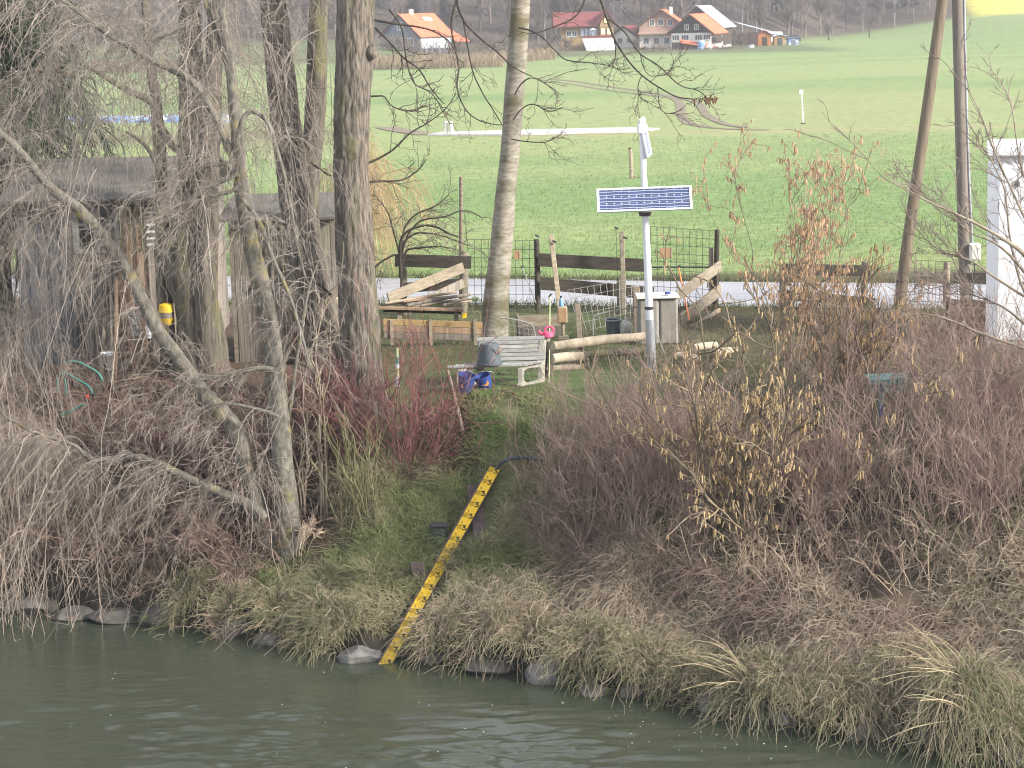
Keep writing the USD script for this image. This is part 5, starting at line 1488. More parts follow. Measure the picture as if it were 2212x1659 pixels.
# ------------------------------------------------------------------ shed on the left
D = 52.0
zb = 0.0
x0, x1 = P(45, 600, D)[0], P(418, 600, D)[0]
ze = P(200, 432, D)[2]
th = Thing("shed", "old weathered board shed with felt roof behind the willow trunks", "shed", (x0, D, zb))
zr = P(250, 352, D + 3.2)[2]
rng = seed("shed")
wx0, wx1 = P(166, 500, D)[0], P(250, 500, D)[0]
wz0, wz1 = P(200, 540, D)[2], P(200, 436, D)[2]
nb = 32
bw = (x1 - x0) / nb
for k in range(nb):
    xa = x0 + k * bw
    px = 45 + (418 - 45) * (k + 0.5) / nb
    m = "board_blue_grey" if px < 165 else "board_warm" if 250 < px < 330 else "board_weathered"
    spans = [(zb - 0.2, ze)]
    if xa + bw * 0.6 > wx0 and xa + bw * 0.4 < wx1:
        spans = [(zb - 0.2, wz0 - 0.06), (wz1 + 0.06, ze)]
    dy = rng.uniform(0, 0.02)
    for za, zc in spans:
        if zc - za > 0.1:
            th.add("board", slab((xa + 0.006, D - dy, za), (bw - 0.016, 0, 0), (0, 0.03, 0), (0, 0, zc - za)), m)
    if k % 2 == 0 and not (xa + bw > wx0 and xa < wx1):
        th.add("batten", slab((xa - 0.025, D - 0.055, zb - 0.2), (0.05, 0, 0), (0, 0.025, 0), (0, 0, ze - zb + 0.15)), m)
th.add("inner_wall", box((x0, D + 0.04, zb - 0.2), (x1, D + 0.1, wz0 - 0.06)), "wood_dark")
th.add("side_wall", prism([(0, zb - 0.2), (6.2, zb - 0.2), (6.2, ze), (3.2, zr), (0, ze)], (x1 - 0.06, D + 0.032, 0), (0, 1, 0), (0, 0, 1), (0.06, 0, 0)), "board_weathered")
th.add("side_wall", prism([(0, zb - 0.2), (6.2, zb - 0.2), (6.2, ze), (3.2, zr), (0, ze)], (x0, D + 0.032, 0), (0, 1, 0), (0, 0, 1), (0.06, 0, 0)), "board_weathered")
sl = A([0, 3.6, (zr - ze) * 3.6 / 3.2])
th.add("roof_slope", slab((x0 - 0.4, D - 0.45, ze - 0.04), (x1 - x0 + 0.8, 0, 0), sl + A([0, 0.05, 0.02]), (0, -0.03, 0.09)), "roof_felt")
th.add("roof_slope", slab((x0 - 0.4, D + 6.75, ze - 0.04), (x1 - x0 + 0.8, 0, 0), A([0, -3.55, (zr - ze) * 3.55 / 3.2]), (0, 0.03, 0.09)), "roof_felt")
th.add("fascia", slab((x0 - 0.4, D - 0.49, ze - 0.16), (x1 - x0 + 0.8, 0, 0), (0, 0.035, 0), (0, 0, 0.16)), "wood_dark")
w = th.add("window", [slab((wx0 - 0.08, D - 0.07, wz0 - 0.08), (wx1 - wx0 + 0.16, 0, 0), (0, 0.09, 0), (0, 0, 0.09)), slab((wx0 - 0.08, D - 0.06, wz1), (wx1 - wx0 + 0.16, 0, 0), (0, 0.08, 0), (0, 0, 0.09)),
                      slab((wx0 - 0.10, D - 0.075, wz0), (0.16, 0, 0), (0, 0.08, 0), (0, 0, wz1 - wz0)), slab((wx1 - 0.02, D - 0.06, wz0), (0.10, 0, 0), (0, 0.08, 0), (0, 0, wz1 - wz0)),
                      slab(((wx0 + wx1) / 2 - 0.05, D - 0.06, wz0), (0.11, 0, 0), (0, 0.07, 0), (0, 0, wz1 - wz0)), slab((wx0, D - 0.05, (wz0 + wz1) / 2), (wx1 - wx0, 0, 0), (0, 0.05, 0), (0, 0, 0.07))], "bench_wood")
for k in range(2):
    for j in range(2):
        xa = wx0 + 0.06 + k * (wx1 - wx0) / 2
        th.add("pane", slab((xa, D - 0.01, wz0 + j * (wz1 - wz0) / 2), ((wx1 - wx0) / 2 - 0.1, 0, 0), (0, 0.008, 0), (0, 0, (wz1 - wz0) / 2 - 0.02)), "pane", parent=w)
th.add("curtain", slab((wx0 + 0.05, D + 0.15, wz0), ((wx1 - wx0) * 0.9, 0, 0), (0, 0.02, 0), (0, 0, (wz1 - wz0) * 0.97)), "net_teal" if False else "box_grey")

# lower hut to the right of it
D = 51.5
x0, x1 = P(498, 600, D)[0], P(730, 600, D)[0]
ze = P(620, 474, D)[2]
th = Thing("hut", "pale board hut between the willow trunks and the furrowed trunk", "hut", (x0, D, 0))
nb = 20; bw = (x1 - x0) / nb
for k in range(nb):
    xa = x0 + k * bw
    th.add("board", slab((xa + 0.004, D - rng.uniform(0, 0.02), -0.2), (bw - 0.012, 0, 0), (0, 0.03, 0), (0, 0, ze + 0.2 - rng.uniform(0, 0.04))), "board_weathered" if k % 5 else "wood_grey")
th.add("roof", slab((x0 - 0.2, D - 0.35, ze + 0.0), (x1 - x0 + 0.3, 0, 0), (0, 3.0, 0.35), (0, 0, 0.08)), "roof_felt")
th.add("side_wall", box((x1 - 0.05, D + 0.032, -0.2), (x1, D + 2.4, ze)), "board_weathered")
th.add("shelf_board", slab((P(694, 652, D)[0], D - 0.25, P(700, 655, D)[2]), (0.55, 0, 0), (0, 0.2, 0), (0, 0, 0.16)), "wood_new")
th.add("brace", bar(P(548, 612, D - 0.08), P(580, 660, D - 0.08), 0.04, 0.13), "wood_pale")
th.add("brace", bar(P(548, 625, D - 0.13), P(586, 605, D - 0.13), 0.04, 0.12), "wood_pale")

# clutter before the shed
p_ = P(361, 700, 50.4)
th = Thing("yellow_tub", "yellow tub with a grey-brown band, stacked beside the willow trunk", "tub", p_)
s = mpp(50.4)
th.add("lower_tub", lathe([(0, 0), (0.13, 0), (0.19, 0.16), (0, 0.16)], p_, 18), "plastic_yellow", 35)
th.add("band", lathe([(0, 0.162), (0.185, 0.162), (0.185, 0.30), (0, 0.30)], p_, 18), "board_weathered", 35)
th.add("upper_tub", lathe([(0, 0.302), (0.19, 0.302), (0.17, 0.48), (0.06, 0.52), (0, 0.52)], p_, 18), "plastic_yellow", 35)
th = Thing("slatted_rack", "whitewashed slatted rack hanging on the shed's warm boards", "rack", P(340, 530, 51.9))
for y in (457, 485, 500, 515, 528):
    th.add("slat", bar(P(317, y + 1, 51.85), P(362, y - 2, 51.85), 0.03, 0.055), "paint_white")
for x in (320, 358):
    th.add("upright", bar(P(x, 535, 51.9), P(x, 452, 51.9), 0.03, 0.025, side=(1, 0, 0)), "wood_grey")
for q, (x0, y0, x1, y1, r, m, lab) in enumerate(((252, 600, 249, 758, 0.05, "board_warm", "reddish pole leaning on the shed left of the pale stone column"), (240, 640, 242, 755, 0.04, "wood_pale", "tan pole leaning on the shed beside the reddish pole"), (226, 690, 222, 750, 0.05, "wood_pale", "short pale stake left of the tan pole"))):
    fpost("leaning_pole", lab, x0, y0, x1, y1, 50.6, r * 2 / mpp(50.6), m, D0=51.2, cat="pole")
g = P(294, 732, 50.2)
th = Thing("stone_column", "column of stacked pale stones in front of the shed", "stack", (g[0], 50.2, g[2]))
rng = seed("column")
z = g[2]
for k in range(7):
    h = rng.uniform(0.09, 0.13); w = rng.uniform(0.2, 0.27)
    th.add("stone", slab((g[0] - w / 2 + rng.normal(0, 0.015), 50.1, z), (w, 0, rng.normal(0, 0.01)), (0, 0.22, 0), (0, 0, h - 0.006)), "stone_pale")
    z += h
g = P(322, 731, 50.0)
th = Thing("white_pot", "white pot beside the pale stone column", "pot", g)
th.add("pot", lathe([(0, 0), (0.055, 0), (0.075, 0.28), (0.06, 0.28), (0.045, 0.02), (0, 0.02)], g, 16), "paint_white", 35)
th.add("rim", lathe([(0.07, 0.255), (0.088, 0.255), (0.088, 0.29), (0.07, 0.29)], g, 16), "paint_white", 35)
g = P(231, 768, 48.0)
th = Thing("metal_pan", "shiny metal pan on a dark pail in the brush before the shed", "pan", g - A([0, 0, 0.35]))
th.add("pail", lathe([(0, -0.35), (0.1, -0.35), (0.12, -0.01), (0, -0.01)], g, 16), "metal_dark", 35)
th.add("pan", lathe([(0, 0), (0.13, 0), (0.17, 0.07), (0.155, 0.07), (0.12, 0.015), (0, 0.015)], g, 18), "foil_silver", 35)
for q, (pts, lab) in enumerate((([(142, 784), (154, 780), (172, 783), (190, 792), (209, 803), (222, 822)], "upper turquoise garden hoop in the brush before the shed"), ([(130, 808), (140, 806), (154, 812), (172, 822), (191, 834), (200, 850)], "lower turquoise garden hoop in the brush before the shed"), ([(123, 819), (124, 832), (127, 850)], "short upright turquoise rod, left one"), ([(140, 820), (142, 836), (142, 853)], "short upright turquoise rod, right one"), ([(133, 897), (150, 890), (165, 881), (180, 874)], "turquoise hose lying low in the brush"))):
    p3 = [P(x, y, 46.0 - 0.05 * q) for x, y in pts]
    th = Thing("garden_hoop", lab, "hoop", p3[-1])
    th.add("tube", tube(*resample(p3, 0.024, 0.06), sides=8), "plastic_teal", True)
    th.add("end_cap", tube([p3[0] + A([-0.01, 0, -0.005]), p3[0] + A([0.02, 0, 0.005])], 0.031, 8), "plastic_teal")
p_ = P(188, 857, 45.8)
th = Thing("red_ball", "small red ball caught in the brush below the turquoise hoops", "ball", p_)
b = trimesh.creation.icosphere(3, 0.05)
th.add("ball", (b.vertices + p_, b.faces), "plastic_red", True)
th.add("valve", tube([p_ + A([0.0, -0.045, 0.02]), p_ + A([0, -0.055, 0.025])], 0.01, 8), "metal_dark")


# ------------------------------------------------------------------ trees
def traced(pts, D, fat=1.0):
    """Picture points (x, y, width) at distance D as a line with radii."""
    a = A(pts, float)
    D = np.broadcast_to(np.asarray(D, float), (len(a),))
    return P(a[:, 0], a[:, 1], D), a[:, 2] * mpp(D) / 2 * np.where(a[:, 2] > 36, 0.88, 0.95) * fat


def line_stack(lines, K=14):
    """Lines of any length brought to K points each."""
    out = []
    for l in lines:
        p, _ = resample(l, 1.0, max(0.02, np.linalg.norm(np.diff(l, axis=0), axis=1).sum() / (K - 0.5)))
        s = np.linspace(0, len(p) - 1, K)
        i = np.minimum(s.astype(int), len(p) - 2); f = (s - i)[:, None]
        out.append(p[i] * (1 - f) + p[i + 1] * f)
    return np.stack(out)


def crown(th, rng, tip, d, r, H, mat_, cols, nl=5):
    """Limbs and twigs above the top of a traced trunk."""
    lim = []
    for k in range(nl):
        a = 2 * math.pi * (k + rng.uniform(0, 0.6)) / nl
        dd = unit(d + 0.55 * A([math.cos(a), math.sin(a), 0.2]))
        L = H * rng.uniform(0.7, 1.0)
        s = stems(rng, tip[None] - d * 0.1, dd[None], L, bend=A([0, 0, 0.15 * L]), K=9, wob=0.06)[0]
        th.add("limb", tube(s, np.linspace(r * 0.62, 0.02, 9), 8, lump=0.05), mat_, True)
        lim.append(s)
    lim = line_stack(lim, 10)
    c = Curves()
    t1, _ = twigs(rng, lim, 12, H * 0.32, 0.55, (0, 0, 0.1), 0.2, 6, 0.1, 0.3)
    t2, _ = twigs(rng, t1, 6, H * 0.13, 0.6, (0, 0, -0.05), 0.2, 5, 0.12, 0.1)
    t3, _ = twigs(rng, t2, 3, H * 0.06, 0.7, (0, 0, -0.05), 0.2, 3, 0.1, 0)
    for t, w in ((t1, 0.035), (t2, 0.018), (t3, 0.012)):
        c.add(t, w, w * 0.5, tints(rng, len(t), *cols))
    th.curves("twig", c, "twig", kind="stuff")


DARK = ((0.075, 0.06, 0.05), (0.11, 0.09, 0.07))
TAN = ((0.205, 0.175, 0.15), (0.145, 0.12, 0.105), (0.30, 0.265, 0.225))


def tree(name, label, pts, D, mat_, sides, step, ridge=0.0, rf=9, top_H=6, cols=DARK, lump=0.06, base_drop=0.3, seed_=1, fat=1.0):
    p, r = traced(pts, D, fat)
    b = p[0].copy(); b[2] = float(zg(b[0], b[1]))
    th = Thing(name, label, "tree", b)
    p = np.vstack([p[:1] - A([0, 0, base_drop + max(0, p[0, 2] - b[2])]), p]); r = np.concatenate([[r[0] * 1.15], r])
    pp, rr = resample(p, r, step)
    th.add("trunk", tube(pp, rr, sides, ridge, rf, seed_, lump=lump), mat_, True)
    if top_H:
        crown(th, np.random.default_rng(seed_), pp[-1], unit(pp[-1] - pp[-8]), rr[-1], top_H, mat_, cols)
    return th, pp, rr


D1 = hit1(788, 895)[1]
t1, p1_, r1_ = tree("furrowed_tree", "thick tree with deeply furrowed bark, nearest the middle of the picture", [(789, 900, 128), (786, 860, 106), (780, 780, 97), (776, 700, 93), (770, 600, 89), (764, 500, 86), (760, 400, 82), (758, 300, 80), (763, 200, 82), (766, 100, 86), (768, 0, 88), (771, -150, 82), (775, -330, 72)], D1, "bark_fissured", 84, 0.06, 0.075, 5, 7, seed_=11)
kn = P(803, 112, D1 - 0.2)
b = trimesh.creation.icosphere(3, 1.0)
t1.add("knot", (b.vertices * A([0.13, 0.13, 0.17]) * (1 + 0.3 * (meshkit.noise(b.vertices * 2.5)[:, None] - 0.5)) + kn, b.faces), "bark_fissured", True)
b = trimesh.creation.icosphere(3, 1.0)
t1.add("moss_patch", (b.vertices * A([0.20, 0.07, 0.38]) * (1 + 0.6 * (meshkit.noise(b.vertices * 2.8 + 3)[:, None] - 0.5)) + P(752, 320, D1 - 0.40) + A([0.02, 0.06, 0]), b.faces), "bark_grey", True)

D2 = PZ(1066, 733, 0.0)[1]
t2, p2_, r2_ = tree("pale_barked_tree", "smooth pale-barked tree leaning right, behind the bench", [(1066, 735, 76), (1068, 700, 66), (1074, 620, 60), (1082, 540, 55), (1089, 460, 51), (1095, 390, 48), (1103, 310, 47), (1110, 220, 47), (1116, 140, 47), (1121, 60, 46), (1126, -20, 44), (1133, -150, 40), (1140, -320, 34)], D2, "bark_pale", 40, 0.10, 0, 9, 6, lump=0.05, seed_=12)
t3, p3_, r3_ = tree("grey_tree", "straight grey tree close behind the furrowed tree on its left", [(690, 720, 70), (676, 600, 56), (664, 480, 50), (668, 380, 46), (678, 280, 44), (684, 180, 43), (687, 80, 42), (690, 0, 41), (693, -200, 36)], 51.0, "bark_grey", 40, 0.10, 0.03, 6, 6, seed_=13, fat=1.12)
t4, p4_, r4_ = tree("grey_tree", "broad furrowed willow trunk leaning left towards its top, second left of the furrowed tree", [(716, 860, 120), (704, 760, 104), (690, 690, 94), (668, 600, 84), (652, 510, 74), (638, 420, 66), (624, 320, 62), (612, 220, 60), (602, 120, 56), (592, 20, 52), (580, -180, 44)], 47.4, "bark_fissured", 60, 0.08, 0.06, 5, 6, seed_=14, fat=1.15)
t5, p5_, r5_ = tree("grey_tree", "dark crooked trunk with a wide foot in front of the shed's right end", [(436, 745, 92), (424, 650, 80), (402, 590, 76), (400, 520, 64), (410, 430, 56), (414, 320, 52), (414, 200, 47), (411, 90, 42), (408, -10, 38), (400, -180, 32)], 50.6, "bark_grey", 44, 0.09, 0.04, 6, 6, seed_=15, fat=1.28)
t55, p55_, r55_ = tree("grey_tree", "slim dark trunk rising beside the crooked one", [(445, 700, 46), (446, 600, 42), (450, 500, 40), (452, 380, 38), (456, 260, 36), (462, 130, 32), (470, 0, 30), (482, -180, 24)], 50.2, "bark_grey", 32, 0.10, 0.03, 6, 5, seed_=16, fat=1.25)
t6, p6_, r6_ = tree("thin_tree", "thin forked tree before the shed roof", [(352, 560, 34), (350, 430, 30), (347, 350, 28), (341, 280, 27), (336, 210, 25), (326, 140, 22), (318, 60, 20), (312, -30, 18), (306, -180, 14)], 50.8, "bark_grey", 24, 0.10, 0.02, 6, 5, seed_=17)
for pts in ([(341, 262, 14), (358, 290, 18), (372, 315, 17), (390, 330, 14), (404, 360, 10)], [(338, 232, 17), (320, 215, 17), (285, 200, 15), (250, 180, 13), (217, 160, 10), (180, 140, 7)], [(349, 400, 9), (325, 330, 9), (300, 302, 8), (272, 285, 6)]):
    q, r = traced(pts, 50.7)
    q, r = resample(q, r, 0.08)
    t6.add("branch", tube(q, r, 12, lump=0.06), "bark_grey", True)

# twigs of the pale-barked tree that hang into the picture, and of the furrowed one
rng = seed("hanging twigs")
PAL = ((0.062, 0.05, 0.045), (0.095, 0.075, 0.065))
hang2 = [[(1130, -110, 14), (1200, -120, 12), (1262, -70, 9), (1297, 0, 7), (1311, 40, 7), (1324, 77, 6.5), (1354, 127, 5.5), (1387, 163, 5), (1421, 187, 4.5), (1471, 211, 4), (1510, 214, 3)],
         [(1311, 40, 5), (1347, 67, 4.5), (1384, 117, 4.2), (1420, 140, 4), (1475, 187, 3.4), (1508, 196, 3), (1530, 214, 2.4)],
         [(1262, -70, 6), (1268, -30, 5), (1255, 20, 5), (1237, 40, 4.5), (1204, 55, 4), (1147, 72, 3), (1105, 60, 2)],
         [(1136, -200, 14), (1060, -150, 11), (1000, -70, 9), (987, 0, 8), (1001, 43, 7), (1031, 77, 6), (1071, 110, 5), (1110, 145, 4), (1150, 165, 3)],
         [(987, 0, 6), (975, 60, 5.5), (985, 110, 5.5), (991, 150, 5), (987, 183, 5), (1005, 235, 4), (1040, 262, 3.5), (1088, 270, 3)],
         [(1001, 43, 5), (1010, 100, 4.5), (1020, 150, 4), (1042, 200, 4), (1070, 245, 3.4), (1085, 270, 3)],
         [(1120, 60, 6), (1165, 75, 5), (1195, 105, 4), (1225, 130, 3.6), (1270, 135, 3), (1320, 142, 2.5)],
         [(1112, 205, 5), (1150, 168, 4), (1180, 182, 3.2), (1205, 200, 2.4)], [(1108, 260, 4), (1150, 225, 3.5), (1190, 240, 3), (1215, 232, 2)], [(1103, 300, 4), (1140, 306, 3.4), (1175, 308, 3), (1197, 295, 2.2)],
         [(1324, 77, 4), (1330, 120, 3), (1322, 140, 2.5), (1338, 150, 2.2), (1362, 146, 2)], [(1387, 163, 3), (1378, 190, 2.6), (1384, 212, 2.4), (1400, 222, 2)], [(1421, 187, 3), (1425, 230, 2.6), (1440, 245, 2.4), (1475, 235, 2)],
         [(1384, 117, 3), (1392, 150, 2.6), (1410, 165, 2.4), (1440, 160, 2.2), (1455, 130, 2)]]
lines = []
for pts in hang2:
    q, r = traced(pts, D2 - 1.5)
    q = q + A([0, 1, 0]) * np.linspace(0, rng.uniform(-1.2, 1.2), len(q))[:, None] * 0
    q, r = resample(q, r, 0.09)
    t2.add("branch", tube(q, np.maximum(r * 0.74, 0.010), 7, lump=0.05), "bark_fissured" if False else "wood_dark", True)
    lines.append(q)
ls = line_stack(lines, 16)
c = Curves()
a1, _ = twigs(rng, ls, 6, 0.75, 0.75, (0, 0, -0.12), 0.35, 7, 0.22, 0.1)
a2, _ = twigs(rng, a1, 3, 0.32, 0.7, (0, 0, 0.04), 0.2, 5, 0.2, 0.1)
a3, _ = twigs(rng, a2, 2, 0.13, 0.7, (0, 0, 0.02), 0.3, 3, 0.12, 0.1)
for a, w in ((a1, 0.015), (a2, 0.011), (a3, 0.009)):
    c.add(a, w, w * 0.6, tints(rng, len(a), *PAL))
t2.curves("twig", c, "twig", kind="stuff")
hang1 = [[(800, 40, 9), (847, 50, 7), (890, 56, 6), (924, 63, 5.5), (967, 87, 5), (984, 112, 4), (991, 150, 3)], [(798, 208, 6), (827, 207, 5), (844, 227, 4), (881, 240, 3), (905, 238, 2)], [(795, 352, 8), (844, 327, 6), (887, 287, 5), (924, 265, 4), (964, 233, 3), (985, 200, 2)],
         [(795, 393, 6), (861, 390, 5), (897, 373, 4), (921, 343, 3)], [(810, 60, 7), (845, 95, 5.5), (872, 125, 5), (905, 150, 4.5), (930, 190, 4), (960, 225, 3)], [(840, 20, 6), (870, 70, 5), (878, 130, 4.5), (895, 180, 4), (930, 200, 3.4), (955, 240, 2.5)],
         [(715, 380, 8), (690, 365, 7), (672, 352, 5)], [(717, 640, 9), (690, 615, 8), (668, 600, 6)]]
lines = []
for pts in hang1:
    q, r = traced(pts, D1 + 0.1)
    q, r = resample(q, r, 0.09)
    t1.add("branch", tube(q, np.maximum(r * 0.74, 0.010), 7, lump=0.05), "wood_dark", True)
    lines.append(q)
ls = line_stack(lines[:6], 16)
c = Curves()
a1, _ = twigs(rng, ls, 8, 0.7, 0.8, (0, 0, -0.05), 0.2, 6, 0.22, 0.05)
a2, _ = twigs(rng, a1, 4, 0.28, 0.7, (0, 0, 0.04), 0.2, 4, 0.2, 0.1)
for a, w in ((a1, 0.018), (a2, 0.012)):
    c.add(a, w, w * 0.6, tints(rng, len(a), *PAL))
t1.curves("twig", c, "twig", kind="stuff")
# dry leaves left at a twig's end
p_ = P(1533, 212, D2 - 1.5)
c = Curves()
n = 16
lf = stems(rng, p_ + rng.normal(0, 0.09, (n, 3)) * A([1.6, 1, 0.6]), rand_dirs(rng, n, 0.35, (0, 0, -1)), 0.16, K=3)
c.add(lf, 0.05, 0.025, tints(rng, n, (0.15, 0.085, 0.05), (0.12, 0.07, 0.045)))
t2.curves("dry_leaf", c, "blade", kind="stuff")

# ------------------------------------------------------------------ the willow by the water
DW = hit1(627, 1195)[1]
wb = hit1(615, 1205)
wil = Thing("weeping_willow", "leaning grey willow with several stems at the water's edge, its twigs hanging to the river", "tree", wb)
limbs = {}
W = [("trunk", [(628, 1205, 56), (622, 1120, 50), (613, 1020, 45), (604, 920, 42), (596, 830, 40), (588, 750, 39), (578, 680, 39), (562, 610, 36), (547, 550, 33), (533, 480, 30), (522, 410, 28), (514, 330, 26), (508, 250, 24), (500, 170, 21), (488, 90, 18), (478, 0, 15), (466, -120, 11)], 0.0, "bark_lichen"),
     ("trunk", [(606, 1220, 46), (580, 1150, 44), (556, 1090, 41), (538, 1030, 38), (524, 980, 36), (508, 930, 35), (478, 890, 33), (440, 850, 31), (405, 800, 29), (372, 755, 28), (345, 720, 28), (318, 670, 27), (285, 605, 26), (250, 550, 25), (213, 500, 24), (167, 450, 22), (120, 415, 20), (90, 385, 18), (60, 348, 17), (28, 312, 15), (0, 288, 14), (-60, 240, 12), (-130, 190, 9)], 0.2, "bark_lichen"),
     ("limb", [(505, 340, 20), (490, 312, 19), (470, 262, 18), (447, 222, 17), (417, 178, 16), (375, 152, 16), (333, 133, 15), (300, 112, 14), (277, 100, 13), (245, 82, 12), (213, 60, 11), (170, 25, 10), (133, 0, 9), (80, -50, 7)], 0.0, "bark_lichen"),
     ("limb", [(572, 1120, 24), (540, 1090, 23), (500, 1075, 22), (467, 1060, 21), (430, 1045, 20), (400, 1030, 19), (370, 1015, 18), (350, 1004, 16), (315, 993, 15), (285, 985, 14), (262, 988, 12), (207, 996, 10), (185, 985, 9), (167, 966, 9), (140, 955, 8), (117, 948, 7), (67, 931, 6), (7, 896, 5)], -0.1, "bark_lichen"),
     ("limb", [(592, 800, 14), (560, 795, 12), (520, 803, 11), (467, 813, 10), (430, 820, 9.5), (400, 830, 9), (375, 842, 8.5), (357, 856, 8), (335, 880, 7), (317, 905, 6)], -0.3, "bark_lichen"),
     ("limb", [(602, 900, 9), (577, 890, 9), (540, 880, 8), (500, 873, 8), (475, 872, 7), (450, 876, 7), (425, 890, 6.5), (400, 906, 6), (365, 917, 5), (333, 925, 4)], -0.3, "bark_lichen"),
     ("limb", [(516, 375, 12), (500, 383, 11), (460, 400, 10), (432, 418, 9), (410, 437, 8.5), (398, 458, 8), (390, 480, 7), (370, 520, 6), (353, 552, 5)], -0.2, "bark_lichen"),
     ("limb", [(518, 395, 10), (497, 414, 9.5), (470, 420, 9), (450, 428, 8.5), (430, 447, 8), (415, 468, 7.5), (385, 508, 6), (350, 550, 5)], -0.3, "bark_lichen"),
     ("limb", [(510, 345, 8), (467, 357, 7.5), (430, 362, 7), (410, 378, 6.5), (393, 400, 6), (372, 430, 5)], -0.2, "bark_lichen"),
     ("limb", [(500, 170, 12), (470, 80, 11), (447, 15, 10), (435, -40, 9), (425, -120, 7)], 0.1, "bark_lichen"),
     ("limb", [(433, 40, 8), (415, 50, 7.5), (393, 62, 7), (362, 75, 6.5), (335, 88, 6), (331, 110, 5), (330, 135, 4)], 0.1, "bark_lichen"),
     ("limb", [(522, 430, 12), (560, 480, 11), (590, 560, 10), (625, 640, 9), (650, 720, 8), (672, 800, 6)], -0.5, "bark_lichen"),
     ("limb", [(515, 290, 12), (545, 240, 11), (575, 260, 10), (600, 330, 9), (625, 430, 8), (640, 520, 7), (660, 600, 5)], -0.6, "bark_lichen"),
     ("limb", [(608, 960, 10), (630, 860, 9), (640, 780, 8), (655, 690, 7), (668, 620, 6), (690, 560, 4)], 0.2, "bark_lichen")]
wl = []
for nm, pts, dd, m in W:
    q, r = traced(pts, DW + dd)
    r = r * (1.16 if nm == "trunk" else 1.0)
    if nm == "trunk":
        q = np.vstack([q[:1] - A([0, 0, 0.4]), q]); r = np.concatenate([[r[0] * 1.2], r])
    q, r = resample(q, r, 0.07)
    wil.add(nm, tube(q, r, 24 if nm == "trunk" else 12, lump=0.10, seed=len(wl)), m, True)
    wl.append(q)
rng = seed("willow twigs")


def spray(c, par, n, L, bend, sub=6, subL=0.55, subsub=3, ssL=0.25, spread=0.9, cols=TAN, w=0.0115, mean=None, t0=0.1, K=9):
    """Arching twigs on the lines par (N x K x 3), with side twigs of two orders."""
    N = par.shape[0]
    idx = np.repeat(np.arange(N), n); KP = par.shape[1]
    t = rng.uniform(t0, 1.0, N * n) * (KP - 1.001); i = t.astype(int); f = (t - i)[:, None]
    b = par[idx, i] * (1 - f) + par[idx, i + 1] * f
    d = unit((A(mean) if mean is not None else 0) + spread * rng.normal(0, 1, (N * n, 3)) * A([1, 0.8, 0.8]))
    LL = L * rng.uniform(0.35, 1.25, N * n)
    a1 = stems(rng, b, d, LL, bend=A(bend) * LL[:, None], K=K, wob=0.12)
    c.add(a1, w * rng.uniform(0.7, 1.3, N * n), w * 0.5, tints(rng, N * n, *cols, v=0.3))
    if sub:
        a2, _ = twigs(rng, a1, sub, subL, 0.55, A(bend) * 0.35 * subL, 0.15, 6, 0.14, -0.1)
        c.add(a2, w * 0.66, w * 0.36, tints(rng, len(a2), *cols, v=0.3))
        if subsub:
            a3, _ = twigs(rng, a2, subsub, ssL, 0.6, A(bend) * 0.3 * ssL, 0.2, 4, 0.12, -0.1)
            c.add(a3, w * 0.52, w * 0.3, tints(rng, len(a3), *cols, v=0.3))
    return a1


c = Curves()
ls = line_stack(wl, 20)
spray(c, ls[[1]], 150, 1.9, (-0.1, -0.1, -0.6), 6, 0.7, 3, 0.3, mean=(-0.2, -0.2, 0.5))
spray(c, ls[[2]], 90, 2.2, (-0.1, -0.1, -0.65), 6, 0.8, 3, 0.3, mean=(-0.1, -0.2, 0.5))
spray(c, ls[[3]], 110, 1.6, (-0.25, -0.15, -0.8), 7, 0.6, 3, 0.25, mean=(-0.8, -0.2, 0.3))
spray(c, ls[4:9], 20, 1.2, (-0.2, -0.1, -0.7), 6, 0.5, 3, 0.22, mean=(-0.5, -0.2, 0.2))
spray(c, ls[9:], 22, 1.6, (0, -0.1, -0.65), 6, 0.6, 3, 0.25, mean=(0, -0.2, 0.4))
spray(c, ls[[0]], 50, 1.3, (0, -0.1, -0.6), 5, 0.55, 3, 0.25, mean=(0, -0.2, 0.3), t0=0.45)
wil.curves("twig", c, "twig", kind="stuff")

# curtain of twigs from boughs that reach in from the left and from above
cur = Thing("weeping_willow", "second willow whose curtain of thin twigs hangs into the picture from the left edge", "tree", hit1(-260, 1230))
b0 = hit1(-260, 1230)
for pts, dd in (([(-260, 1240, 60), (-250, 1000, 52), (-235, 750, 46), (-220, 500, 40), (-200, 200, 34), (-180, -100, 26)], 0.0), ([(-240, 800, 24), (-170, 700, 20), (-90, 660, 16), (-10, 660, 12), (60, 690, 8)], -0.6), ([(-235, 700, 24), (-150, 560, 20), (-60, 480, 15), (30, 460, 11), (110, 500, 7)], 0.3),
                ([(-225, 550, 22), (-130, 330, 18), (-20, 200, 14), (90, 150, 11), (180, 170, 7)], 0.2), ([(-246, 950, 22), (-180, 880, 18), (-100, 860, 14), (-20, 880, 11), (70, 930, 8), (130, 990, 5)], -0.8), ([(-205, 300, 22), (-80, 60, 18), (80, -40, 15), (230, -60, 12), (380, -40, 9)], 0.4)):
    q, r = traced(pts, b0[1] + dd)
    q, r = resample(q, r, 0.1)
    cur.add("trunk" if dd == 0.0 else "limb", tube(q, r, 16, lump=0.08), "bark_lichen", True)
    if dd:
        limbs.setdefault("cur", []).append(q)
ls = line_stack(limbs["cur"], 20)
c = Curves()
spray(c, ls[:3], 105, 2.2, (-0.05, -0.15, -0.85), 7, 0.75, 3, 0.3, mean=(0.25, -0.2, 0.2), t0=0.25)
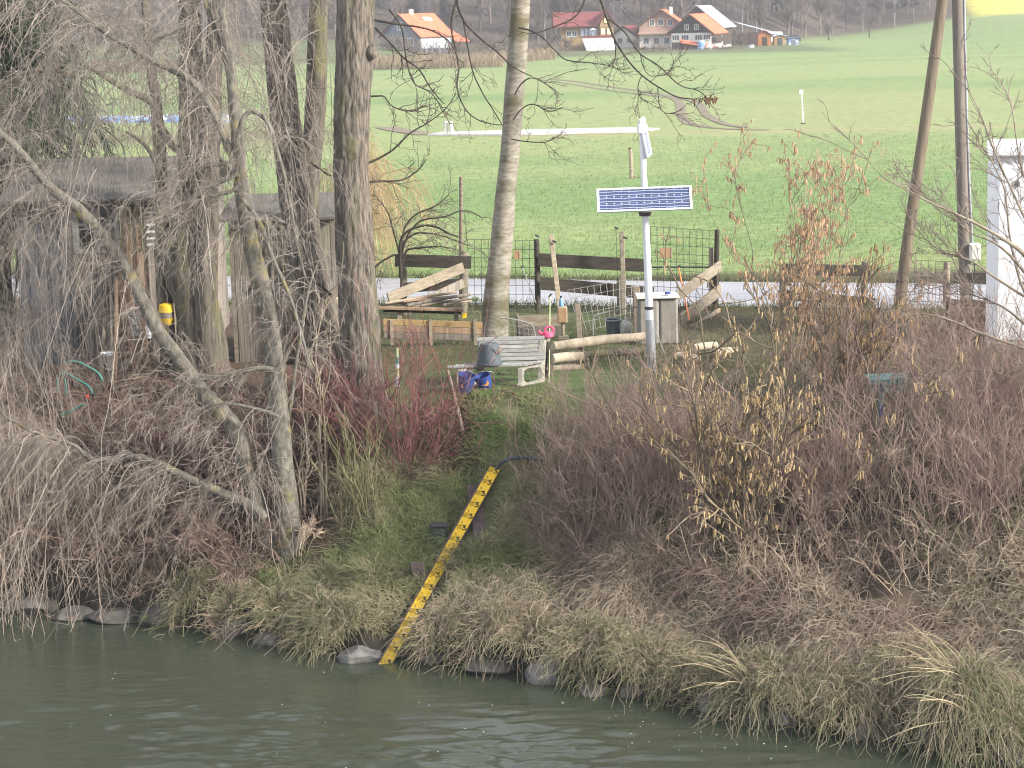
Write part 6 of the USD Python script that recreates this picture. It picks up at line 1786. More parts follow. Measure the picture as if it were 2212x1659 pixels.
spray(c, ls[3:4], 230, 2.2, (0.0, -0.2, -0.95), 8, 0.7, 3, 0.28, mean=(0.4, -0.3, 0.2), t0=0.2, cols=((0.25, 0.205, 0.165), (0.18, 0.14, 0.115), (0.31, 0.265, 0.215)))
spray(c, ls[4:], 48, 2.6, (0, -0.1, -0.8), 7, 0.8, 3, 0.3, mean=(0.2, -0.2, 0.1), t0=0.25)
cur.curves("twig", c, "twig", kind="stuff")

# fine twigs hanging between the trunks from crowns above the picture
rng = seed("curtain")
c = Curves()
n = 200
b = P(rng.uniform(100, 720, n), rng.uniform(-160, 300, n), rng.uniform(43.5, 49, n))
a1 = stems(rng, b, rand_dirs(rng, n, 0.8, (0, 0, -0.2)), rng.uniform(0.8, 2.6, n), bend=np.column_stack([np.zeros(n), np.zeros(n), np.full(n, -1.3)]), K=9, wob=0.16)
a2, _ = twigs(rng, a1, 7, 0.7, 0.8, (0, 0, -0.2), 0.1, 6, 0.2, -0.05)
a3, _ = twigs(rng, a2, 3, 0.28, 0.6, (0, 0, -0.08), 0.2, 4, 0.12, -0.1)
for a, w in ((a1, 0.013), (a2, 0.009), (a3, 0.008)):
    c.add(a, w, w * 0.5, tints(rng, len(a), *TAN, v=0.3))
t4.curves("twig", c, "twig", kind="stuff")

# spruce behind the shed, golden willow beyond the road
rng = seed("spruce")
b = P(-10, 600, 57.0); b[2] = 0
conifer("spruce", "dark green spruce behind the shed in the upper left corner", b, 20.0, 4.6, rng, ((0.022, 0.045, 0.024), (0.036, 0.062, 0.03), (0.05, 0.065, 0.035)), nb=340, w=0.024, bare=0.22)
rng = seed("golden")
b = PZ(790, 580, 0.0)
gw = Thing("golden_willow", "small weeping tree with golden twigs just beyond the road behind the furrowed tree", "tree", b)
gw.add("trunk", tube(*resample([b - A([0, 0, 0.2]), b + A([0.05, 0, 1.5]), b + A([0, 0, 3.2])], [0.13, 0.11, 0.06], 0.2), sides=12, lump=0.05), "bark_grey", True)
n = 46
a0 = stems(rng, np.repeat(b[None], n, 0) + A([0, 0, 1.0]) + rng.uniform(0, 1, (n, 1)) * A([0, 0, 2.2]), rand_dirs(rng, n, 0.6), rng.uniform(1.2, 2.8, n), bend=(0, 0, -0.4), K=8, wob=0.08)
c = Curves(); c.add(a0, 0.045, 0.02, tints(rng, n, (0.15, 0.11, 0.06)))
a1, _ = twigs(rng, a0, 11, 1.6, 0.5, (0, 0, -1.5), 0.25, 8, 0.06, 0.0)
a2, _ = twigs(rng, a1, 4, 0.5, 0.4, (0, 0, -0.35), 0.2, 4, 0.06, -0.3)
GOLD = ((0.36, 0.255, 0.14), (0.28, 0.20, 0.11), (0.43, 0.32, 0.19))
c.add(a1, 0.014, 0.009, tints(rng, len(a1), *GOLD)); c.add(a2, 0.011, 0.008, tints(rng, len(a2), *GOLD))
gw.curves("crown", c, "twig", kind="stuff")

# shrub arching over the left end of the fence
b = P(868, 610, FD - 0.8)
ash = Thing("arching_shrub", "leafless shrub with long arching twigs over the left end of the plank fence", "shrub", (b[0], b[1], 0))
lines = []
for pts in ([(866, 600, 8), (864, 535, 7), (869, 512, 6.5), (889, 495, 6), (918, 487, 5), (941, 490, 4.5), (972, 506, 3.6), (991, 512, 3)], [(867, 590, 6), (866, 535, 5.5), (880, 515, 5), (905, 503, 4.5), (941, 506, 4), (980, 518, 3), (1010, 530, 2)], [(868, 590, 6), (884, 538, 5), (910, 535, 4.5), (949, 532, 3.6), (969, 537, 2.6)],
            [(868, 585, 6), (855, 550, 5), (833, 560, 4.5), (815, 572, 3.6), (800, 590, 2.6)], [(868, 560, 5), (880, 510, 4.5), (915, 475, 4), (960, 468, 3.4), (1000, 455, 2.6), (1040, 470, 2)], [(866, 570, 5), (872, 500, 4.5), (900, 462, 4), (940, 445, 3), (970, 420, 2)], [(866, 560, 5), (850, 500, 4), (838, 460, 3), (815, 430, 2)]):
    q, r = traced(pts, FD - 0.8)
    q, r = resample(q, r, 0.08)
    ash.add("branch", tube(q, np.maximum(r, 0.014), 7, lump=0.05), "wood_dark", True)
    lines.append(q)
ls = line_stack(lines, 14); c = Curves()
a1, _ = twigs(rng, ls, 12, 0.8, 0.6, (0, 0, -0.25), 0.25, 6, 0.12, 0.1); a2, _ = twigs(rng, a1, 4, 0.3, 0.6, (0, 0, -0.05), 0.2, 4, 0.1, 0)
for a, w in ((a1, 0.018), (a2, 0.013)):
    c.add(a, w, w * 0.6, tints(rng, len(a), (0.10, 0.085, 0.07), (0.14, 0.115, 0.095)))
ash.curves("twig", c, "twig", kind="stuff")

# ------------------------------------------------------------------ shrubs on the bank


def shrub(name, label, base_pts, n, H, cols, tilt=0.3, sub=7, subL=0.6, ssub=4, ssL=0.25, w=0.028, bend=(0, 0, 0), mean=(0, 0, 1), jit=0.15, wob=0.08, cat="shrub", stem_cols=None, vH=(0.5, 1.1)):
    rg = seed(label)
    q = A(base_pts, float)
    g = hit(q[:, 0], q[:, 1])
    th = Thing(name, label, cat, g.mean(0))
    i = rg.integers(0, len(g), n)
    b = g[i] + rg.normal(0, jit, (n, 3)) * A([1, 1, 0]); b[:, 2] = zg(b[:, 0], b[:, 1]) - 0.05
    L = H * rg.uniform(vH[0], vH[1], n)
    s = stems(rg, b, rand_dirs(rg, n, tilt, mean), L, bend=A(bend) * L[:, None], K=9, wob=wob)
    c = Curves(); c.add(s, w, w * 0.35, tints(rg, n, *(stem_cols or cols)))
    th.curves("stem", c, "twig", kind="stuff")
    c = Curves()
    a1, _ = twigs(rg, s, sub, subL, 0.5, A(bend) * subL * 0.5, 0.2, 6, 0.12, 0.25)
    c.add(a1, w * 0.55, w * 0.3, tints(rg, len(a1), *cols))
    a2 = a1[:0]
    if ssub:
        a2, _ = twigs(rg, a1, ssub, ssL, 0.55, A(bend) * ssL * 0.3, 0.2, 4, 0.12, 0.2)
        c.add(a2, w * 0.42, w * 0.25, tints(rg, len(a2), *cols))
    th.curves("twig", c, "twig", kind="stuff")
    return th, s, a1, a2, rg


RED = ((0.165, 0.047, 0.05), (0.115, 0.038, 0.04), (0.20, 0.10, 0.09), (0.17, 0.12, 0.10))
MAUVE = ((0.235, 0.172, 0.145), (0.32, 0.255, 0.21), (0.15, 0.105, 0.09), (0.255, 0.155, 0.135))
BROWN = ((0.18, 0.135, 0.105), (0.26, 0.205, 0.16), (0.125, 0.09, 0.075))
RB = ((0.125, 0.062, 0.06), (0.16, 0.10, 0.085), (0.09, 0.055, 0.05))
shrub("red_dogwood", "crimson-twigged dogwood between the furrowed tree and the bench", [(840, 985), (865, 1000), (890, 985), (905, 1010), (925, 985), (870, 1030), (945, 960)], 52, 2.9, RED, 0.42, 6, 0.75, 3, 0.3, 0.024, mean=(0.03, 0, 1), wob=0.12)
shrub("red_dogwood", "dull red dogwood at the foot of the furrowed tree, on its left", [(700, 1010), (735, 1000), (760, 1020), (680, 985), (790, 1000)], 42, 2.4, RB + RED[:1], 0.3, 7, 0.6, 4, 0.28, 0.026)
shrub("red_dogwood", "dark reddish undergrowth shrub behind the willow's leaning stem", [(420, 1080), (470, 1100), (520, 1120), (380, 1060), (560, 1100), (330, 1040)], 90, 2.1, RB, 0.4, 7, 0.6, 4, 0.28, 0.024)
shrub("osier_stool", "clump of upright olive-green rods right of the leaning willow", [(765, 1120), (785, 1130), (800, 1110), (750, 1140)], 34, 2.3, ((0.17, 0.17, 0.085), (0.13, 0.115, 0.06)), 0.24, 3, 0.5, 0, 0.2, 0.03, cat="shrub")
shrub("sapling", "slim pale saplings standing between willow and furrowed tree", [(660, 1115), (690, 1130), (640, 1090), (705, 1100)], 9, 5.0, ((0.24, 0.20, 0.15), (0.19, 0.155, 0.115)), 0.07, 9, 0.6, 3, 0.25, 0.05, cat="sapling")
for k, (poly, n, H, lab) in enumerate(((((-160, 1170), (-60, 1180), (20, 1180), (90, 1200), (150, 1190), (230, 1210)), 95, 2.0, "tangled brown thicket at the left end of the bank"), (((250, 1190), (320, 1200), (400, 1190), (470, 1210), (540, 1200)), 85, 1.7, "tangled thicket overhanging the river left of the leaning willow"),
                                       (((60, 1020), (140, 1000), (220, 1010), (300, 990)), 80, 2.3, "thicket of dry brown stems below the turquoise hoops"), (((20, 880), (110, 900), (200, 890), (300, 900), (400, 890)), 80, 2.2, "thicket of brown stems in front of the shed"), (((480, 960), (560, 940), (640, 960), (700, 940)), 60, 2.2, "thicket of grey-brown stems under the willow trunks"))):
    shrub("thicket", lab, poly, n, H, BROWN + RB[:1], 0.5, 7, 0.65, 4, 0.3, 0.022, (-0.1, -0.1, -0.25), jit=0.4, wob=0.16, cat="thicket")
# mauve-brown brush right of the path
for lab, pts, n, H in (("dense fine mauve-brown brush just right of the grassy path", [(1235, 1040), (1275, 1075), (1320, 1060), (1370, 1100), (1300, 1120), (1400, 1060)], 330, 2.1), ("dense mauve-brown brush below the solar mast", [(1400, 1000), (1450, 1060), (1500, 1100), (1480, 1150), (1430, 1120), (1530, 1040), (1360, 980)], 340, 2.3),
                       ("mauve-brown brush between the hazel's foot and the turquoise-netted table", [(1700, 1090), (1760, 1060), (1820, 1080), (1780, 1120), (1850, 1080), (1720, 1020)], 260, 1.9), ("tall mauve-brown brush behind the turquoise-netted table", [(1840, 850), (1890, 925), (1905, 845), (1990, 850), (2060, 870), (1790, 870), (2010, 880)], 300, 2.5),
                       ("mauve-brown brush in front of the white cabin", [(2080, 960), (2140, 930), (2200, 960), (2260, 930), (2120, 1010), (2350, 960), (2440, 940)], 340, 3.0), ("dark brush at the right edge under the white cabin", [(2060, 1090), (2120, 1110), (2180, 1080), (2230, 1100), (2040, 1100), (2330, 1090), (2420, 1080)], 280, 2.0)):
    shrub("brush", lab, pts, int(n * 0.8), H, MAUVE, sub=6, subL=0.5, ssub=3, ssL=0.22, w=0.015, tilt=0.3, jit=0.55, wob=0.10, cat="brush", vH=(0.25, 1.15))


def hazel(label, pts, n, H, cols, catk, nc, lenc, tilt=0.22, w=0.06, sub=9, mean=(0, 0, 1)):
    th, s, a1, a2, rg = shrub("hazel", label, pts, n, H, cols, tilt, sub, 1.0, 4, 0.42, w, mean=mean, jit=0.10, wob=0.09, cat="shrub")
    src = np.concatenate([a2[:, -1], a2[:, -2], a1[:, -1], a1[:, 3]])
    b = src[rg.integers(0, len(src), nc)] + rg.normal(0, 0.02, (nc, 3))
    c = Curves()
    k = stems(rg, b, rand_dirs(rg, nc, 0.16, (0, 0, -1)), lenc * rg.uniform(0.6, 1.3, nc), K=3, wob=0.05)
    c.add(k, 0.026, 0.019, tints(rg, nc, *catk, v=0.22))
    th.curves("catkin", c, "blade", kind="stuff")


hazel("hazel bush hung with golden catkins, low on the right bank", [(1612, 1195), (1630, 1190), (1645, 1200), (1655, 1180)], 17, 4.6, ((0.16, 0.125, 0.085), (0.115, 0.09, 0.065)), ((0.40, 0.29, 0.15), (0.31, 0.22, 0.12), (0.46, 0.35, 0.19)), 1500, 0.12, tilt=0.36)
hazel("taller hazel bush with reddish-brown catkins, behind the mast against the meadow", [(1690, 800), (1712, 790), (1728, 805), (1700, 812)], 16, 5.4, ((0.22, 0.175, 0.13), (0.16, 0.125, 0.095)), ((0.46, 0.32, 0.20), (0.42, 0.29, 0.18), (0.40, 0.24, 0.15)), 2300, 0.11, tilt=0.22, w=0.028, sub=8, mean=(0.10, 0, 1))
hazel("third hazel with golden-brown catkins in front of the poles", [(1800, 860), (1830, 870), (1780, 880)], 12, 3.0, ((0.15, 0.12, 0.085), (0.11, 0.085, 0.065)), ((0.36, 0.25, 0.13), (0.30, 0.19, 0.10)), 900, 0.12, tilt=0.35, w=0.04)

# long bare branches reaching in from the right
gB2 = hit1(2330, 980)
rb = Thing("bare_tree", "leafless shrub tree at the right edge, its long branches crossing the poles and the cabin", "tree", gB2)
lines = []
Dr = gB2[1]
for pts in ([(2330, 985, 26), (2300, 800, 22), (2262, 640, 18), (2212, 550, 14), (2160, 512, 11), (2108, 483, 9), (2060, 460, 8), (2008, 437, 6.5), (1960, 410, 5), (1908, 383, 4), (1875, 345, 3), (1852, 320, 2)], [(2325, 985, 24), (2300, 880, 20), (2260, 790, 15), (2212, 753, 11), (2160, 735, 9), (2102, 713, 8), (2060, 695, 6.5), (2025, 683, 5.5), (1990, 678, 4), (1942, 683, 3)],
            [(2262, 640, 12), (2215, 590, 10), (2175, 545, 8), (2140, 520, 7), (2100, 505, 5), (2040, 450, 4), (1990, 420, 3)], [(2300, 800, 14), (2250, 560, 10), (2190, 420, 7), (2150, 330, 5), (2120, 250, 3.5), (2090, 190, 2.5)], [(2310, 850, 12), (2240, 480, 9), (2200, 330, 6), (2185, 230, 4), (2160, 170, 3)],
            [(2212, 640, 9), (2150, 600, 7), (2090, 560, 5), (2040, 545, 4), (1985, 500, 3)], [(2325, 940, 14), (2260, 860, 11), (2190, 820, 8), (2120, 800, 6), (2040, 800, 4.5), (1960, 830, 3)], [(2212, 700, 8), (2160, 660, 6), (2110, 640, 5), (2050, 610, 3.5), (2000, 600, 2.5)], [(2255, 700, 10), (2205, 610, 8), (2180, 500, 6), (2172, 420, 5), (2140, 345, 4), (2100, 290, 3)]):
    q, r = traced(pts, Dr + len(lines) * 0.12)
    q, r = resample(q, r, 0.09)
    rb.add("branch", tube(q, np.maximum(r * 0.7, 0.010), 9, lump=0.05), "bark_lichen" if r[0] > 0.2 else "wood_grey", True)
    lines.append(q)
rng = seed("right twigs")
ls = line_stack(lines, 18); c = Curves()
a1, _ = twigs(rng, ls, 14, 1.1, 0.45, (0, 0, 0.1), 0.25, 7, 0.10, 0.2); a2, _ = twigs(rng, a1, 4, 0.4, 0.5, (0, 0, 0.02), 0.2, 5, 0.1, 0.1); a3, _ = twigs(rng, a2, 2, 0.16, 0.6, (0, 0, 0), 0.2, 3, 0.1, 0.1)
for a, w in ((a1, 0.016), (a2, 0.011), (a3, 0.010)):
    c.add(a, w, w * 0.6, tints(rng, len(a), (0.17, 0.135, 0.115), (0.13, 0.10, 0.09), (0.22, 0.18, 0.15)))
rb.curves("twig", c, "twig", kind="stuff")

# ------------------------------------------------------------------ grass, litter, tussocks
rng = seed("bank grass")


def grass(c, poly, n, L, w, cols, lean=(0, -0.35, 0.55), spread=0.5, drop=-0.7, K=5, v=0.28, t_min=0.42):
    q = in_poly(rng, poly, n)
    b = hit(q[:, 0], q[:, 1])
    b = b[(b[:, 1] - yw(b[:, 0])) > t_min]
    k = (b[:, 1] - GY0) / (GY1 - GY0)          # the gauge is kept clear, but for a few blades at its middle
    b = b[(np.abs(b[:, 0] - GX0 - (GX1 - GX0) * k - 0.12) > 0.42) | (k > 1.05) | ((np.abs(k - 0.47) < 0.06) & (rng.uniform(0, 1, len(b)) < 0.35))]
    b = b[meshkit.noise(b * A([1.7, 1.7, 0]) + 3, 8) > 0.27]
    n = len(b)
    # clumps: blades of one spot lean alike
    cl = meshkit.noise(b * A([1.1, 1.1, 0]) + 7, 3)[:, None] * 6.28
    d = unit(A(lean) + 0.5 * np.concatenate([np.cos(cl), np.sin(cl), 0 * cl], 1) + spread * rng.normal(0, 1, (n, 3)))
    LL = L * rng.uniform(0.4, 1.3, n) * np.clip((b[:, 1] - yw(b[:, 0])) / 1.5, 0.42, 1)
    s = stems(rng, b - A([0, 0, 0.02]), d, LL, bend=A([0, -0.15, drop]) * LL[:, None], K=K, wob=0.24)
    cn = meshkit.fbm(b * A([0.9, 0.9, 0]), 3, 5)
    w_ = smooth((cn - 0.35) / 0.3)[:, None]
    half = max(1, len(cols) // 2)
    tn = tints(rng, n, *cols[:half], v=v) * (1 - w_) + tints(rng, n, *cols[half:], v=v) * w_
    c.add(s, w * rng.uniform(0.7, 1.3, n), w * 0.35, tn)


c = Curves()
GREEN = ((0.145, 0.205, 0.07), (0.20, 0.23, 0.105), (0.26, 0.225, 0.13))
OLIVE = ((0.225, 0.24, 0.115), (0.165, 0.21, 0.08), (0.37, 0.32, 0.215), (0.285, 0.265, 0.16))
grass(c, [(985, 850), (1190, 842), (1215, 930), (1130, 1010), (1040, 1000), (1010, 900)], 5200, 0.13, 0.018, GREEN, lean=(0, -0.1, 0.8), drop=-0.2, K=3)
grass(c, [(1010, 960), (1180, 960), (1200, 1100), (1100, 1250), (960, 1300), (880, 1250), (760, 1180), (850, 1060), (1000, 1030)], 10000, 0.30, 0.013, OLIVE)
grass(c, [(560, 1240), (700, 1190), (860, 1180), (960, 1250), (900, 1330), (800, 1400), (700, 1400), (600, 1370), (540, 1300)], 10000, 0.36, 0.012, OLIVE)
grass(c, [(960, 1160), (1120, 1100), (1260, 1120), (1200, 1300), (1000, 1300)], 6500, 0.34, 0.012, OLIVE)
grass(c, [(1400, 800), (1800, 740), (2100, 780), (2500, 830), (2500, 1050), (1900, 1000), (1500, 1000), (1400, 900)], 6200, 0.28, 0.018, ((0.085, 0.11, 0.035), (0.12, 0.10, 0.06)), lean=(0, -0.1, 0.8))
grass(c, [(820, 690), (1400, 700), (1700, 690), (2100, 720), (2100, 800), (1400, 830), (1180, 800), (820, 850)], 4200, 0.18, 0.018, ((0.07, 0.105, 0.032), (0.11, 0.10, 0.05)), lean=(0, -0.1, 0.8), K=3)
grass(c, [(690, 1010), (900, 1000), (1000, 1000), (1010, 1060), (900, 1130), (740, 1180)], 4200, 0.30, 0.012, OLIVE)
grass(c, [(815, 660), (1400, 668), (1700, 665), (2100, 690), (2100, 790), (1400, 800), (1180, 790), (820, 800)], 4200, 0.42, 0.011, ((0.24, 0.195, 0.14), (0.16, 0.12, 0.085), (0.10, 0.13, 0.05), (0.19, 0.15, 0.10)), lean=(0, 0, 1), spread=0.35, drop=-0.25)
single_curves("bank_grass", "green and olive grass on the bank and round the bench", "grass", c, "blade", kind="stuff")
c = Curves()
DRY = ((0.42, 0.355, 0.27), (0.31, 0.255, 0.195), (0.50, 0.43, 0.33), (0.25, 0.195, 0.155), (0.28, 0.245, 0.175))
MDRY = ((0.30, 0.23, 0.19), (0.205, 0.15, 0.13), (0.42, 0.35, 0.275), (0.24, 0.20, 0.15))
grass(c, [(900, 1330), (1010, 1260), (1200, 1240), (1420, 1300), (1520, 1420), (1500, 1520), (1260, 1470), (1000, 1425), (900, 1400)], 12500, 0.85, 0.011, DRY, lean=(0.1, -0.5, 0.4), drop=-0.8)
grass(c, [(1200, 1160), (1500, 1180), (1800, 1140), (2212, 1130), (2560, 1120), (2620, 1440), (2212, 1420), (1800, 1400), (1500, 1380), (1300, 1300)], 16000, 0.7, 0.0105, MDRY, lean=(0.0, -0.4, 0.5), spread=0.65, drop=-0.7)
grass(c, [(1450, 1380), (1800, 1380), (2250, 1380), (2600, 1400), (2640, 1680), (2250, 1640), (2000, 1605), (1700, 1560), (1500, 1520)], 17500, 0.88, 0.011, DRY, lean=(0.15, -0.5, 0.4), drop=-0.8)
grass(c, [(1960, 1100), (2250, 1080), (2250, 1400), (2050, 1350)], 2500, 0.40, 0.016, OLIVE)
grass(c, [(1100, 1100), (1300, 1130), (1560, 1180), (1500, 1260), (1200, 1240)], 5500, 0.6, 0.010, MDRY, lean=(0, -0.3, 0.7), spread=0.6, drop=-0.5)
grass(c, [(-300, 1130), (0, 1150), (300, 1180), (560, 1210), (580, 1360), (300, 1330), (0, 1300), (-300, 1270)], 5600, 0.4, 0.015, ((0.15, 0.115, 0.085), (0.10, 0.085, 0.055), (0.12, 0.125, 0.05)))
grass(c, [(-300, 880), (600, 930), (860, 1030), (760, 1180), (300, 1180), (-300, 1140)], 5400, 0.42, 0.014, ((0.15, 0.115, 0.085), (0.11, 0.075, 0.06), (0.20, 0.155, 0.11)), spread=0.8)
single_curves("dry_grass", "dry tan and brown grass matted over the bank", "grass", c, "blade", kind="stuff")

# tall pale stalks sticking out of the brush and reed plumes
c = Curves()
q = in_poly(rng, [(1220, 1000), (1500, 1130), (1900, 1000), (2212, 1000), (2212, 1300), (1600, 1300), (1250, 1150)], 420)
b = hit(q[:, 0], q[:, 1]); n = len(b)
s = stems(rng, b, rand_dirs(rng, n, 0.35), rng.uniform(0.7, 1.7, n), bend=(0.0, -0.1, -0.25), K=7, wob=0.08)
c.add(s, 0.016, 0.008, tints(rng, n, (0.36, 0.29, 0.21), (0.27, 0.21, 0.155)))
a, _ = twigs(rng, s, 3, 0.3, 0.5, (0, 0, -0.05), 0.4, 4, 0.1, 0.2)
c.add(a, 0.010, 0.006, tints(rng, len(a), (0.30, 0.24, 0.18)))
single_curves("dry_stalks", "tall pale dead stalks standing in the brush of the right bank", "stalks", c, "twig", kind="stuff")
for k, (px, py, hgt, lab) in enumerate(((1690, 1150, 1.0, "pale curling reed plume right of the hazel's foot"), (1665, 1125, 0.9, "pale curling reed plume touching the hazel's foot"), (1725, 1150, 0.8, "small pale reed plume in the brush, right of two others"), (1915, 1050, 1.0, "pale reed plume below the turquoise-netted table"), (1985, 1060, 0.9, "bent pale reed plume right of the turquoise-netted table"), (645, 1215, 1.05, "white reed plume against the leaning willow's foot"), (655, 1222, 0.9, "shorter white reed plume right of the willow's foot"))):
    g = hit1(px, py)
    t = Thing("reed_plume", lab, "reed", g)
    rg = np.random.default_rng(300 + k)
    s = stems(rg, np.repeat(g[None], 3, 0) + rg.normal(0, 0.04, (3, 3)) * A([1, 1, 0]), rand_dirs(rg, 3, 0.18), hgt * rg.uniform(0.8, 1.1, 3), bend=A([[0.25, 0, -0.15]] * 3) * hgt, K=8, wob=0.05)
    cc = Curves(); cc.add(s, 0.014, 0.008, tints(rg, 3, (0.40, 0.33, 0.23))); t.curves("stalk", cc, "twig", kind="stuff")
    cc = Curves()
    a, _ = twigs(rg, s, 34, 0.16, 0.35, (0.03, 0, -0.06), 0.74, 4, 0.1, -0.1)
    cc.add(a, 0.022, 0.008, tints(rg, len(a), (0.58, 0.46, 0.36), (0.42, 0.35, 0.26))); t.curves("plume", cc, "blade", kind="stuff")

# fallen leaves
v, f, tn = [], [], []
rng = seed("litter")
for poly, n in (([(890, 880), (1000, 870), (1040, 960), (1030, 1030), (900, 1040), (850, 980)], 2600), ([(0, 900), (700, 960), (860, 1020), (760, 1170), (500, 1180), (0, 1170)], 2200), ([(1250, 980), (1700, 1050), (2212, 1000), (2212, 1200), (1500, 1250)], 1500), ([(960, 835), (1180, 830), (1200, 860), (960, 880)], 350)):
    q = in_poly(rng, poly, n)
    b = hit(q[:, 0], q[:, 1])
    a = rng.uniform(0, 2 * np.pi, n); sz = rng.uniform(0.025, 0.06, n)
    e1 = unit(np.column_stack([np.cos(a), np.sin(a), rng.normal(0, 0.4, n)])) * sz[:, None]
    e2 = unit(np.column_stack([-np.sin(a), np.cos(a), rng.normal(0, 0.4, n)])) * sz[:, None] * 0.6
    o = b + A([0, 0, 0.02]) + np.column_stack([0 * a, 0 * a, rng.uniform(0, 0.04, n)])
    k = sum(len(x) for x in v)
    v.append(np.stack([o - e1, o - e2, o + e1, o + e2], 1).reshape(-1, 3))
    i = k + 4 * np.arange(n)[:, None]
    f.append(np.vstack([i + A([0, 1, 2]), i + A([0, 2, 3])]))
    tn.append(np.repeat(tints(rng, n, (0.17, 0.095, 0.062), (0.095, 0.058, 0.045), (0.26, 0.165, 0.11)), 4, 0))
single("leaf_litter", "fallen brown leaves under the dogwood and the brush", "leaves", (np.vstack(v), np.vstack(f)), "blade", kind="stuff", tint=np.vstack(tn), base=False)

TUS = [(402, 1352, 0.75, 0.4, "green-tipped tussock at the water, left of the leaning willow"), (502, 1332, 0.6, 0.55, "straw-coloured tussock above the second boulder from the left"), (600, 1345, 0.75, 0.55, "big drooping tussock at the water below the leaning willow"), (690, 1375, 0.85, 0.55, "widest drooping tussock at the water left of the gauge"), (640, 1400, 0.55, 0.4, "low yellow-green tussock dipping into the river"), (740, 1345, 0.7, 0.5, "tussock hanging over the dark gap left of the gauge"),
       (945, 1375, 0.75, 0.7, "pale straw tussock just right of the gauge's foot"), (1040, 1360, 0.8, 0.7, "large straw tussock above the mossy boulder"), (1140, 1380, 0.85, 0.7, "straw tussock leaning over the slanting boulder"), (1285, 1490, 0.85, 0.35, "bright green-hearted tussock standing in the river right of the mossy boulder"), (1420, 1490, 0.7, 0.55, "tussock at the water in the middle of the right bank"), (1480, 1535, 0.7, 0.5, "low tussock left of the grey boulders"),
       (1628, 1540, 0.95, 0.5, "tussock with blades sweeping left over the grey boulders"), (1560, 1500, 0.7, 0.6, "straw tussock above the grey boulders"), (1830, 1555, 0.95, 0.75, "broad straw tussock hanging over the dark undercut"), (1930, 1570, 0.85, 0.75, "straw tussock right of the dark undercut"), (2060, 1600, 1.0, 0.65, "large tawny tussock at the water near the right corner"), (2150, 1620, 1.0, 0.5, "tall green and straw tussock in the lower right corner"), (2080, 1480, 1.1, 0.5, "tall tussock with long stalks leaning left, right bank"), (1960, 1440, 0.8, 0.55, "middle-sized tussock above the broad straw one"),
       (1250, 1400, 0.8, 0.75, "matted straw tussock in the middle of the slope"), (1370, 1420, 0.75, 0.75, "matted tussock right of the slope's middle"), (1700, 1470, 0.8, 0.7, "matted tussock below the hazel's foot"), (1760, 1530, 0.7, 0.6, "small tussock between boulder and broad straw tussock"), (700, 1270, 0.5, 0.3, "green tussock on the grassy slope left of the gauge"), (820, 1240, 0.45, 0.25, "low green tussock beside the gauge's middle"), (1010, 1210, 0.55, 0.25, "bright green tussock right of the gauge's middle"), (2200, 1560, 0.8, 0.4, "green tussock at the right edge")]
for k, (px, py, H, dry, lab) in enumerate(TUS):
    g = hit1(px, py)
    for _ in range(20):
        if g[1] - yw(g[0]) < 0.3:
            g[1] += 0.06
    g[2] = float(zg(g[0], g[1]))
    rg = np.random.default_rng(500 + k)
    t = Thing("grass_tussock", lab, "tussock", g)
    n = 560
    H *= 1.2
    a = rg.uniform(0, 2 * np.pi, n); rad = 0.24 * np.sqrt(rg.uniform(0, 1, n))
    b = g + np.column_stack([rad * np.cos(a) * 1.5, rad * np.sin(a), 0 * a - 0.02]); b[:, 2] = zg(b[:, 0], b[:, 1]) - 0.03
    d = unit(np.column_stack([np.cos(a), np.sin(a) - 0.35, rg.uniform(1.0, 3.2, n)]) + rg.normal(0, 0.4, (n, 3)) + A([-0.2 if "left" in lab else 0.05, -0.2, 0]))
    L = H * rg.uniform(0.45, 1.15, n)
    s = stems(rg, b, d, L, bend=np.column_stack([0 * L, -0.25 * L, -0.72 * L]), K=7, wob=0.2)
    isdry = rg.uniform(0, 1, n) < dry
    tn = np.where(isdry[:, None], tints(rg, n, (0.34, 0.285, 0.20), (0.25, 0.205, 0.145), (0.42, 0.355, 0.26)), tints(rg, n, (0.14, 0.17, 0.065), (0.22, 0.22, 0.115), (0.19, 0.195, 0.12)))
    cc = Curves(); cc.add(s, 0.011 * rg.uniform(0.7, 1.3, n), 0.004, tn)
    t.curves("blade", cc, "blade", kind="stuff")
    if k in (12, 17, 18):
        n = 20
        s = stems(rg, np.repeat(g[None], n, 0) + rg.normal(0, 0.1, (n, 3)) * A([1.5, 1, 0]), rand_dirs(rg, n, 0.22, (-0.55, -0.1, 0.75)), rg.uniform(1.0, 1.9, n), bend=(-0.1, 0, -0.35), K=8, wob=0.04)
        cc = Curves(); cc.add(s, 0.012, 0.006, tints(rg, n, (0.40, 0.33, 0.22), (0.30, 0.25, 0.15)))
        t.curves("stalk", cc, "twig", kind="stuff")

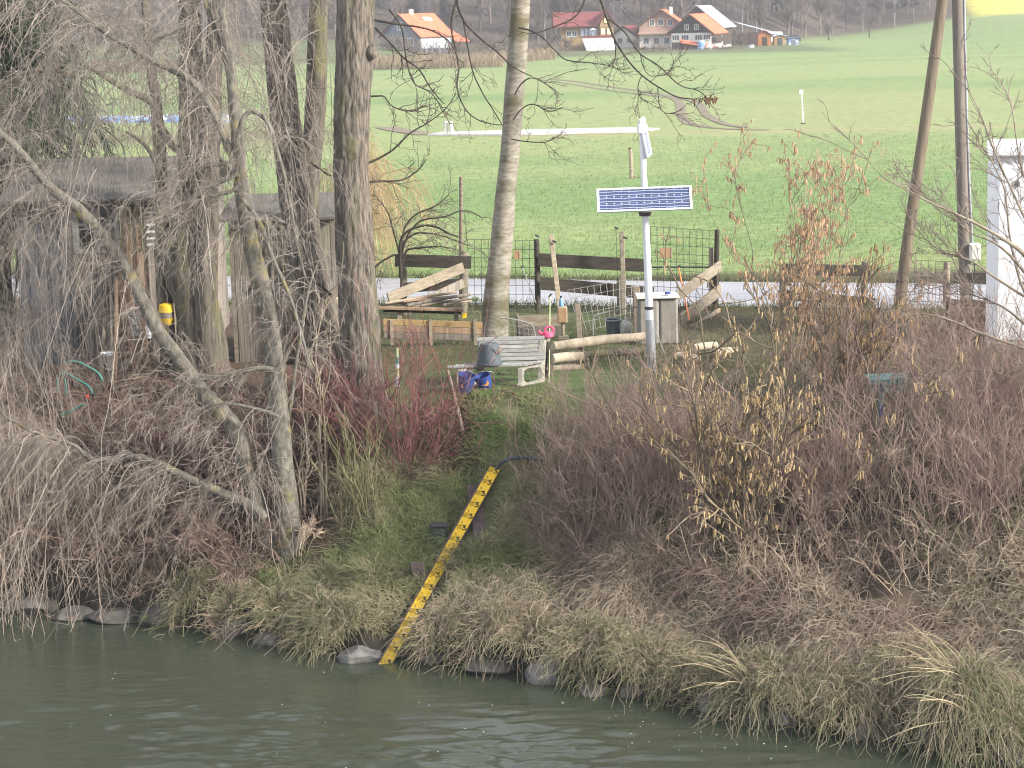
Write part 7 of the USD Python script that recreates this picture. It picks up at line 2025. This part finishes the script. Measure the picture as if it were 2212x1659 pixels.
# ------------------------------------------------------------------ boulders at the water's edge
ROCK = [(50, 1318, 110, 40, 0, "dark boulder at the water in the lower left corner"), (252, 1338, 120, 26, 0, "flat dark stone half under the hanging willow twigs"), (338, 1340, 90, 50, 0, "grey wedge-shaped boulder left of the green-tipped tussock"), (495, 1368, 64, 44, 0, "rounded grey boulder between two tussocks left of the willow"), (578, 1390, 60, 26, 0, "low dark stone at the water below the leaning willow"), (775, 1425, 80, 32, 1, "low pale stone at the water left of the gauge's foot"),
        (832, 1352, 58, 104, 1, "tall grey slab standing behind the gauge's foot"), (912, 1402, 62, 52, 1, "grey boulder just right of the gauge's foot"), (938, 1430, 66, 28, 0, "dark wet stone right of the gauge's foot"), (1052, 1450, 110, 34, 0, "dark flat stone under the mossy boulder"), (1110, 1432, 70, 44, 0, "mossy green boulder at the water right of the gauge"), (1185, 1460, 80, 66, 1, "slanting grey-brown boulder right of the mossy one"),
        (1370, 1500, 60, 36, 0, "dark stone right of the green-hearted tussock"), (1545, 1530, 76, 44, 1, "grey boulder under the left-sweeping tussock"), (1640, 1560, 60, 34, 0, "brown stone beneath the left-sweeping tussock's middle"), (1700, 1562, 92, 30, 1, "flat grey stone in the river left of the broad straw tussock"), (1732, 1528, 66, 62, 1, "blue-grey boulder left of the broad straw tussock"), (1870, 1590, 70, 30, 1, "small grey stone under the broad straw tussock"),
        (1945, 1590, 70, 36, 0, "dark stone in the undercut of the right bank"), (2030, 1605, 80, 46, 0, "dark boulder in the shade left of the tawny tussock"), (2195, 1648, 80, 40, 0, "dark stone in the lower right corner"), (1290, 1500, 70, 20, 0, "low dark stone at the green-hearted tussock's foot"), (150, 1334, 84, 24, 0, "mossy stone under the willow curtain"), (922, 1352, 38, 34, 0, "small brown stone beside the gauge, above the boulder")]
for k, (px, py, w, h, pale, lab) in enumerate(ROCK):
    base = hit1(px, py + h * 0.45, y0=30)
    if base[2] < WATER + 0.25:
        base = PZ(px, py + h * 0.3, WATER)
        base[1] += 0.12
    if k in (6, 7, 23):
        base[1] += 0.3
    s = mpp(base[1])
    rg = np.random.default_rng(700 + k)
    b = trimesh.creation.icosphere(4, 1.0)
    u = np.asarray(b.vertices)
    # planes cut from a ball, then roughened: broken stone
    nrm = unit(rg.normal(0, 1, (13, 3))); off = rg.uniform(0.62, 0.92, 13)
    dots_ = u @ nrm.T
    rad = np.minimum(1.0, np.min(np.where(dots_ > 0.05, off / np.maximum(dots_, 0.05), 9), 1))
    rad = rad * (1 + 0.10 * (meshkit.fbm(u * 3.0 + k, 4, k) - 0.5))
    v = u * rad[:, None] * A([w * s / 2 * 1.3, w * s / 2 * 1.0, h * s / 2 * 1.35]) + A([base[0], base[1] + w * s * 0.25, base[2] + h * s * 0.26])
    single("boulder", lab, "boulder", (v, b.faces), "stone_pale" if pale else "stone", 50)

# flecks of foam drifting on the river
rng = seed("foam")
q = np.vstack([in_poly(rng, [(0, 1370), (700, 1440), (1200, 1500), (2000, 1640), (2000, 1659), (0, 1659)], 40), in_poly(rng, [(1250, 1520), (1600, 1570), (1800, 1640), (1300, 1640)], 36)])
o = PZ(q[:, 0], q[:, 1], WATER)
b = trimesh.creation.icosphere(1, 1.0)
sz = rng.uniform(0.004, 0.009, len(o))
v = (np.asarray(b.vertices)[None] * A([1.8, 1.8, 0.3]) * sz[:, None, None] + o[:, None]).reshape(-1, 3)
f = (np.asarray(b.faces)[None] + len(b.vertices) * np.arange(len(o))[:, None, None]).reshape(-1, 3)
single("foam", "tiny flecks of white foam drifting on the river", "foam", (v, f), "paint_white", True, kind="stuff", base=False)


# ------------------------------------------------------------------ thin winter haze
M["haze"] = usdkit.material(stage, "/World/Looks/haze", {"v": ("principled_volume", {"color": (0.86, 0.90, 1.0), "density": HAZE, "anisotropy": 0.2})}, [], volume="v.volume")
single("haze", "thin winter haze over river and meadow", "haze", box((-420, -25, -10), (420, 1050, 92)), "haze", kind="stuff", base=False)
